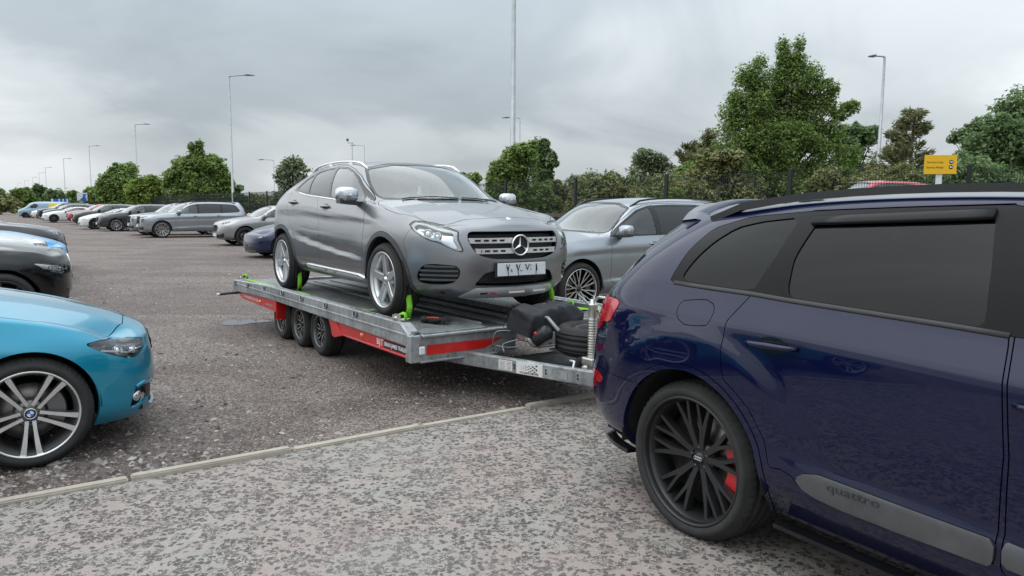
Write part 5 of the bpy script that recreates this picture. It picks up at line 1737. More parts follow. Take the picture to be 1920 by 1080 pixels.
    for s in (-1, 1):
        tr = B.take(trim, 'side', s, gap=0.001)
        d_ = tr.obj('door_blade', M('blade_grey'), root, off=0.012, flange=0.02)
        if s < 0:
            # raised script on the blade
            p0 = px([(690, 846)])[0]; p1 = px([(795, 882)])[0]
            cx, cz = (p0[0] + p1[0]) / 2, (p0[1] + p1[1]) / 2
            pc, nn = B.on_side(cx, cz, -1, 0.013)
            xa = Vector((p1[0] - p0[0], 0, p1[1] - p0[1])).normalized(); za = nn.normalized(); ya = za.cross(xa).normalized()
            t = text_mesh('door_script', 'quattro', 0.046, principled('script_grey', (0.055, 0.057, 0.062), 0.45, 0.4), d_, depth=0.002, width=0.215)
            mt = Matrix((xa, ya, za)).transposed().to_4x4(); mt.translation = pc
            t.matrix_local = mt
        fb = [(x + 0.82, z) for x, z in trim]
        B.take([( -1.625, 0.445), (-1.625, 0.53), (-0.75, 0.47), (-0.72, 0.45), (-0.80, 0.40)], 'side', s, gap=0.001).obj('door_blade', M('blade_grey'), root, off=0.012, flange=0.02)
        B.take(rdoor, 'side', s, gap=0.0022).obj('rear_door', P, root, flange=0.018)
        B.take(fdoor, 'side', s, gap=0.0022).obj('front_door', P, root, flange=0.018)
        hx, hz = px([(522, 466)])[0] if s < 0 else hx_hz
        hx_hz = (hx, hz)
        handle(B, hx, hz, s, P, 0.245)
        handle(B, -1.50, 0.975, s, P, 0.245)
        door_mirror(B, -0.72, 1.21, s, P, size=1.15, stalk=0.06)
        rail(B, 'roof_rail', (-1.12, -3.22), 0.596, s, M('rail_black'), 0.036, foot=False, flat=(0.034, 0.032))
    bump = mirror_half([(0, 0.66), (-0.55, 0.665), (-0.80, 0.69), (-1.02, 0.70), (-1.05, 0.2), (0, 0.2)])
    bb = B.take(bump, 'rear', 0, gap=0.0016, xr=(-4.3, -3.0), thr=-0.35)
    bb.obj('rear_bumper', P, root, flange=0.018)
    gate = mirror_half([(0, 1.56), (-0.50, 1.545), (-0.60, 1.45), (-0.755, 1.20), (-0.79, 1.10), (-0.79, 0.90), (-0.72, 0.70), (0, 0.69)])
    gg = B.take(gate, 'rear', 0, gap=0.002, xr=(-4.3, -3.0), thr=0.05)
    gg.obj('tailgate', P, root, flange=0.018)
    hd = mirror_top([(-0.36, 0), (-0.42, -0.4), (-0.55, -0.72), (-0.40, -0.86), (0.1, -0.88), (0.42, -0.74), (0.58, -0.50), (0.66, 0)])
    B.take(hd, 'top', 0, gap=0.002, thr=0.2, zr=(0.9, 1.3), xr=(-0.7, 0.9)).obj('bonnet', P, root, flange=0.018)
    gr = mirror_half([(0, 0.95), (-0.42, 0.94), (-0.47, 0.85), (-0.40, 0.55), (0, 0.53)])
    B.take(gr, 'front', 0, gap=0.001, xr=(0.3, 1.2)).obj('grille', M('grille_mesh'), root, off=-0.03)
    for s in (-1, 1):
        h = rnd([(-0.12, 0.90), (0.22, 0.96), (0.28, 0.90), (0.20, 0.82), (-0.06, 0.76)], 0.02)
        q = B.take(h, 40, s, gap=0.002, zr=(0.6, 1.05))
        lamp_unit(B, q, h, 40, s, [(0.08, 0.87, 0.03)], None)
    B.sheet.obj('body', P, root, flange=0.018)
    CarBodyShell(B, dlo, ws, rw)
    # spoiler lip above the rear screen
    mb = MB()
    V = []; F = []
    for k in range(13):
        y = -0.56 + 1.12 * k / 12
        p, n = B.on_top(-3.46 + 0.10 * (y / 0.56) ** 2, y)
        e = 0.16 - 0.05 * (abs(y) / 0.56) ** 3
        V += [(p.x + 0.10, y, p.z + 0.000), (p.x - 0.02, y, p.z + 0.014), (p.x - e, y, p.z + 0.004), (p.x - e, y, p.z - 0.018), (p.x + 0.02, y, p.z - 0.03)]
    for k in range(12):
        for q in range(5): F.append((k * 5 + q, (k + 1) * 5 + q, (k + 1) * 5 + (q + 1) % 5, k * 5 + (q + 1) % 5))
    F += [(4, 3, 2, 1, 0), tuple(60 + q for q in range(5))]
    mb.add(V, F, True); sp_ = mb.obj('roof_spoiler', P, root)
    # dark splitter strips below bumper and sill
    for s in (-1, 1):
        pts = []
        for x in np.linspace(-3.42, -3.90, 8):
            p, n = B.on_side(x, 0.345, s, 0.012); pts.append(p + Vector((0, 0, -0.035)))
        mb = MB(); mb.tube(pts, flat=(0.06, 0.020)); mb.obj('corner_splitter', M('gloss_black'), root)
        pts = [B.on_side(x, 0.31, s, 0.02)[0] + Vector((0, 0, -0.05)) for x in np.linspace(-2.50, -0.5, 14)]
        mb = MB(); mb.tube(pts, flat=(0.07, 0.018)); mb.obj('sill_splitter', M('gloss_black'), root)
    # tow ball on its neck
    mb = MB(); mb.tube([(-3.75, 0, 0.30), (-4.08, 0, 0.30), (-4.16, 0, 0.33), (-4.16, 0, 0.38)], 0.018, 8); mb.ball((-4.16, 0, 0.41), 0.025); mb.obj('tow_ball', M('satin_chrome'), root)
    B.floor(0.29)
    cabin(B, -0.72, 1.05, 0.74, -1.6, 0.62, M('cabin_dark'), M('cabin_dark'), rear=-2.6)
    for x, y in ((0, -.822), (0, .822), (-wb, -.822), (-wb, .822)):
        add_wheel(root, 'v_spoke_black', x, y, 0.38, spin=-0.18, extra=rings_badge)
    return root
principled('pillar_black', (0.006, 0.006, 0.007), 0.30, spec=0.15)
principled('deflector', (0.008, 0.008, 0.009), 0.3, spec=0.25)
principled('rail_black', (0.016, 0.017, 0.018), 0.32, coat=0.2)
# ------------------------------------------------------------------ the other parked cars
STYLE = {}
STYLE['long_suv'] = dict(
    dlo=[(-0.60, 1.15), (-1.7, 1.165), (-3.2, 1.205), (-3.60, 1.235), (-3.70, 1.30), (-3.54, 1.55), (-3.40, 1.612), (-3.0, 1.640), (-2.1, 1.648), (-1.6, 1.625), (-1.30, 1.55), (-0.95, 1.36)],
    wins=[('front_window', [(-0.72, 1.172), (-1.62, 1.185), (-1.62, 1.597), (-1.36, 1.538), (-1.0, 1.36)], 'clear_glass'),
          ('rear_window', [(-1.73, 1.187), (-2.72, 1.208), (-2.76, 1.622), (-1.74, 1.608)], 'tint_glass'),
          ('quarter_window', [(-2.84, 1.212), (-3.54, 1.25), (-3.63, 1.31), (-3.48, 1.53), (-3.36, 1.588), (-2.86, 1.615)], 'tint_glass')],
    doors=[('front_door', [(-1.68, 1.66), (-1.68, 1.12), (-1.66, 0.50), (-1.58, 0.43), (-0.72, 0.42), (-0.60, 0.50), (-0.60, 1.05), (-0.62, 1.16), (-0.95, 1.385), (-1.28, 1.57), (-1.5, 1.632)]),
           ('rear_door', [(-1.675, 1.66), (-1.675, 1.12), (-1.655, 0.50), (-1.70, 0.43), (-2.48, 0.45), (-2.56, 0.60), (-2.66, 0.76), (-2.80, 0.88), (-2.82, 1.20), (-2.80, 1.645), (-2.1, 1.668)])],
    ws=[(0, 1.665), (-0.40, 1.648), (-0.665, 1.575), (-0.70, 1.45), (-0.79, 1.215), (-0.42, 1.238), (0, 1.245)],
    rw=[(0, 1.66), (-0.50, 1.63), (-0.58, 1.56), (-0.72, 1.27), (-0.6, 1.25), (0, 1.25)],
    bonnet=[(-0.34, 0.0), (-0.40, -0.4), (-0.56, -0.73), (-0.42, -0.86), (0.1, -0.885), (0.44, -0.77), (0.60, -0.52), (0.70, 0.0)],
    handles=[(-1.52, 1.03), (-2.62, 1.06)], mirror=(-0.80, 1.245), rails=(-1.28, -3.55, 0.645), plate=0.56,
    head=[(-0.16, 0.985), (0.10, 1.015), (0.25, 1.02), (0.24, 0.985), (0.05, 0.955), (-0.14, 0.945)],
    head2=[(-0.12, 0.90), (0.06, 0.91), (0.14, 0.88), (0.12, 0.76), (0.02, 0.72), (-0.10, 0.76)],
    grille=[(0, 1.01), (-0.40, 1.01), (-0.43, 0.97), (-0.41, 0.70), (-0.36, 0.66), (0, 0.655)],
    low=[(0, 0.50), (-0.55, 0.50), (-0.72, 0.54), (-0.70, 0.40), (-0.5, 0.36), (0, 0.355)],
    wheel='y_spoke', wy=0.845, sill='satin_chrome')
STYLE['coupe'] = dict(
    dlo=[(-0.74, 0.905), (-1.6, 0.935), (-2.4, 0.965), (-2.72, 0.985), (-2.76, 1.01), (-2.50, 1.14), (-2.25, 1.225), (-2.0, 1.268), (-1.7, 1.275), (-1.45, 1.245), (-1.05, 1.075)],
    wins=[('front_window', [(-0.84, 0.923), (-1.6, 0.948), (-1.98, 0.960), (-1.98, 1.250), (-1.7, 1.256), (-1.46, 1.226), (-1.08, 1.062)], 'clear_glass'),
          ('rear_window', [(-2.06, 0.964), (-2.62, 0.995), (-2.46, 1.12), (-2.22, 1.208), (-2.06, 1.240)], 'tint_glass')],
    doors=[('front_door', [(-2.02, 1.29), (-2.02, 0.95), (-1.98, 0.45), (-1.90, 0.335), (-0.75, 0.315), (-0.60, 0.40), (-0.58, 0.70), (-0.62, 0.88), (-0.76, 0.93), (-1.05, 1.092), (-1.44, 1.262), (-1.7, 1.292)])],
    ws=[(0, 1.318), (-0.35, 1.305), (-0.545, 1.25), (-0.60, 1.12), (-0.69, 0.988), (-0.4, 1.034), (0, 1.046)],
    rw=[(0, 1.30), (-0.45, 1.28), (-0.52, 1.20), (-0.56, 1.08), (-0.5, 1.06), (0, 1.08)],
    bonnet=[(-0.40, 0.0), (-0.46, -0.4), (-0.60, -0.66), (-0.42, -0.765), (0.05, -0.775), (0.30, -0.72), (0.46, -0.60), (0.58, -0.36), (0.64, 0.0)],
    handles=[(-1.82, 0.80)], mirror=(-0.82, 0.985), rails=None, plate=0.43,
    head=[(0.02, 0.675), (0.30, 0.70), (0.33, 0.67), (0.22, 0.62), (0.02, 0.60)], head2=None,
    grille=[(0, 0.69), (-0.28, 0.69), (-0.31, 0.62), (-0.27, 0.56), (0, 0.55)],
    low=[(0, 0.36), (-0.5, 0.37), (-0.62, 0.42), (-0.60, 0.25), (-0.5, 0.21), (0, 0.205)],
    wheel='double_spoke', wy=0.79, sill=None)
STYLE['big_suv'] = dict(
    dlo=[(-0.62, 1.145), (-1.6, 1.175), (-2.6, 1.205), (-3.20, 1.235), (-3.26, 1.26), (-3.0, 1.46), (-2.7, 1.525), (-2.0, 1.565), (-1.55, 1.55), (-1.22, 1.475), (-0.92, 1.32)],
    wins=[('front_window', [(-0.74, 1.165), (-1.60, 1.193), (-1.60, 1.53), (-1.26, 1.455), (-0.96, 1.315)], 'clear_glass'),
          ('rear_window', [(-1.68, 1.196), (-2.55, 1.222), (-2.55, 1.51), (-2.0, 1.543), (-1.68, 1.536)], 'tint_glass'),
          ('quarter_window', [(-2.63, 1.228), (-3.10, 1.252), (-2.90, 1.42), (-2.63, 1.50)], 'tint_glass')],
    doors=[('front_door', [(-1.64, 1.58), (-1.64, 1.12), (-1.62, 0.50), (-1.55, 0.40), (-0.66, 0.38), (-0.55, 0.46), (-0.54, 1.0), (-0.62, 1.155), (-0.92, 1.34), (-1.22, 1.50)]),
           ('rear_door', [(-1.635, 1.58), (-1.635, 1.12), (-1.615, 0.50), (-1.66, 0.40), (-2.40, 0.42), (-2.47, 0.56), (-2.56, 0.72), (-2.68, 0.85), (-2.72, 1.15), (-2.62, 1.54)])],
    ws=[(0, 1.60), (-0.35, 1.588), (-0.60, 1.53), (-0.74, 1.21), (-0.40, 1.20), (0, 1.205)],
    rw=[(0, 1.53), (-0.45, 1.51), (-0.54, 1.46), (-0.70, 1.21), (-0.60, 1.18), (0, 1.175)],
    bonnet=[(-0.36, 0), (-0.42, -0.4), (-0.55, -0.72), (-0.40, -0.86), (0.1, -0.88), (0.42, -0.74), (0.58, -0.50), (0.66, 0)],
    handles=[(-1.50, 0.99), (-2.52, 1.02)], mirror=(-0.76, 1.225), rails=None, plate=0.47,
    head=[(-0.10, 0.93), (0.20, 0.985), (0.30, 0.975), (0.22, 0.925), (-0.06, 0.875)], head2=None,
    grille=[(0, 0.87), (-0.38, 0.88), (-0.43, 0.80), (-0.36, 0.60), (0, 0.575)],
    low=[(0, 0.44), (-0.55, 0.46), (-0.74, 0.54), (-0.70, 0.36), (-0.5, 0.31), (0, 0.305)],
    wheel='twin_grey', wy=0.84, sill=None)
SCALES = {'small_suv': ('long_suv', 0.90, 0.945, 0.895), 'mid_suv': ('long_suv', 0.955, 1.0, 0.965), 'low_suv': ('big_suv', 0.99, 1.0, 0.955), 'low_saloon': ('coupe', 1.045, 1.07, 1.01), 'grand_tourer': ('coupe', 1.05, 1.06, 0.99)}
BODIES = {}
def style_of(kind):
    if kind in STYLE: return STYLE[kind]
    base, sx, sy, sz = SCALES[kind]
    b = STYLE[base]; q = dict(b)
    S = lambda p: [(x * sx, z * sz) for x, z in p]
    Fz = lambda p: [(y * sy, z * sz) for y, z in p]
    q['dlo'] = S(b['dlo']); q['wins'] = [(n, S(w), m) for n, w, m in b['wins']]; q['doors'] = [(n, S(w)) for n, w in b['doors']]
    q['ws'] = Fz(b['ws']); q['rw'] = Fz(b['rw']); q['grille'] = Fz(b['grille']); q['low'] = Fz(b['low'])
    q['bonnet'] = [(x * sx, y * sy) for x, y in b['bonnet']]
    q['head'] = [(u * sx, z * sz) for u, z in b['head']]
    q['head2'] = [(u * sx, z * sz) for u, z in b['head2']] if b['head2'] else None
    q['handles'] = S(b['handles']); q['mirror'] = (b['mirror'][0] * sx, b['mirror'][1] * sz)
    if b['rails']: q['rails'] = (b['rails'][0] * sx, b['rails'][1] * sx, b['rails'][2] * sy)
    q['plate'] = b['plate'] * sz
    STYLE[kind] = q
    return q
def parked_car(kind, pm, loc, yaw, name, label, cat='car', group=None, level=2, near=False, wheel=None, roof=None, seats='cabin_dark', over=None, dark_grille=True, arch_mat=None, posed=None, plate=True, cap=None):
    """one complete parked car: panels, glass, lamps, grille, cabin, wheels"""
    root = car_root(name, loc, yaw, label, cat, group)
    sp = SPEC[kind]; st = dict(style_of(kind))
    if over: st.update(over)
    B = PosedBody(sp, root, level)
    if posed: posed(B, st)
    P = M(pm); wb = sp['wb']; R = sp['arch']; az = sp['axz'] + 0.01
    for s in (-1, 1):
        for cx in (0, -wb):
            arch_band(B, cx, az, R, 0.04 if arch_mat else 0.0, s, M(arch_mat) if arch_mat else P)
            B.well(cx, az, R, s, M('inner_dark'))
    zb = sp['rows'][5][1]
    for s in (-1, 1):
        t = B.take(rnd(st['dlo'], 0.03), 'side', s, gap=0.001, zr=(zb - 0.12, 3))
        for nm, w, mt in st['wins']:
            g, t = B.take(rnd(w, 0.02), 'side', s, sheet=t)
            g.obj(nm, M(mt), root, off=-0.005)
        t.obj('window_trim', M('gloss_black'), root, off=-0.001, flange=0.012)
    ztop = sp['rows'][8][6] + 0.05
    glaze(B, rnd(mirror_half(st['ws']), 0.03), 'front', 0, M('screen_glass'), 0.02, 'windscreen', xr=(-1.7, 0.1), zr=(zb - 0.05, ztop), thr=0.1)
    glaze(B, rnd(mirror_half(st['rw']), 0.03), 'rear', 0, M('tint_glass'), 0.02, 'rear_screen', xr=(-5, -wb + 0.5), zr=(zb - 0.05, ztop), thr=0.08)
    for s in (-1, 1):
        h = rnd(st['head'], 0.02)
        q = B.take(h, 40, s, gap=0.002, zr=(0.3, 1.2))
        us = [p[0] for p in st['head']]; zs = [p[1] for p in st['head']]
        uc, zc, ud = (min(us) + max(us)) / 2, (min(zs) + max(zs)) / 2, max(us) - min(us)
        lamp_unit(B, q, h, 40, s, [(uc + 0.12 * ud, zc, 0.026), (uc - 0.16 * ud, zc - 0.004, 0.024)], [(uc - 0.42 * ud, zc - 0.022), (uc, zc - 0.03), (uc + 0.36 * ud, zc + 0.012)], 0.04, thin=0.007, bowl=M(st['bowl']) if 'bowl' in st else None)
        if st['head2']:
            h2 = rnd(st['head2'], 0.02)
            q = B.take(h2, 40, s, gap=0.002, zr=(0.3, 1.0))
            lamp_unit(B, q, h2, 40, s, [(0.02, (h2[0][1] + min(p[1] for p in h2)) / 2, 0.045)], None, 0.05, name='main_beam')
    gp = B.take(rnd(mirror_half(st['grille']), 0.02), 'front', 0, gap=0.001, xr=(0.2, 1.3))
    go = gp.obj('grille', M('grille_mesh'), root, off=-0.035)
    if go:
        ys = [abs(p[0]) for p in st['grille']]; zs = [p[1] for p in st['grille']]
        ym, z0, z1 = max(ys), min(zs), max(zs)
        n = 14 if near else 8
        for k in range(n):
            y = -ym * 0.9 + 1.8 * ym * k / (n - 1)
            if abs(y) < 0.03: continue
            pts = [B.on_front(y, z, -0.012)[0] for z in np.linspace(z0 + 0.035, z1 - 0.03, 4)]
            mb = MB(); mb.tube(pts, flat=(0.010, 0.016), up=(1, 0, 0)); mb.obj('grille_bar', M('gloss_black') if dark_grille else M('chrome'), go)
        for s in (-1, 1):
            pts = [B.on_front(s * max(0.02, abs(y) - 0.004), z, 0.002)[0] for y, z in st['grille']]
            mb = MB(); mb.tube(pts, 0.009, 6); mb.obj('grille_surround', M('chrome') if not dark_grille else M('gloss_black'), go)
    lo = B.take(rnd(mirror_half(st['low']), 0.02), 'front', 0, gap=0.001, xr=(0.1, 1.3), zr=(0.1, 0.7))
    lo.obj('lower_intake', M('black_plastic'), root, off=-0.03)
    if st.get('bonnet'):
        B.take(mirror_top(st['bonnet']), 'top', 0, gap=0.0025, thr=0.2, zr=(0.55, 1.35), xr=(-0.8, 1.0)).obj('bonnet', P, root, flange=0.018)
    for s in (-1, 1):
        for nm, d in st['doors']:
            B.take(rnd(d, 0.025), 'side', s, gap=0.0025).obj(nm, P, root, flange=0.018)
        for hx, hz in st['handles']: handle(B, hx, hz, s, P, 0.22, cup=near)
        door_mirror(B, *st['mirror'], s, P, size=1.05, stalk=0.05)
        if st['rails']: rail(B, 'roof_rail', st['rails'][:2], st['rails'][2], s, M('rail_black'), 0.05, foot=False, flat=(0.028, 0.028))
        z5 = sp['rows'][-1][1]
        y0 = 0.45 if 'coupe' not in kind else 0.4
        q = B.take([(s * a, b) for a, b in [(0.42, z5 - 0.05), (0.86, z5 - 0.03), (0.92, z5 - 0.12), (0.86, z5 - 0.20), (0.42, z5 - 0.16)]], 'rear', 0, gap=0.002, xr=(-5, -wb), thr=0.0)
        q.obj('tail_light', M('red_lens'), root, off=0.001, flange=0.01)
    if roof:
        pass
    B.sheet.obj('body', P, root, flange=0.018)
    CarBodyShell(B, st['dlo'], st['ws'], st['rw'])
    B.floor(sp['lev'][0][3][1][1] + 0.03)
    xd = sp['rows'][5][0] - 0.06; zd = sp['rows'][5][1] - 0.06; H = sp['rows'][9][6]
    cabin(B, xd, zd, sp['rows'][5][3] - 0.05, xd - 0.90, H * 0.36, M(seats), M('cabin_dark'), rear=xd - 1.85)
    wk = wheel or st['wheel']
    sc = (sp['axz']) / wheel_kind(wk)['R']
    for x in (0, -wb):
        for s in (-1, 1): add_wheel(root, wk, x, s * st['wy'], sp['axz'], spin=0.3, simple=not near, scale=sc, extra=cap)
    if plate: number_plate(B, st['plate'], off=0.014)
    return root, B
# ------------------------------------------------------------------ the flatbed trailer and what lies on it (x forward, same heading as the car on it)
def galv(name, col=(0.40, 0.42, 0.43), rough=0.46):
    mt = principled(name, col, rough, 0.55)
    nt = mt.node_tree; b = nt.nodes['Principled BSDF']; N = nt.nodes.new; L = nt.links.new
    tc = N('ShaderNodeTexCoord')
    vo = N('ShaderNodeTexVoronoi'); vo.inputs['Scale'].default_value = 45
    n = N('ShaderNodeTexNoise'); n.inputs['Scale'].default_value = 4; n.inputs['Detail'].default_value = 8; n.inputs['Roughness'].default_value = 0.7
    st = N('ShaderNodeTexNoise'); st.inputs['Scale'].default_value = 3.0; st.inputs['Detail'].default_value = 6
    mp = N('ShaderNodeMapping'); mp.inputs['Scale'].default_value = (6, 6, 0.6)
    L(tc.outputs['Object'], vo.inputs['Vector']); L(tc.outputs['Object'], n.inputs['Vector']); L(tc.outputs['Object'], mp.inputs[0]); L(mp.outputs[0], st.inputs['Vector'])
    r = N('ShaderNodeValToRGB'); r.color_ramp.elements[0].color = (*[c * 0.50 for c in col], 1); r.color_ramp.elements[1].color = (*[min(1, c * 1.25) for c in col], 1)
    r.color_ramp.elements[0].position = 0.28; r.color_ramp.elements[1].position = 0.70
    m1 = N('ShaderNodeMath'); m1.operation = 'MULTIPLY_ADD'; L(vo.outputs['Color'], m1.inputs[0]); m1.inputs[1].default_value = 0.14; L(n.outputs[0], m1.inputs[2])
    m2 = N('ShaderNodeMath'); m2.operation = 'MULTIPLY_ADD'; L(st.outputs[0], m2.inputs[0]); m2.inputs[1].default_value = 0.5; L(m1.outputs[0], m2.inputs[2])
    m3 = N('ShaderNodeMath'); m3.operation = 'SUBTRACT'; L(m2.outputs[0], m3.inputs[0]); m3.inputs[1].default_value = 0.32
    L(m3.outputs[0], r.inputs[0]); L(r.outputs[0], b.inputs['Base Color'])
    mr = N('ShaderNodeMapRange'); mr.inputs['To Min'].default_value = 0.36; mr.inputs['To Max'].default_value = 0.62; L(n.outputs[0], mr.inputs[0]); L(mr.outputs[0], b.inputs['Roughness'])
    return mt
galv('galvanised')
galv('deck_metal', (0.27, 0.285, 0.29), 0.5)
galv('deck_dark', (0.17, 0.175, 0.175), 0.5)
principled('trailer_red', (0.58, 0.012, 0.012), 0.32, coat=0.5, var=0.12, vscale=5)
principled('webbing', (0.24, 0.62, 0.03), 0.7, var=0.15, vscale=30, bump=0.3, bscale=300)
principled('cover_cloth', (0.016, 0.016, 0.023), 0.62, var=0.3, vscale=5, bump=1.0, bscale=9)
principled('pump_black', (0.02, 0.021, 0.023), 0.4)
principled('sticker_white', (0.74, 0.74, 0.73), 0.45)
principled('red_knob', (0.6, 0.02, 0.02), 0.3)
principled('glove_black', (0.014, 0.014, 0.015), 0.8, bump=0.5, bscale=40)
principled('glove_orange', (0.75, 0.09, 0.03), 0.7)
principled('pipe_steel', (0.20, 0.20, 0.20), 0.4, 0.8)
principled('zinc', (0.55, 0.54, 0.50), 0.38, 0.85, var=0.2, vscale=20)
TR = (-0.445, 7.20, 0.0)
def t_world(x, y, z):
    c, s = cos(AZ_T), sin(AZ_T)
    return Vector((TR[0] + c * x - s * y, TR[1] + s * x + c * y, z))
def build_trailer():
    root = empty('flatbed_trailer', TR, AZ_T, 'galvanised three-axle flatbed trailer with red side panels carrying the grey crossover', 'trailer')
    G, D = M('galvanised'), M('deck_metal')
    XF, XB, Y = 0.94, -4.03, 1.12
    for s in (-1, 1):
        # side rail: outer web with a rolled top, falling away at both ends
        mb = MB()
        top = [(XB, 0.590), (-2.62, 0.640), (0.76, 0.640), (XF - 0.04, 0.562)]
        bot = [(XF - 0.04, 0.462), (-0.80, 0.478), (-2.60, 0.488), (XB, 0.448)]
        mb.prism(top + bot, s * (Y - 0.045), s * Y)
        ra = mb.obj('side_rail', G, root); bevel(ra, 0.008, 2)
        mb = MB()
        mb.prism([(XB, 0.588), (-2.62, 0.632), (0.74, 0.632), (0.86, 0.58), (0.86, 0.555), (XB, 0.555)], s * (Y - 0.115), s * (Y - 0.0455))
        o = mb.obj('rail_ledge', G, root); bevel(o, 0.006, 2)
        mb = MB(); mb.box(XB + 0.02, XF - 0.06, s * (Y + 0.0005) - 0.006, s * (Y + 0.0005) + 0.006, 0.545, 0.562, 0.003); mb.obj('rail_rib', G, root)
        # lashing hooks let into the rail
        for x in (-3.90, -3.35, -2.70, -2.05, -1.45, -0.80, -0.10):
            zt = 0.640 if x > -2.65 else 0.590 + (x - XB) / (1.41) * 0.05
            mb = MB()
            mb.box(x - 0.055, x + 0.055, s * (Y + 0.002) - 0.003, s * (Y + 0.002) + 0.003, zt - 0.052, zt - 0.012)
            h = mb.obj('lashing_plate', M('deck_dark'), root)
            mb = MB()
            for dx in (-0.03, 0.03): mb.tube([(x + dx, s * (Y + 0.008), zt - 0.012), (x + dx * 1.15, s * (Y + 0.014), zt - 0.052), (x + dx * 0.3, s * (Y + 0.012), zt - 0.060)], 0.006, 6)
            mb.obj('lashing_ring', G, h)
        for k in range(11):
            x = -0.35 + k * 0.095
            mb = MB(); mb.box(x - 0.028, x + 0.028, s * (Y - 0.075) - 0.010, s * (Y - 0.075) + 0.010, 0.6325, 0.6345); mb.obj('rail_slot', M('deck_dark'), root)
        # corner post
        mb = MB(); mb.box(XF - 0.075, XF + 0.012, s * (Y - 0.04) - 0.045, s * (Y - 0.04) + 0.045, 0.335, 0.556, 0.006); mb.obj('corner_post', G, root)
        mb = MB(); mb.lathe([(0.001, 0.004), (0.028, 0.004), (0.033, -0.004)], 16, axis='z'); mb.obj('post_cap', M('deck_dark'), root, (XF - 0.03, s * (Y - 0.04), 0.560))
        # front board
        mb = MB()
        y0, y1 = (-Y + 0.086, -0.09) if s < 0 else (0.16, Y - 0.086)
        mb.box(XF - 0.02, XF + 0.006, y0, y1, 0.342, 0.535, 0.003); fb = mb.obj('front_board', G, root)
        mb = MB(); mb.box(XF - 0.02, XF + 0.045, y0 + 0.01, y1, 0.536, 0.560, 0.006); mb.obj('board_ledge', G, root)
        mb = MB(); mb.box(XF - 0.02, XF + 0.018, y0, y1 - 0.2 if s < 0 else y1, 0.328, 0.345, 0.004); mb.obj('board_flange', G, root)
        if s < 0:
            mb = MB(); mb.prism([(-0.975, 0.388), (-0.42, 0.388), (-0.225, 0.468), (-0.975, 0.468)], XF + 0.0065, XF + 0.009, axis='x'); mb.obj('red_reflector_panel', M('trailer_red'), root)
        mb = MB(); mb.box(XF + 0.006, XF + 0.026, s * 1.022 - 0.028, s * 1.022 + 0.028, 0.395, 0.465, 0.010); mb.obj('marker_lamp', M('white_plastic'), root)
        for y in (-0.78, -0.60, -0.33) if s < 0 else (0.3, 0.6):
            mb = MB(); mb.lathe([(0.001, 0.006), (0.009, 0.005), (0.010, 0.0)], 8, axis='x'); mb.obj('bolt', M('deck_dark'), root, (XF + 0.006, y, 0.362))
        # red side panels
        yy = s * (Y - 0.045)
        mb = MB(); mb.prism([(-3.85, 0.448), (-2.38, 0.482), (-2.36, 0.340), (-2.42, 0.352), (-3.70, 0.372), (-3.82, 0.400)], yy, yy + s * 0.018); pr = mb.obj('red_side_panel', M('trailer_red'), root); bevel(pr, 0.004)
        mb = MB(); mb.box(-2.375, -2.355, s * 0.86, s * (Y - 0.028), 0.265, 0.480, 0.003); mb.obj('red_end_flap', M('trailer_red'), root)
        mb = MB(); mb.prism([(-0.78, 0.474), (0.865, 0.458), (0.865, 0.372), (-0.30, 0.372), (-0.62, 0.335), (-0.72, 0.315)], yy, yy + s * 0.018); pf = mb.obj('red_side_panel', M('trailer_red'), root); bevel(pf, 0.004)
        mb = MB(); mb.box(-0.55, 0.865, yy - 0.02, yy + s * 0.028 if s > 0 else yy + 0.02, 0.352, 0.370, 0.004); mb.obj('red_lower_lip', M('trailer_red'), root)
        mb = MB(); mb.prism([(-0.79, 0.476), (-0.60, 0.474), (-0.44, 0.360), (-0.66, 0.310)], s * 0.82, s * (Y - 0.02)); mb.obj('red_mudguard', M('trailer_red'), root)
        for x, z in ((-2.96, 0.408), (-0.02, 0.422)):
            mb = MB(); mb.lathe([(0.001, s * 0.018), (0.018, s * 0.014), (0.026, 0.0)], 14); mb.obj('amber_lamp', M('amber_lens'), root, (x, yy + s * 0.018, z))
        mb = MB(); mb.box(-2.72, -2.50, yy + s * 0.0195 - 0.002, yy + s * 0.0195 + 0.002, 0.402, 0.416); mb.obj('grab_slot', M('galvanised'), root)
        # lettering
        ry = (pi / 2, 0, 0) if s < 0 else (pi / 2, 0, pi)
        text_mesh('panel_lettering', 'T TRANSPORTER', 0.052, M('sticker_white'), root, (-3.38, yy + s * 0.020, 0.412), ry, 0.001, width=0.70)
        text_mesh('panel_lettering', 'BJT', 0.075, M('sticker_white'), root, (0.345 if s < 0 else 0.30, yy + s * 0.020, 0.416), ry, 0.001, 0.001, width=0.125)
        mb = MB(); mb.box(0.425, 0.862, yy + s * 0.0195 - 0.0015, yy + s * 0.0195 + 0.0015, 0.384, 0.448); lb = mb.obj('name_label', M('ink'), root)
        text_mesh('label_lettering', 'BRIAN JAMES TRAILERS', 0.05, M('sticker_white'), root, (0.644, yy + s * 0.0225, 0.415), ry, 0.001, 0.001, width=0.415)
        # runways
        ye, yi = s * (Y - 0.116), s * 0.40
        zt = DECK - 0.004
        mb = MB(); mb.box(XB, XF + 0.02, min(ye, yi), max(ye, yi), zt - 0.03, zt, 0.003); mb.obj('deck_runway', D, root)
        mb = MB(); mb.box(XB, XF - 0.1, s * 0.395 - 0.02, s * 0.395 + 0.02, zt - 0.07, zt + 0.018, 0.004); mb.obj('runway_edge', D, root)
        # pressed tread lozenges on the runway: far too many to pick apart
        V = []; F = []
        i = 0
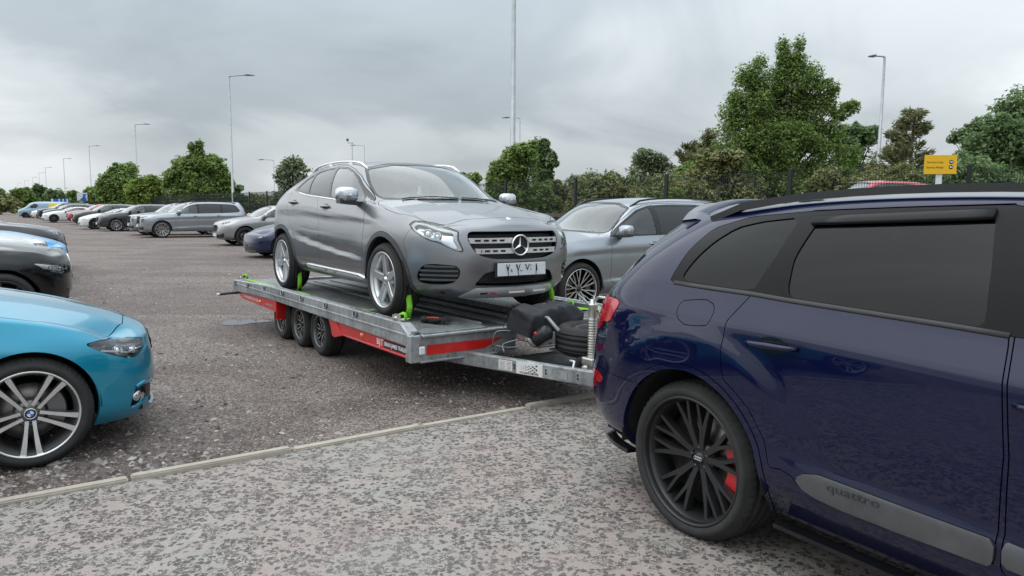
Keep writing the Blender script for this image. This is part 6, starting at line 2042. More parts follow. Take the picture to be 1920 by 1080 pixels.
        for a in range(int((XF - XB - 0.1) / 0.066)):
            for b in range(10):
                x = XB + 0.08 + a * 0.066 + (0.033 if b % 2 else 0); y = s * (0.45 + b * 0.058)
                if abs(y) > 0.99: continue
                hx, hy, hz = 0.020, 0.008, 0.0045
                o = len(V)
                V += [(x - hx, y, zt), (x, y - hy, zt), (x + hx, y, zt), (x, y + hy, zt), (x - hx * .4, y, zt + hz), (x + hx * .4, y, zt + hz)]
                F += [(o, o + 1, o + 4), (o + 1, o + 5, o + 4), (o + 1, o + 2, o + 5), (o + 2, o + 3, o + 5), (o + 3, o + 4, o + 5), (o + 3, o, o + 4)]
        mb = MB(); mb.add(V, F, False); tag(mb.obj('deck_tread', M('deck_dark'), root), kind='stuff')
        for x in (-1.345, -1.945, -2.545):
            add_wheel(root, 'trailer', x, s * (0.985 - 0.10), 0.258, spin=x * 2.1)
    mb = MB(); mb.box(XB, XF - 0.02, -0.37, 0.37, 0.515, 0.54, 0.003); mb.obj('deck_centre', M('deck_dark'), root)
    for y in (-0.12, 0.12):
        mb = MB(); mb.box(XB + 0.3, XF - 0.04, y - 0.012, y + 0.012, 0.5405, 0.560, 0.003); mb.obj('centre_rib', D, root)
    for x in (-1.345, -1.945, -2.545):
        mb = MB(); mb.box(x - 0.04, x + 0.04, -0.80, 0.80, 0.20, 0.28, 0.006); mb.obj('axle_beam', M('deck_dark'), root)
    for s in (-1, 1):
        mb = MB(); mb.box(-3.6, 0.9, s * 0.56 - 0.035, s * 0.56 + 0.035, 0.32, 0.51, 0.005); mb.obj('chassis_beam', M('deck_dark'), root)
    mb = MB(); mb.box(XB - 0.03, XB + 0.02, -Y + 0.02, Y - 0.02, 0.47, 0.575, 0.006); mb.obj('rear_crossmember', G, root)
    # rear lamp stalk sticking out behind the near corner
    mb = MB(); mb.tube([(-3.90, -1.06, 0.43), (-4.12, -1.16, 0.40), (-4.20, -1.24, 0.385)], 0.016, 8); st = mb.obj('lamp_stalk', M('rubber'), root)
    mb = MB(); mb.lathe([(0.001, 0.03), (0.016, 0.025), (0.018, -0.02), (0.001, -0.02)], 12, cen=(0, 0, 0)); mb.obj('stalk_lamp', M('white_plastic'), st, (-4.21, -1.26, 0.382))
    # drawbar: two box sections meeting at the coupling
    for s in (-1, 1):
        a, b = Vector((0.70, s * 0.675, 0.325)), Vector((2.62, s * 0.065, 0.325))
        d = (b - a).normalized(); n = Vector((d.y, -d.x, 0)) * (1 if s < 0 else -1)
        mb = MB(); mb.tube([a, b], flat=(0.06, 0.112)); o = mb.obj('drawbar_beam', G, root); bevel(o, 0.008, 2)
        if s < 0:
            u = d; fo = a + n * 0.031
            rz = atan2(d.y, d.x)
            def put(nm, t0, t1, z0, z1, mt, lift=0.001):
                q = MB(); q.box(0, (t1 - t0), -0.0006, 0.0006, z0, z1); p = a + u * t0 + n * (0.0306 + lift)
                return q.obj(nm, mt, root, (p.x, p.y, 0), (0, 0, rz))
            L0 = (a - a).length
            put('data_sticker', 0.62, 0.755, 0.285, 0.365, M('sticker_white'))
            for k in range(7):
                put('data_sticker_line', 0.63, 0.68 if k % 2 else 0.69, 0.293 + k * 0.010, 0.2955 + k * 0.010, principled('print_grey', (0.25, 0.25, 0.26), 0.6), 0.0024)
                put('data_sticker_line', 0.70, 0.745, 0.293 + k * 0.010, 0.2955 + k * 0.010, M('print_grey') if k < 6 else M('red_knob'), 0.0024)
            put('flag_sticker', 0.795, 1.045, 0.276, 0.374, M('sticker_white'))
            random.seed(3)
            for i in range(9):
                for j in range(5):
                    if (i + j) % 2: continue
                    w = 0.004 + 0.0011 * i
                    z = 0.325 + (j - 2) * (0.006 + 0.0012 * i) + 0.005 * sin(i * 0.8)
                    put('flag_square', 0.845 + i * 0.017, 0.845 + i * 0.017 + w * 1.2, z - w / 2, z + w / 2, M('ink'), 0.0024)
            put('flag_sticker_band', 0.83, 1.005, 0.284, 0.296, principled('maroon', (0.18, 0.02, 0.03), 0.5), 0.0024)
            for k in range(16):      # print on the band, too small to read in the photograph
                if k in (5, 11): continue
                put('band_print', 0.838 + k * 0.0102, 0.838 + k * 0.0102 + 0.0072, 0.2875, 0.2925, M('sticker_white'), 0.0036)
            for t in (0.775, 1.075, 1.36):
                for z in (0.312, 0.337): put('bracket_slot', t - 0.007, t + 0.007, z - 0.008, z + 0.008, M('ink'))
            put('cover_plate', 1.13, 1.27, 0.292, 0.355, G, 0.002)
    mb = MB(); mb.prism([(0.9, -0.60), (1.75, -0.33), (1.75, 0.33), (0.9, 0.60)], 0.262, 0.270, axis='z'); mb.obj('drawbar_gusset', M('deck_dark'), root)
    mb = MB(); mb.box(2.50, 2.78, -0.06, 0.06, 0.30, 0.40, 0.01); mb.tube([(2.70, 0, 0.40), (2.90, 0, 0.42), (2.93, 0, 0.44)], [0.05, 0.045, 0.04], 10); mb.obj('coupling_head', M('zinc'), root)
    # ribbed prop-stand post with its handle
    px_, py_ = 1.93, -0.085
    prof = [(0.001, 0.30), (0.036, 0.30), (0.036, 0.42)]
    z = 0.44
    while z < 0.74:
        prof += [(0.033, z), (0.036, z + 0.004), (0.036, z + 0.012), (0.033, z + 0.016)]; z += 0.020
    prof += [(0.036, 0.76), (0.036, 0.835), (0.040, 0.838), (0.040, 0.852), (0.024, 0.856), (0.024, 0.885), (0.001, 0.887)]
    mb = MB(); mb.lathe(prof, 20, axis='z'); ps = mb.obj('stand_post', M('zinc'), root, (px_, py_, 0))
    mb = MB(); mb.tube([(0, 0, 0.878), (0.035, -0.012, 0.884), (0.07, -0.02, 0.905), (0.10, -0.03, 0.915), (0.32, -0.06, 0.92)], 0.011, 8); mb.obj('stand_crank', M('zinc'), ps)
    mb = MB(); mb.tube([(px_ - 0.75, 0.42, 0.815), (px_ - 0.3, 0.13, 0.805), (px_ + 0.5, -0.32, 0.785)], 0.010, 8); mb.obj('cross_bar', M('zinc'), root)
    mb = MB(); mb.box(px_ - 0.06, px_ + 0.06, py_ - 0.06, py_ + 0.06, 0.378, 0.44, 0.01); mb.obj('stand_clamp', M('zinc'), root)
    mb = MB(); mb.tube([(px_ - 0.14, py_ - 0.10, 0.40), (px_ - 0.02, py_ - 0.16, 0.42), (px_ + 0.0, py_ - 0.19, 0.38), (px_ + 0.04, py_ - 0.20, 0.27)], 0.008, 8); mb.obj('clamp_lever', M('white_plastic'), root)
    # jockey wheel tucked under the drawbar
    mb = MB(); mb.lathe([(0.05, -0.035), (0.10, -0.03), (0.115, -0.015), (0.115, 0.015), (0.10, 0.03), (0.05, 0.035)], 28, closed=True); j = mb.obj('jockey_wheel', M('tyre'), root, (1.80, -0.02, 0.315), (0, 0, 0.4))
    mb = MB(); mb.lathe([(0.001, -0.03), (0.05, -0.028), (0.052, 0.028), (0.001, 0.03)], 20); mb.obj('jockey_hub', M('zinc'), j)
    # spare wheel lying flat
    sw = link('spare_wheel', wheel_kind('trailer')['wheel'], root, (1.62, 0.24, 0.505), (pi / 2, 0, 0)); sw.scale = (1.30, 1.1, 1.30)
    for nm, me, ang in wheel_kind('trailer')['parts']:
        if nm in ('tyre', 'rim_lip'): link(nm, me, sw)
    mb = MB(); mb.box(1.30, 1.95, 0.0, 0.5, 0.385, 0.40); mb.obj('spare_cradle', G, root)
    # hydraulic pump with reservoir, lever and pipes
    R = Matrix.Translation((1.36, -0.21, 0.50)) @ Matrix.Rotation(radians(58), 4, 'Y') @ Matrix.Rotation(radians(-14), 4, 'X')
    mb = MB(); mb.lathe([(0.001, -0.02), (0.058, -0.02), (0.060, 0.0), (0.060, 0.15), (0.054, 0.165), (0.001, 0.168)], 24, axis='z'); mb.v = [tuple(R @ Vector(v)) for v in mb.v]
    pu = mb.obj('pump_reservoir', M('pump_black'), root)
    mb = MB(); mb.lathe([(0.064, -0.01), (0.066, 0.005), (0.064, 0.02)], 24, axis='z'); mb.v = [tuple(R @ Vector(v)) for v in mb.v]; mb.obj('pump_clamp', M('zinc'), pu)
    for p, r in (((1.42, -0.24, 0.565), 0.018), ((1.27, -0.28, 0.60), 0.014)):
        mb = MB(); mb.ball(p, r, r, r * 0.8); mb.obj('pump_cap', M('red_knob'), pu)
    mb = MB(); mb.box(1.20, 1.34, -0.27, -0.15, 0.48, 0.60, 0.015); mb.obj('pump_block', M('zinc'), root)
    mb = MB(); mb.tube([(1.22, -0.24, 0.585), (1.34, -0.12, 0.675), (1.40, -0.10, 0.68), (1.62, -0.16, 0.605)], 0.015, 10); mb.obj('pump_lever', M('deck_metal'), root)
    for pts in ([(1.20, -0.30, 0.56), (1.12, -0.42, 0.55), (1.10, -0.44, 0.42)], [(1.13, -0.43, 0.44), (1.22, -0.36, 0.43), (1.30, -0.30, 0.45)], [(1.24, -0.25, 0.60), (1.16, -0.2, 0.66), (1.1, -0.12, 0.62)], [(1.28, -0.3, 0.5), (1.2, -0.4, 0.46), (1.24, -0.42, 0.40)]):
        mb = MB(); mb.tube(spline(pts, 5), 0.006, 6); mb.obj('hydraulic_pipe', M('pipe_steel'), root)
    mb = MB(); mb.box(0.92, 1.16, -0.10, 0.16, 0.44, 0.56, 0.01); mb.obj('winch_stand', G, root)
    mb = MB(); mb.prism([(-0.1, 0.56), (0.12, 0.56), (0.20, 0.50), (0.20, 0.46), (-0.1, 0.46)], 0.955, 0.97, axis='x'); mb.obj('stand_gusset', G, root)
    return root
def build_trailer_load():
    # winch hidden under a black cloth cover
    V = []; F = []
    nx, ny = 13, 17
    rs = np.random.default_rng(5)
    for i in range(nx):
        for j in range(ny):
            a = i / (nx - 1); b = j / (ny - 1)
            ang = pi * a
            prof = abs(sin(ang)) ** 0.45
            x = -0.135 * (1 if cos(ang) > 0 else -1) * abs(cos(ang)) ** 0.55
            y = -0.35 + 0.68 * b
            end = 1 - 0.16 * max(0, abs(b - 0.5) * 2 - 0.75) / 0.25
            z = 0.215 * prof * end * (1 - 0.14 * b + 0.05 * sin(b * 7)) + 0.018 * sin(8 * b + 5 * a) * prof + 0.010 * sin(23 * b - 9 * a) + 0.014 * sin(15 * a + 6 * b)
            sag = 0.03 * sin(11 * b + 4 * a) * (1 - prof)
            V.append((x * (1 + 0.10 * (1 - prof)) + 0.014 * sin(13 * b + 3 * a) + 0.008 * sin(31 * b + 7 * a), y + 0.02 * sin(9 * a), z - 0.02 + sag + 0.03 * (b - 0.5) * prof))
    for i in range(nx - 1):
        for j in range(ny - 1): F.append((i * ny + j, i * ny + j + 1, (i + 1) * ny + j + 1, (i + 1) * ny + j))
    F.append(tuple(i * ny for i in range(nx))); F.append(tuple(i * ny + ny - 1 for i in range(nx - 1, -1, -1)))
    mb = MB(); mb.add(V, F, True)
    o = mb.obj('winch_cover', M('cover_cloth'), None, t_world(1.22, 0.02, 0.585), (0, radians(6), AZ_T + 0.12))
    m = o.modifiers.new('s', 'SUBSURF'); m.levels = 2; m.render_levels = 2
    tag(o, 'black cloth cover draped over the winch at the front of the trailer', 'cover')
    e = MB(); e.tube([V[i * ny] for i in range(nx)], 0.0025, 6); e.obj('cover_piping', principled('piping_red', (0.05, 0.012, 0.016), 0.7), o)
    # wheel straps
    def strap(name, paths, ratchet, label, w=0.05):
        r = empty(name, t_world(*paths[0][0]), 0, label, 'strap', 'lime green wheel straps')
        b = Vector(r.location)
        for p in paths:
            q = [t_world(*v) - b for v in p]
            n = len(q)
            mb = MB()
            V = []; F = []
            for i in range(n):
                t = (q[min(i + 1, n - 1)] - q[max(i - 1, 0)]).normalized()
                sd_ = t.cross(Vector((0, 0, 1)))
                ax = Vector((1, 0, 0)) if abs(t.z) > 0.6 else Vector((cos(AZ_T), sin(AZ_T), 0))
                if sd_.length < 0.3 or abs(t.z) > 0.6: sd_ = (ax - t * ax.dot(t))
                sd_.normalize(); nn = sd_.cross(t) * 0.0015
                V += [q[i] - sd_ * w / 2 + nn, q[i] + sd_ * w / 2 + nn, q[i] + sd_ * w / 2 - nn, q[i] - sd_ * w / 2 - nn]
            for i in range(n - 1):
                for k in range(4): F.append((i * 4 + k, i * 4 + (k + 1) % 4, (i + 1) * 4 + (k + 1) % 4, (i + 1) * 4 + k))
            mb.add(V, F, True); mb.obj('webbing', M('webbing'), r)
        if ratchet:
            p = t_world(*ratchet) - b
            mb = MB(); mb.box(-0.045, 0.045, -0.03, 0.03, 0.0, 0.018, 0.004); mb.tube([(-0.03, -0.035, 0.02), (-0.03, 0.035, 0.02)], 0.018, 10); mb.box(-0.06, 0.01, -0.032, -0.026, 0.0, 0.05); mb.box(-0.06, 0.01, 0.026, 0.032, 0.0, 0.05)
            o = mb.obj('ratchet', M('zinc'), r, p, (0, 0, AZ_T + 0.8)); 
            mb = MB(); mb.lathe([(0.020, -0.026), (0.034, -0.024), (0.034, 0.024), (0.020, 0.026)], 14, cen=(0.02, 0, 0.034)); mb.obj('webbing_roll', M('webbing'), o)
        return r
    zd = DECK + 0.004
    fwx, rwx = 0.0, -2.699
    strap('wheel_strap', [[(0.31, -0.80, 0.80), (0.335, -0.80, 0.70), (0.34, -0.82, 0.61), (0.38, -0.88, zd + 0.01), (0.52, -1.00, zd + 0.03), (0.60, -1.06, 0.642)]], (0.66, -1.06, 0.642), 'lime green strap beside the front wheel with its ratchet on the trailer rail')
    strap('wheel_strap', [[(-2.40, -0.80, 0.84), (-2.385, -0.80, 0.72), (-2.37, -0.81, 0.62), (-2.33, -0.84, zd + 0.006), (-2.10, -0.86, zd + 0.004), (-1.90, -0.87, zd + 0.004)]], None, 'lime green strap hanging beside the rear wheel and lying along the deck')
    strap('wheel_strap', [[(-0.62, -0.93, zd + 0.006), (-0.42, -0.86, zd + 0.006), (-0.30, -0.82, zd + 0.02)]], None, 'short lime green strap end lying behind the front wheel on the deck')
    strap('wheel_strap', [[(0.31, 0.80, 0.80), (0.335, 0.80, 0.70), (0.34, 0.82, 0.61), (0.45, 0.86, zd + 0.01)]], None, 'lime green strap on the far front wheel under the bumper')
    strap('wheel_strap', [[(-3.75, -1.02, 0.612), (-3.55, -1.02, 0.618), (-3.35, -0.98, 0.606), (-3.05, -0.88, zd + 0.006)]], (-3.80, -1.04, 0.612), 'lime green strap with its ratchet at the tail of the trailer rail')
    pile = [[(0.55 + 0.12 * cos(a * 1.3) + 0.05 * a, 0.85 + 0.13 * sin(a * 1.7), zd + 0.006 + 0.006 * a) for a in np.linspace(0, 7, 26)]]
    strap('wheel_strap', pile, (0.60, 0.80, zd + 0.03), 'tangle of lime green strap with ratchet lying on the deck behind the winch')
    # work glove
    g = empty('work_glove', t_world(0.60, -0.70, zd), AZ_T + 0.5, 'black and orange work glove lying on the trailer deck', 'glove')
    mb = MB(); mb.ball((0, 0, 0.028), 0.075, 0.05, 0.030, 16, 10)
    mb.obj('palm', M('glove_black'), g)
    for k, (l, y, a) in enumerate(((0.085, -0.036, -0.25), (0.10, -0.013, -0.08), (0.095, 0.011, 0.08), (0.075, 0.033, 0.25))):
        mb = MB(); mb.tube([(0.05, y, 0.03), (0.05 + l * 0.5 * cos(a), y + l * 0.5 * sin(a), 0.046), (0.05 + l * cos(a), y + l * sin(a), 0.022)], [0.015, 0.014, 0.009], 8); mb.obj('finger', M('glove_black'), g)
    mb = MB(); mb.tube([(0.0, 0.045, 0.03), (0.03, 0.078, 0.03), (0.06, 0.09, 0.018)], [0.016, 0.014, 0.009], 8); mb.obj('thumb', M('glove_black'), g)
    mb = MB(); mb.tube([(-0.06, 0, 0.03), (-0.12, -0.005, 0.026)], [0.040, 0.046], 12); c = mb.obj('cuff', M('glove_black'), g); c.scale = (1, 1, 0.65); c.location = (0, 0, 0.008)
    mb = MB(); mb.tube([(-0.055, -0.03, 0.046), (0.0, -0.034, 0.052), (0.05, -0.02, 0.050)], flat=(0.028, 0.006)); mb.obj('orange_patch', M('glove_orange'), g)
# ------------------------------------------------------------------ fence, lamps, sign, planting
principled('fence_dark', (0.012, 0.016, 0.016), 0.5, 0.2, var=0.2)
principled('wire_green', (0.020, 0.028, 0.026), 0.5, 0.2)
principled('lamp_steel', (0.36, 0.38, 0.39), 0.45, 0.6, var=0.15, vscale=3)
principled('lamp_head', (0.10, 0.105, 0.11), 0.4, 0.3)
principled('timber', (0.16, 0.135, 0.105), 0.85, var=0.35, vscale=4, bump=0.4, bscale=20)
principled('sign_yellow', (0.82, 0.47, 0.004), 0.4)
principled('sign_blue', (0.01, 0.13, 0.52), 0.45)
principled('sign_pale', (0.72, 0.76, 0.80), 0.45)
principled('bark', (0.075, 0.06, 0.045), 0.9, var=0.4, vscale=6, bump=0.6, bscale=18)
island_mat('leaf_mid', [(0.118, 0.185, 0.054), (0.185, 0.274, 0.078), (0.258, 0.364, 0.106), (0.370, 0.476, 0.162)], 0.5, 0.5)
island_mat('leaf_dark', [(0.103, 0.160, 0.072), (0.160, 0.242, 0.103), (0.230, 0.329, 0.142), (0.322, 0.425, 0.202)], 0.5, 0.5)
island_mat('leaf_bright', [(0.130, 0.195, 0.039), (0.195, 0.280, 0.055), (0.267, 0.351, 0.078), (0.351, 0.416, 0.117)], 0.5, 0.45)
island_mat('leaf_olive', [(0.166, 0.160, 0.066), (0.244, 0.230, 0.098), (0.293, 0.312, 0.121), (0.399, 0.351, 0.176)], 0.6, 0.25, tone=(0.9, (0.150, 0.190, 0.062)))
island_mat('leaf_grey', [(0.167, 0.208, 0.117), (0.233, 0.281, 0.159), (0.316, 0.359, 0.217)], 0.6, 0.3)
island_mat('leaf_conifer', [(0.145, 0.170, 0.085), (0.204, 0.212, 0.105), (0.281, 0.255, 0.133), (0.170, 0.238, 0.102)], 0.65, 0.15)
def leaf_cloud(centres, radii, n, size, rs, squash=0.8, up=1.0, long=1.6):
    """leaf quads spread through clumps; more towards each clump's skin"""
    k = len(centres)
    w = np.array([r[0] * r[1] * r[2] for r in radii]) ** (2 / 3); w = w / w.sum()
    pick = rs.choice(k, n, p=w)
    d = rs.normal(0, 1, (n, 3)); d /= np.linalg.norm(d, axis=1, keepdims=True)
    rad = rs.random(n) ** 0.40
    rad *= 1 + 0.22 * np.sin(d[:, 0] * 7 + pick * 1.7) * np.sin(d[:, 1] * 6 + pick) + 0.12 * np.sin(d[:, 2] * 11 + pick * 2.3)
    C = np.array(centres)[pick]; R = np.array(radii)[pick]
    P = C + d * R * rad[:, None]
    nrm = d * 0.8 + rs.normal(0, 0.7, (n, 3)); nrm[:, 2] += up
    nrm /= np.linalg.norm(nrm, axis=1, keepdims=True)
    t = rs.normal(0, 1, (n, 3)); t -= nrm * (t * nrm).sum(1, keepdims=True); t /= np.linalg.norm(t, axis=1, keepdims=True)
    bt = np.cross(nrm, t)
    s = size * rs.uniform(0.6, 1.35, n)[:, None]
    V = np.stack([P - t * s * long / 2, P + bt * s * 0.42 + nrm * s * 0.08, P + t * s * long / 2, P - bt * s * 0.42 + nrm * s * 0.08], 1).reshape(-1, 3)
    F = np.arange(n * 4).reshape(-1, 4)
    return V, F
def tree(name, base, label, mat, lobes, n, size, seed, cat='tree', group=None, trunk=0.12, sub=9, trunk_h=None, bark='bark'):
    """lobes: (dx, dy, z, rx, ry, rz) big masses that are broken into leaf clumps"""
    rs = np.random.default_rng(seed)
    r = empty(name, base, 0, label, cat, group)
    cs, rd = [], []
    limbs = []
    for (dx, dy, z, rx, ry, rz) in lobes:
        limbs.append((dx, dy, z))
        cs.append(np.array((dx, dy, z))); rd.append(np.array((rx, ry, rz)) * 0.80)
        m = max(9, int(sub * (rx * ry * rz) ** (1 / 3)))
        for q in range(m):
            d = rs.normal(0, 1, 3); d /= np.linalg.norm(d)
            f = rs.uniform(0.70, 1.12)
            c = np.array((dx, dy, z)) + d * np.array((rx, ry, rz)) * f * 0.80
            k = rs.uniform(0.26, 0.50)
            cs.append(c); rd.append(np.array((rx, ry, rz)) * k * rs.uniform(0.8, 1.2, 3))
    V, F = leaf_cloud(cs, rd, int(n * 2.1), size * 0.83, rs)
    V[:, 2] = np.maximum(V[:, 2], 0.02)
    fast_mesh('crown', V, F, M(mat), r, k=4)
    mb = MB()
    zt = max(l[2] for l in limbs)
    h = trunk_h or zt
    mx = np.mean([l[0] for l in limbs]); my = np.mean([l[1] for l in limbs])
    path = [(0, 0, -0.1), (0.04, 0.02, h * 0.3), (mx * 0.4, my * 0.4, h * 0.6), (mx * 0.8, my * 0.8, h * 0.95)]
    mb.tube(spline(path, 4), list(np.linspace(trunk, trunk * 0.25, 13)), 8)
    for c in cs[::2]:
        t = min(0.9, max(0.15, c[2] / h * 0.6)); b0 = np.array((mx * t * 0.6, my * t * 0.6, h * t))
        m_ = (b0 + c) / 2 + np.array((0, 0, 0.1)) + rs.normal(0, 0.08, 3)
        mb.tube([tuple(b0), tuple(m_), tuple(c)], [trunk * 0.35, trunk * 0.2, trunk * 0.06], 5)
    mb.obj('trunk', M(bark), r)
    return r
def conifer(name, base, h, w, label, seed, n=9000, lean=0.0, group=None):
    rs = np.random.default_rng(seed)
    r = empty(name, base, 0, label, 'tree', group)
    mb = MB(); mb.tube([(0, 0, -0.1), (0, 0, h * 0.5), (lean * 0.5, 0, h * 0.98)], [0.14, 0.09, 0.02], 7)
    V = []; 
    m = int(h * 11)
    Vs, k = [], 0
    for i in range(m):
        z = h * (0.08 + 0.90 * i / m) 
        L_ = w * (1 - (z / h) ** 1.2) * rs.uniform(0.55, 1.15) + 0.25
        a = rs.random() * 2 * pi
        rise = rs.uniform(0.15, 0.55)
        p0 = np.array((lean * z / h * 0.5, 0, z)); dr = np.array((cos(a), sin(a), rise))
        mb.tube([tuple(p0), tuple(p0 + dr * L_ * 0.9)], [0.02, 0.006], 4)
        q = int(n / m)
        t = rs.random(q) ** 0.7
        P = p0 + dr * (t * L_)[:, None] + rs.normal(0, 0.10, (q, 3)) * np.array((1, 1, 0.7)) * (0.5 + (1 - t)[:, None])
        dd = dr / np.linalg.norm(dr) + rs.normal(0, 0.35, (q, 3)); dd /= np.linalg.norm(dd, axis=1, keepdims=True)
        nn = np.cross(dd, rs.normal(0, 1, (q, 3))); nn /= np.linalg.norm(nn, axis=1, keepdims=True)
        s = rs.uniform(0.10, 0.22, q)[:, None]
        Vs.append(np.stack([P, P + dd * s * 0.5 + nn * s * 0.16, P + dd * s * 1.3, P + dd * s * 0.5 - nn * s * 0.16], 1).reshape(-1, 3))
    V = np.concatenate(Vs)
    fast_mesh('crown', V, np.arange(len(V)).reshape(-1, 4), M('leaf_conifer'), r, k=4)
    mb.obj('trunk', M('bark'), r)
    return r
LAMPS = []
def street_lamp(base, h, arm, label, r0=0.09, group='street lamps along the road', head=(0.62, 0.14, 0.09)):
    """tapered column with a side arm (vector) and lantern"""
    r = empty('street_lamp', base, 0, label, 'street lamp', group)
    mb = MB(); mb.tube([(0, 0, -0.05), (0, 0, 1.6), (0, 0, 1.62), (0, 0, h)], [r0 * 1.25, r0 * 1.25, r0, r0 * 0.6], 12); mb.obj('column', M('lamp_steel'), r)
    a = Vector(arm)
    if a.length > 0:
        mb = MB(); mb.tube([(0, 0, h - 0.06), a * 0.2 + Vector((0, 0, h)), a + Vector((0, 0, h + a.length * 0.03))], [r0 * 0.5, r0 * 0.42, r0 * 0.4], 8); mb.obj('arm', M('lamp_steel'), r)
        mb = MB(); L_, W_, H_ = head
        mb.add([(0, -W_ / 2, 0), (L_ * .25, -W_ / 2, -0.02), (L_, -W_ * .4, -0.01), (L_, W_ * .4, -0.01), (L_ * .25, W_ / 2, -0.02), (0, W_ / 2, 0),
                (0, -W_ * .3, H_), (L_ * .3, -W_ * .4, H_), (L_ * .95, -W_ * .25, H_ * .4), (L_ * .95, W_ * .25, H_ * .4), (L_ * .3, W_ * .4, H_), (0, W_ * .3, H_)],
               [(5, 4, 3, 2, 1, 0), (6, 7, 8, 9, 10, 11)] + [(i, (i + 1) % 6, (i + 1) % 6 + 6, i + 6) for i in range(6)], False)
        mb.obj('lantern', M('lamp_head'), r, tuple(a + Vector((0, 0, h + a.length * 0.03 - 0.04))), (0, 0, atan2(a.y, a.x)))
    return r
def build_fence():
    # wire-mesh security fence with square posts: one run along the lot, one turning off to the right
    def run(name, pts, label, h=2.34, first_post=True):
        r = empty(name, pts[0], 0, label, 'fence', 'dark wire mesh security fence')
        b = Vector(pts[0])
        pm = {}
        for i, p in enumerate(pts):
            mb = MB(); mb.box(-0.04, 0.04, -0.03, 0.03, -0.05, h + 0.04, 0.004)
            d = pts[min(i + 1, len(pts) - 1)] - pts[max(i - 1, 0)]
            if i > 0 or first_post: mb.obj('post', M('fence_dark'), r, p - b, (0, 0, atan2(d.y, d.x)))
            if i == len(pts) - 1: continue
            q = pts[i + 1]; d = q - p; L_ = d.length
            dist = ((p + q) / 2).length
            if dist > 95: continue
            key = (round(L_, 2), dist > 45)
            if key not in pm:
                V = []; F = []
                st = 0.05 if dist <= 45 else 0.10
                def bar(x0, x1, z0, z1, y, t):
                    o = len(V)
                    if x1 - x0 > z1 - z0: c = [(0, -t, -t), (0, t, -t), (0, t, t), (0, -t, t)]
                    else: c = [(-t, -t, 0), (t, -t, 0), (t, t, 0), (-t, t, 0)]
                    for (x, z) in ((x0, z0), (x1, z1)):
                        for (a, b_, c_) in c: V.append((x + a, y + b_, z + c_))
                    for k in range(4): F.append((o + k, o + (k + 1) % 4, o + 4 + (k + 1) % 4, o + 4 + k))
                x = 0.02
                tw = 0.003 if dist <= 45 else 0.005
                while x < L_ - 0.02: bar(x, x, 0.06, h, 0, tw); x += st
                z = 0.10
                while z < h: bar(0, L_, z, z, 0.008, tw * 1.3); bar(0, L_, z, z, -0.008, tw * 1.3); z += 0.20
                mb = MB(); mb.add(V, F, False); pm[key] = mb.mesh('wire_panel', M('wire_green'))
            o = link('wire_panel', pm[key], r, p - b, (0, 0, atan2(d.y, d.x))); o['kind'] = 'stuff'
        return r
    main = [FC + FT * (3.21 * i) for i in range(0, 42)]
    run('mesh_fence', main, 'dark wire mesh fence with square posts running along the back of the parked cars')
    d2 = Vector((cos(radians(-10)), sin(radians(-10)), 0))
    side = [FC + d2 * (3.21 * i) for i in range(0, 6)]
    run('mesh_fence', side, 'dark wire mesh fence turning away behind the navy car and the yellow sign', h=2.42, first_post=False)
    # timber post-and-rail fence behind it
    r = empty('rail_fence', FN * (FD + 1.1) + FT * 2, 0, 'weathered timber post and rail fence behind the wire mesh', 'fence')
    for i in range(0, 14):
        p = FN * 1.1 * 0 + FT * (1.8 * i)
        mb = MB(); mb.box(-0.05, 0.05, -0.04, 0.04, 0, 1.55 + 0.03 * sin(i * 5), 0.006); mb.obj('post', M('timber'), r, p, (0, 0.02 * sin(i * 3), atan2(FT.y, FT.x)))
        if i < 13:
            for z in (0.95, 1.35):
                mb = MB(); mb.box(0.02, 1.78, -0.065, -0.042, z - 0.06, z + 0.05, 0.004); mb.obj('rail', M('timber'), r, p + Vector((0, 0, 0.02 * sin(i * 7 + z))), (0, 0.008 * sin(i * 4.1 + z * 3), atan2(FT.y, FT.x)))
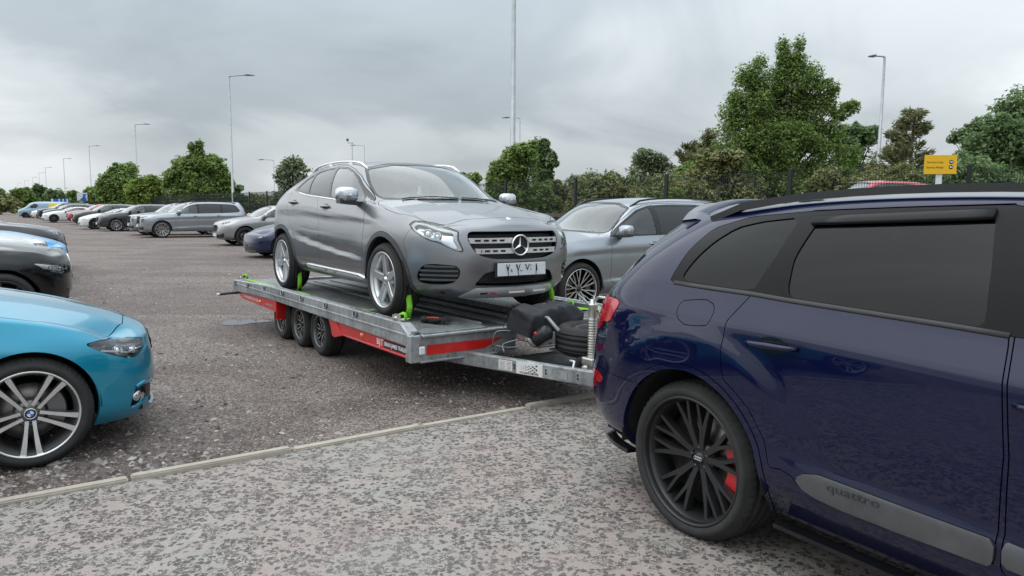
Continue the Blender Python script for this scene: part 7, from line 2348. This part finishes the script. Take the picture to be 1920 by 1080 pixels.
def build_lamps():
    arm = Vector((cos(radians(-8)), sin(radians(-8)), 0))
    near = at_y(961, 300, 26.8); near.z = 0
    street_lamp(near, 12.0, arm * 2.4, 'tallest and thickest steel lamp column standing behind the dense round tree', 0.105, head=(0.9, 0.25, 0.12))
    spec = [(430, 155, 61.5, 'arm lamp standing beside the big rounded tree'), (253, 240, None, 'arm lamp rising above the leafy dark tree behind the bright bush'), (167, 279, None, 'arm lamp standing above the blue and white signs'), (119, 302, None, 'arm lamp further down the road than the signs'), (85, 318, None, 'distant arm lamp over the hedge tops'), (73, 328, None, 'distant arm lamp over the hedge tops'), (61, 336, None, 'distant arm lamp over the hedge tops'), (46, 342, None, 'distant arm lamp over the hedge tops'), (33, 347, None, 'distant arm lamp over the hedge tops')]
    for u, v, y, lb in spec:
        yy = y or 61.5 * (386.0 - 155) / (384.0 - v)
        p = at_y(u, v, yy); h = p.z; p.z = 0
        street_lamp(p, 12.0 if abs(h - 12) < 1.5 else h, arm * 1.35, lb, 0.10, head=(0.85, 0.24, 0.10))
    for u, v, y, lb, dx in ((975, 221, 62, 'thin lamp with a short arm behind the tall lamp column', -1), (683, 273, 90, 'small arm lamp next to the slim camera mast', -1), (513, 300, 80, 'small arm lamp beside the sparse tree', -1), (136, 353, 150, 'far thin lamp behind the hedge', -1), (108, 360, 150, 'far thin lamp behind the hedge', -1)):
        p = at_y(u, v, y); h = p.z; p.z = 0
        street_lamp(p, h, Vector((dx * (0.9 if y < 70 else 1.1), 0, 0)), lb, 0.07, head=(0.6, 0.2, 0.08))
    p = at_y(1659, 106, 34); h = p.z; p.z = 0.5
    street_lamp(p, h - 0.5, Vector((-0.42, -0.05, 0)), 'steel street lamp with short arm standing between the tall tree and a conifer', 0.085, head=(0.36, 0.16, 0.09))
    # camera mast
    p = at_y(660, 268, 85); h = p.z; p.z = 0
    r = empty('camera_mast', p, 0, 'slim mast with a small camera bracket on top', 'mast')
    mb = MB(); mb.tube([(0, 0, 0), (0, 0, h)], [0.10, 0.07], 10); mb.obj('column', M('lamp_steel'), r)
    mb = MB(); mb.tube([(0.15, 0, h), (-0.45, 0, h), (-0.5, 0, h + 0.25)], 0.04, 6); mb.obj('bracket', M('lamp_steel'), r)
    mb = MB(); mb.box(-0.62, -0.38, -0.1, 0.1, h + 0.22, h + 0.48, 0.03); mb.obj('camera_housing', M('lamp_head'), r)
def build_signs():
    # yellow direction sign on a white post
    y = 13.2
    a, b_ = at_y(1734.5, 291, y), at_y(1788, 288.5, y); c = at_y(1732.5, 327, y)
    w = (b_ - a).length; h = a.z - c.z
    cen = at_y(1760, 308.5, y)
    root = empty('direction_sign', (cen.x + 0.03, cen.y, 0), radians(-14), 'yellow direction sign with two lines and arrow discs on a white post', 'sign')
    w2 = w / cos(radians(14)) * 1.0
    mb = MB(); mb.box(-w2 / 2, w2 / 2, -0.012, 0.012, cen.z - h / 2, cen.z + h / 2, 0.003); mb.obj('sign_board', M('sign_yellow'), root)
    mb = MB(); mb.box(-0.045, 0.045, 0.014, 0.07, 0, cen.z + h * 0.2, 0.004); mb.obj('sign_post', M('sign_pale'), root)
    for k, (tx, zz, dr) in enumerate((('Service Loan', cen.z + h * 0.12, 1), ('Service Ready', cen.z - h * 0.15, -1))):
        text_mesh('sign_lettering', tx, 0.052, M('ink'), root, (-w2 * 0.17, -0.0135, zz), (pi / 2, 0, 0), 0.0008, width=w2 * (0.50 if k == 0 else 0.53))
        mb = MB(); mb.lathe([(0.001, -0.0150), (0.034, -0.0150), (0.036, -0.012)], 20, cen=(w2 * 0.325, 0, zz + 0.004)); d = mb.obj('arrow_disc', M('ink'), root)
        mb = MB(); x = w2 * 0.325; z = zz + 0.004
        mb.prism([(x - dr * 0.024, z - 0.008), (x + dr * 0.002, z - 0.008), (x + dr * 0.002, z - 0.020), (x + dr * 0.027, z), (x + dr * 0.002, z + 0.020), (x + dr * 0.002, z + 0.008), (x - dr * 0.024, z + 0.008)], -0.0175, -0.0155); mb.obj('arrow', M('sign_pale'), d)
    # blue and white roadside signs far down the lot
    p = at_y(114, 386, 88)
    r = empty('banner_sign', (p.x, p.y, 0), radians(20), 'low blue and white striped banner sign beyond the parked cars', 'sign')
    W = 30 / 1390 * 88; H = 12 / 1390 * 88; z0 = at_y(114, 385, 88).z
    mb = MB(); mb.box(-W / 2, W / 2, -0.05, 0.05, z0, z0 + H); mb.obj('banner_board', M('sign_blue'), r)
    for x0, x1 in ((-0.50, -0.40), (-0.10, -0.04), (0.12, 0.17), (0.33, 0.40)):
        mb = MB(); mb.prism([(W * x0, z0), (W * x1, z0), (W * (x1 + 0.01), z0 + H), (W * x0, z0 + H)], -0.056, -0.052); mb.obj('banner_stripe', M('sign_pale'), r)
    for x in (-W * 0.4, W * 0.4):
        mb = MB(); mb.box(x - 0.05, x + 0.05, 0.051, 0.12, 0, z0 + H); mb.obj('banner_post', M('lamp_steel'), r)
    p = at_y(154, 368, 80); z0 = at_y(154, 376, 80).z; W = 17 / 1390 * 80; H = 14.5 / 1390 * 80
    r = empty('board_sign', (p.x, p.y, 0), radians(15), 'tall white board sign with a blue swoosh behind the fence', 'sign')
    mb = MB(); mb.box(-W / 2, W / 2, -0.05, 0.05, z0, z0 + H); mb.obj('sign_board', M('sign_pale'), r)
    mb = MB(); mb.prism([(-W * .35, z0), (W * .42, z0), (W * .44, z0 + H * .25), (W * .30, z0 + H * .55), (W * .46, z0 + H * .8), (W * .15, z0 + H * .85), (W * .05, z0 + H * .4), (-W * .2, z0 + H * .12)], -0.056, -0.052); mb.obj('sign_swoosh', M('sign_blue'), r)
    mb = MB(); mb.box(-0.08, 0.08, 0.051, 0.15, 0, z0 + H); mb.obj('sign_post', M('lamp_steel'), r)
def build_planting():
    def spot(u, y): 
        p = at_y(u, 390, y); p.z = 0; return p
    def H(v, y, u=960): return at_y(u, v, y).z
    m = lambda px, y: px * y / FPX
    # tall tree right of centre
    y = 29
    b = spot(1468, y)
    L_ = lambda u, v, rx, rz, dy=0.0, k=0.75: (at_y(u, v, y).x - b.x, dy, at_y(u, v, y).z, m(rx, y), m(rx, y) * k, m(rz, y))
    tree('broadleaf_tree', b, 'tall windswept broadleaf tree standing behind the mesh fence', 'leaf_mid',
         [L_(1482, 112, 30, 42), L_(1420, 150, 39, 47), L_(1490, 150, 46, 42), L_(1400, 205, 50, 47), L_(1470, 215, 71, 53, 0.3), L_(1528, 205, 34, 42), L_(1545, 165, 30, 21), L_(1578, 210, 30, 18),
          L_(1385, 262, 46, 38), L_(1455, 275, 64, 47, -0.3), L_(1535, 262, 50, 42), L_(1400, 325, 59, 45), L_(1470, 330, 64, 47), L_(1545, 318, 50, 42), L_(1600, 198, 14, 11), L_(1588, 300, 30, 32)], 42000, 0.088, 31, sub=14, trunk=0.16, trunk_h=6.0)
    def blob(u0, u1, top, y, bottom=385, lobes=5, seed=1, irr=0.16, k=0.7):
        rs = np.random.default_rng(seed)
        b = spot((u0 + u1) / 2, y); out = []
        W = m(u1 - u0, y); Ht = at_y((u0 + u1) / 2, top, y).z * 1.04
        n = lobes * 3
        for i in range(n):
            t = (i + 0.5) / n - 0.5 + rs.normal(0, 0.03)
            env = max(0.05, 1 - abs(2 * t) ** 2.8) ** 0.5 * (1 - irr * rs.random())
            r_ = min(W, Ht) * rs.uniform(0.15, 0.24)
            top_ = i % 2 == 0
            z = max(r_ * 0.8, env * Ht - r_ * 0.9) if top_ else env * Ht * rs.uniform(0.25, 0.65)
            out.append((t * (W - r_), rs.normal(0, 0.5) * W * 0.14, z, r_ * rs.uniform(0.9, 1.3), r_ * 1.1, r_ * rs.uniform(0.8, 1.1)))
        out.append((0, 0, Ht * 0.46, W * 0.42, W * 0.26, Ht * 0.42))
        return b, out
    def T(name, label, mat, u0, u1, top, y, n, size, seed, lobes=5, **kw):
        b, lo = blob(u0, u1, top, y, lobes=lobes, seed=seed)
        return tree(name, b, label, mat, lo, n, size, seed, **kw)
    g = 'hedge of shrubs behind the fence'
    T('round_shrub_tree', 'dense round green tree at the foot of the tall lamp column', 'leaf_mid', 902, 1040, 266, 24.8, 24000, 0.105, 41, 4)
    T('dark_tree', 'slim dark tree tucked behind the round tree by the lamp column', 'leaf_dark', 985, 1050, 268, 28.5, 11000, 0.13, 42, 3)
    T('small_tree', 'small green tree next to the dense round tree', 'leaf_mid', 845, 912, 312, 42, 6000, 0.15, 43, 3)
    T('hedge_shrub', 'greyish green domed shrub between the round tree and the willow', 'leaf_grey', 1038, 1180, 312, 30, 13000, 0.12, 44, 5, cat='shrub', group=g)
    T('willow_tree', 'pale drooping willow above the olive hedge', 'leaf_grey', 1170, 1272, 278, 34, 11000, 0.12, 45, 4)
    T('hedge_shrub', 'olive brown hedge shrub behind the silver blue car with cream seats', 'leaf_olive', 1045, 1215, 320, 24.5, 16000, 0.10, 46, 6, cat='shrub', group=g)
    T('hedge_shrub', 'olive brown hedge shrub in front of the willow by a fence post', 'leaf_olive', 1165, 1345, 318, 22.5, 16000, 0.10, 47, 6, cat='shrub', group=g)
    T('hedge_shrub', 'bright olive bush growing against the tall tree', 'leaf_bright', 1236, 1300, 350, 20.5, 4000, 0.09, 48, 3, cat='shrub', group=g)
    T('hedge_shrub', 'tall mixed olive shrub against the foot of the tall tree', 'leaf_olive', 1270, 1430, 262, 26, 16000, 0.11, 49, 5, cat='shrub', group=g)
    T('hedge_shrub', 'olive hedge shrub between the lamp and the yellow sign', 'leaf_olive', 1545, 1775, 300, 27, 16000, 0.11, 50, 6, cat='shrub', group=g)
    T('broadleaf_tree', 'dark rounded tree between the tall tree and the street lamp', 'leaf_dark', 1545, 1660, 228, 36, 13000, 0.14, 51, 4)
    T('broadleaf_tree', 'biggest dark tree in the clump beyond the yellow sign', 'leaf_dark', 1830, 2110, 150, 31, 34000, 0.13, 52, 5)
    T('broadleaf_tree', 'grey green tree between the yellow sign and the big dark tree', 'leaf_dark', 1772, 1895, 200, 34, 16000, 0.13, 53, 4)
    T('broadleaf_tree', 'green tree filling the gap between the two dark trees beyond the sign', 'leaf_dark', 1800, 1950, 205, 28, 15000, 0.12, 55, 5)
    T('hedge_shrub', 'dark green shrub behind the yellow sign', 'leaf_dark', 1690, 1925, 288, 25, 16000, 0.11, 54, 6, cat='shrub', group=g)
    T('hedge_shrub', 'light green hedge shrub between the domed shrub and the olive hedge', 'leaf_grey', 1120, 1260, 322, 27, 9000, 0.12, 56, 5, cat='shrub', group=g)
    T('hedge_shrub', 'green hedge shrub joining the willow to the conifers', 'leaf_mid', 1225, 1345, 305, 29, 9000, 0.12, 57, 5, cat='shrub', group=g)
    T('hedge_shrub', 'olive hedge shrub under the dark rounded tree', 'leaf_olive', 1480, 1620, 318, 23, 8000, 0.11, 58, 5, cat='shrub', group=g)
    T('hedge_shrub', 'green hedge shrub between the round tree and the domed shrub', 'leaf_olive', 985, 1085, 335, 27, 7000, 0.12, 59, 4, cat='shrub', group=g)
    conifer('conifer_tree', spot(1702, 32), at_y(1700, 203, 32).z, 1.75, 'spreading conifer beside the short-armed street lamp', 61, 11000)
    conifer('conifer_tree', spot(1672, 33), at_y(1672, 222, 33).z, 0.9, 'thin brown conifer tip behind the street lamp', 62, 5000)
    conifer('conifer_tree', spot(1312, 33), at_y(1312, 243, 33).z, 1.2, 'leaning conifer between the willow and the tall tree', 63, 8000, 0.4)
    conifer('conifer_tree', spot(1285, 34), at_y(1285, 270, 34).z, 1.2, 'low spreading conifer just behind the leaning one', 64, 6000)
    # left-hand trees
    y = 66
    b = spot(372, y)
    L2 = lambda u, v, rx, rz: (at_y(u, v, y).x - b.x, 0, at_y(u, v, y).z, m(rx, y), m(rx, y) * 0.8, m(rz, y))
    tree('broadleaf_tree', b, 'big rounded tree beside an arm lamp', 'leaf_mid', [L2(368, 288, 18, 22), L2(345, 312, 30, 24), L2(395, 310, 34, 24), L2(330, 335, 28, 24), L2(370, 335, 48, 28), L2(415, 338, 26, 24), L2(350, 362, 44, 24), L2(400, 362, 44, 24)], 17000, 0.24, 71, sub=5, trunk=0.2)
    T('broadleaf_tree', 'leafy dark tree behind the bright green bush', 'leaf_mid', 178, 272, 306, 78, 10000, 0.28, 72, 4)
    T('broadleaf_tree', 'bright yellow-green bush in front of the darker trees', 'leaf_bright', 230, 315, 323, 68, 9000, 0.24, 73, 4)
    T('broadleaf_tree', 'sparse airy tree showing sky through its crown', 'leaf_grey', 508, 590, 287, 58, 2600, 0.22, 74, 5, trunk=0.1)
    T('broadleaf_tree', 'small dark tree at the foot of the arm lamp', 'leaf_dark', 420, 462, 338, 70, 3500, 0.24, 75, 3)
    for i, (u0, u1, top, y, mt) in enumerate(((-60, 30, 350, 140, 'leaf_dark'), (15, 75, 352, 128, 'leaf_mid'), (58, 90, 343, 150, 'leaf_dark'), (80, 125, 353, 132, 'leaf_dark'), (112, 160, 356, 140, 'leaf_mid'), (-40, 40, 364, 105, 'leaf_olive'), (150, 200, 350, 105, 'leaf_mid'))):
        T('distant_tree', ('dark', 'green', 'tall', 'low', 'mixed', 'olive', 'leafy')[i] + ' distant tree in the hedge line at the end of the lot', mt, u0, u1, top, y, 2600, 0.5, 80 + i, 4, group='distant hedge line')
    for i, (u0, u1, top, y, mt) in enumerate(((450, 530, 362, 75, 'leaf_olive'), (395, 470, 358, 80, 'leaf_dark'), (270, 330, 352, 74, 'leaf_dark'), (575, 700, 352, 85, 'leaf_dark'), (690, 860, 345, 60, 'leaf_dark'))):
        T('hedge_shrub', ('low olive hedge below the sparse tree', 'dark hedge between the lamp and the sparse tree', 'dark hedge under the bright green bush', 'dark far hedge next to the camera mast', 'dark hedge between the camera mast and the small green tree')[i], mt, u0, u1, top, y, 4500, 0.26, 90 + i, 6, cat='shrub', group='hedge along the far fence')
# ------------------------------------------------------------------ build it all
build_ground()
build_gla()
build_q7()
build_trailer()
build_trailer_load()
HR = radians(215.9); HL = radians(35.9)
paint('silver_blue_paint', (0.37, 0.40, 0.43), 0.8, 0.34, 0.10)
paint('silver_paint', (0.38, 0.38, 0.38), 0.8, 0.34, 0.10)
paint('teal_paint', (0.0, 0.255, 0.40), 0.32, 0.30, 0.06)
paint('sky_blue_paint', (0.0, 0.33, 0.72), 0.2, 0.32, 0.05)
paint('black_paint', (0.003, 0.0035, 0.005), 0.0, 0.3, 0.05, spec=0.2)
paint('graphite_paint', (0.045, 0.045, 0.05), 0.5, 0.32, 0.10)
paint('white_paint', (0.70, 0.71, 0.72), 0.0, 0.35, 0.08)
paint('red_paint', (0.42, 0.01, 0.015), 0.2, 0.32, 0.05)
paint('green_paint', (0.010, 0.035, 0.022), 0.3, 0.32, 0.05)
paint('gentian_paint', (0.006, 0.013, 0.06), 0.4, 0.32, 0.10)
paint('van_paint', (0.28, 0.40, 0.52), 0.3, 0.38, 0.08)
def from_wheel(C, yaw, wy):
    """root position from the ground point under a front wheel's outer face; wy signed"""
    fy = Vector((-sin(yaw), cos(yaw), 0))
    return Vector((C[0], C[1], 0)) - fy * wy
def from_nose(u, y, yaw, xn, z=0.6, v=None):
    """root position so that the nose centre lies on pixel column u at distance y"""
    r = px_ray(u, 470)
    P = Vector((0, 0, CAMZ)) + r * (y / r.y); P.z = 0
    return P - Vector((cos(yaw), sin(yaw), 0)) * xn
row_r = 'cars parked in the row along the fence'
row_l = 'cars parked nose-out in the near row'
parked_car('long_suv', 'silver_blue_paint', from_wheel((1.01, 10.75), HR, 0.98), HR, 'large_suv', 'silver blue sport utility car with cream seats parked behind the trailer', level=3, near=True, seats='cabin_light', group=row_r)
parked_car('long_suv', 'silver_blue_paint', from_wheel(at_z(305, 446.0), HR, 0.98), HR, 'large_suv', 'silver blue sport utility car with bright spoked wheels in the far row', level=2, near=True, seats='cabin_light', group=row_r)
def coupe_px(B, st):
    """details read off the photograph: lamp outline, corner vent with fog lamp, lower blade"""
    z4 = lambda a, b: (a / 2.7, 500 + b / 2.7)
    st['head'] = B.pxpoly([(427, 393), (500, 374), (620, 357), (722, 357), (724, 400), (710, 430), (690, 453), (640, 461), (560, 444), (480, 419)], 40, -1, z4)
    vent = B.pxpoly([(655, 722), (668, 668), (690, 606), (738, 590), (760, 596), (762, 640), (735, 668), (700, 700)], 40, -1, z4)
    for s in (-1, 1):
        v = B.take(vent, 40, s, gap=0.001).obj('corner_vent', M('black_plastic'), B.root, off=-0.05)
        uc = float(np.mean([p[0] for p in vent])); zc = float(np.mean([p[1] for p in vent]))
        p, n = B.on_diag(uc, zc - 0.01, 40, s, -0.035)
        if p is not None:
            mb = MB(); q = Matrix.Translation(p) @ n.to_track_quat('Y', 'Z').to_matrix().to_4x4()
            mb.lathe([(0.001, 0.012), (0.034, 0.010), (0.042, -0.01)], 18); mb.v = [tuple(q @ Vector(w)) for w in mb.v]; mb.obj('fog_lamp', M('lamp_silver'), v)
        us = B.pxpoly([(632, 762), (690, 752), (740, 734), (778, 706), (794, 680)], 40, -1, z4)
        B.strip('lower_blade', us, lambda u, z: B.on_diag(u, z, 40, s), 0.030, 0.026, M('teal_paint'))
        us = B.pxpoly([(690, 606), (720, 585), (760, 572), (796, 560)], 40, -1, z4)
        B.strip('vent_brow', us, lambda u, z: B.on_diag(u, z, 40, s), 0.024, 0.014, M('teal_paint'))
C4 = at_z(64, 881)
parked_car('coupe', 'teal_paint', from_wheel(C4 + Vector((0, 0.0, 0)), HL, -0.905), HL, 'coupe_car', 'bright teal coupe with bright twin-spoke wheel at the edge of the kerb', level=3, near=True, group=row_l, posed=coupe_px, plate=False, cap=roundel)
parked_car('small_suv', 'black_paint', from_nose(131, 10.2, HL, 0.815), HL, 'suv_car', 'black sport utility car with white headlight surround next to the teal coupe', level=2, near=True, group=row_l, plate=False, dark_grille=False, wheel='dark_multi', over=dict(head=[(-0.06, 0.70), (-0.03, 0.775), (0.18, 0.80), (0.38, 0.835), (0.50, 0.845), (0.40, 0.765), (0.26, 0.705), (0.10, 0.675)], head2=None, bowl='lamp_silver'))
parked_car('small_suv', 'white_paint', from_nose(92, 13.2, HL, 0.815), HL, 'suv_car', 'white car parked between the black one and the sky blue one', level=2, group=row_l, plate=False)
parked_car('low_saloon', 'sky_blue_paint', from_nose(126, 15.8, HL, 0.82), HL, 'sports_car', 'sky blue car with dark headlights in the near row', level=2, group=row_l, plate=False)
parked_car('low_suv', 'graphite_paint', from_nose(124, 18.4, HL, 0.91), HL, 'suv_car', 'dark grey sport utility car at the far end of the near row', level=2, group=row_l, plate=False)
# right-hand row, from the trailer into the distance
parked_car('low_saloon', 'gentian_paint', from_nose(463, 22.5, HR, 0.82), HR, 'saloon_car', 'deep blue low saloon parked nose-out beyond the trailer tail', level=2, near=True, group=row_r, plate=False, wheel='dark_multi', over=dict(head=[(0.0, 0.60), (0.06, 0.655), (0.24, 0.69), (0.26, 0.66), (0.16, 0.60)], grille=[(0, 0.40), (-0.10, 0.40), (-0.10, 0.37), (0, 0.37)], low=[(0, 0.34), (-0.62, 0.34), (-0.74, 0.30), (-0.6, 0.22), (0, 0.20)]))
parked_car('low_suv', 'silver_paint', from_nose(404, 29.3, HR, 0.91), HR, 'suv_car', 'silver sport utility car with oval dark grille in the far row', level=2, near=True, group=row_r, wheel='dark_multi', over=dict(grille=[(0, 0.80), (-0.26, 0.79), (-0.36, 0.70), (-0.27, 0.56), (0, 0.54)], plate=0.42))
parked_car('mid_suv', 'silver_blue_paint', from_nose(243, 38.6, HR, 0.87), HR, 'suv_car', 'pale silver car with tall grille and plain wheels beside the bright-wheeled one', level=2, group=row_r)
B1 = parked_car('low_suv', 'black_paint', from_wheel(at_z(235, 433.5), HR, 0.96), HR, 'suv_car', 'black sport utility car with multi-spoke silver wheels', level=2, group=row_r, wheel='twin_grey')
parked_car('low_suv', 'graphite_paint', from_nose(184, 44.0, HR, 0.91), HR, 'suv_car', 'dark grey car between the black one and the white sports car', level=2, group=row_r)
parked_car('grand_tourer', 'white_paint', from_nose(150, 47.0, HR, 0.83), HR, 'sports_car', 'white sports car with an oval mouth, nose towards the aisle', level=2, group=row_r, over=dict(grille=[(0, 0.46), (-0.30, 0.45), (-0.38, 0.38), (-0.28, 0.30), (0, 0.29)], low=[(0, 0.25), (-0.5, 0.25), (-0.6, 0.22), (-0.5, 0.20), (0, 0.20)]), wheel='dark_multi')
parked_car('low_suv', 'green_paint', from_nose(138, 54.0, HR, 0.91), HR, 'suv_car', 'very dark green car beyond the white sports car', level=1, group=row_r)
parked_car('low_suv', 'red_paint', from_nose(128, 58.5, HR, 0.91), HR, 'suv_car', 'red car wedged beside the dark green one', level=1, group=row_r)
parked_car('grand_tourer', 'white_paint', from_wheel(at_z(102, 417.5), HR, 0.94), HR, 'sports_car', 'white sports car with dark wheel seen past the red car', level=1, group=row_r, wheel='dark_multi')
parked_car('low_suv', 'graphite_paint', from_nose(83, 70.0, HR, 0.91), HR, 'suv_car', 'grey car beyond the second white sports car', level=1, group=row_r)
parked_car('mid_suv', 'black_paint', from_nose(74, 75.0, HR, 0.87), HR, 'suv_car', 'dark car in the far cluster near the van', level=1, group=row_r)
parked_car('coupe', 'white_paint', from_nose(62, 80.0, HR, 0.79), HR, 'coupe_car', 'small white car at the far end of the row', level=1, group=row_r)
def build_van():
    p = at_y(52, 384, 84); p.z = -0.12
    r = car_root('panel_van', p, radians(196), 'pale blue panel van with a yellow panel parked at the end of the lot', 'van')
    sp = dict(SPEC['long_suv'])
    sp['rows'] = [(0.6, 0.95, 0.62, 0.70, 1.00, 0.85, 1.03), (0.5, 1.02, 0.46, 0.80, 1.07, 0.66, 1.10), (0.3, 1.08, 0.28, 0.83, 1.15, 0.45, 1.19), (0.12, 1.12, 0.08, 0.84, 1.22, 0.25, 1.28), (-0.06, 1.15, -0.12, 0.84, 1.36, 0.05, 1.44),
                  (-0.25, 1.17, -0.33, 0.82, 1.55, -0.15, 1.63), (-0.45, 1.18, -0.55, 0.80, 1.72, -0.38, 1.80), (-0.8, 1.18, -0.9, 0.79, 1.82, -0.8, 1.90), (-1.3, 1.18, -1.35, 0.79, 1.86, -1.3, 1.94), (-1.9, 1.18, -1.9, 0.79, 1.87, -1.9, 1.95), (-2.5, 1.18, -2.5, 0.79, 1.87, -2.5, 1.95), (-3.0, 1.18, -3.0, 0.79, 1.87, -3.0, 1.95), (-3.5, 1.18, -3.5, 0.79, 1.86, -3.5, 1.94), (-3.8, 1.18, -3.8, 0.78, 1.84, -3.85, 1.92), (-3.95, 1.18, -3.95, 0.74, 1.80, -4.03, 1.88)]
    sp['rear_x67'] = (-4.06, -4.03); sp['rear_z'] = sp['rear_z'][:6] + [1.55, 1.88]; sp.pop('disp', None)
    B = PosedBody(sp, r, 1)
    for s in (-1, 1):
        for cx in (0, -3.105):
            arch_band(B, cx, 0.36, 0.40, 0, s, None); B.well(cx, 0.36, 0.40, s, M('inner_dark'))
        B.take([(-0.42, 1.20), (-1.25, 1.20), (-1.25, 1.70), (-0.85, 1.70), (-0.5, 1.42)], 'side', s).obj('cab_window', M('tint_glass'), r, off=-0.004)
        B.take([(-2.35, 1.00), (-3.9, 1.62), (-3.9, 1.78), (-2.3, 1.78)], 'side', s).obj('yellow_panel', principled('van_yellow', (0.80, 0.60, 0.02), 0.4), r, flange=0.01)
        B.take([(-1.30, 1.80), (-1.28, 0.5), (-0.45, 0.5), (-0.35, 1.2), (-0.8, 1.76)], 'side', s, gap=0.004).obj('cab_door', M('van_paint'), r, flange=0.01)
    glaze(B, mirror_half([(0, 1.78), (-0.6, 1.72), (-0.74, 1.36), (0, 1.38)]), 'front', 0, M('tint_glass'), 0.02, 'windscreen', zr=(1.2, 1.9), thr=0.1)
    B.sheet.obj('body', M('van_paint'), r, flange=0.015)
    for x in (0, -3.105):
        for s in (-1, 1): add_wheel(r, 'dark_multi', x, s * 0.83, 0.345, simple=True, scale=0.345 / 0.36)
build_van()
# cars on the road beyond the fence
p = at_y(1560, 352, 22.0); p.z = 0.70
parked_car('low_suv', 'red_paint', (p.x - 0.3, p.y, 0.88), radians(192), 'suv_car', 'red car standing on the road beyond the mesh fence', level=2, plate=False)
p = at_y(1900, 345, 19.5)
parked_car('long_suv', 'white_paint', (p.x + 1.5, p.y, 0.80), radians(186), 'suv_car', 'white car with roof rails on the road beyond the mesh fence', level=2, plate=False)
# blue car almost hidden behind the grey crossover's bonnet
parked_car('coupe', 'sky_blue_paint', from_wheel((1.01, 10.75), HR, 0.98) + FT * 2.9 + FN * 0.3, HR, 'coupe_car', 'blue car parked in the bay beside the silver blue car with cream seats', level=1, group=row_r)
build_fence()
build_lamps()
build_signs()
build_planting()
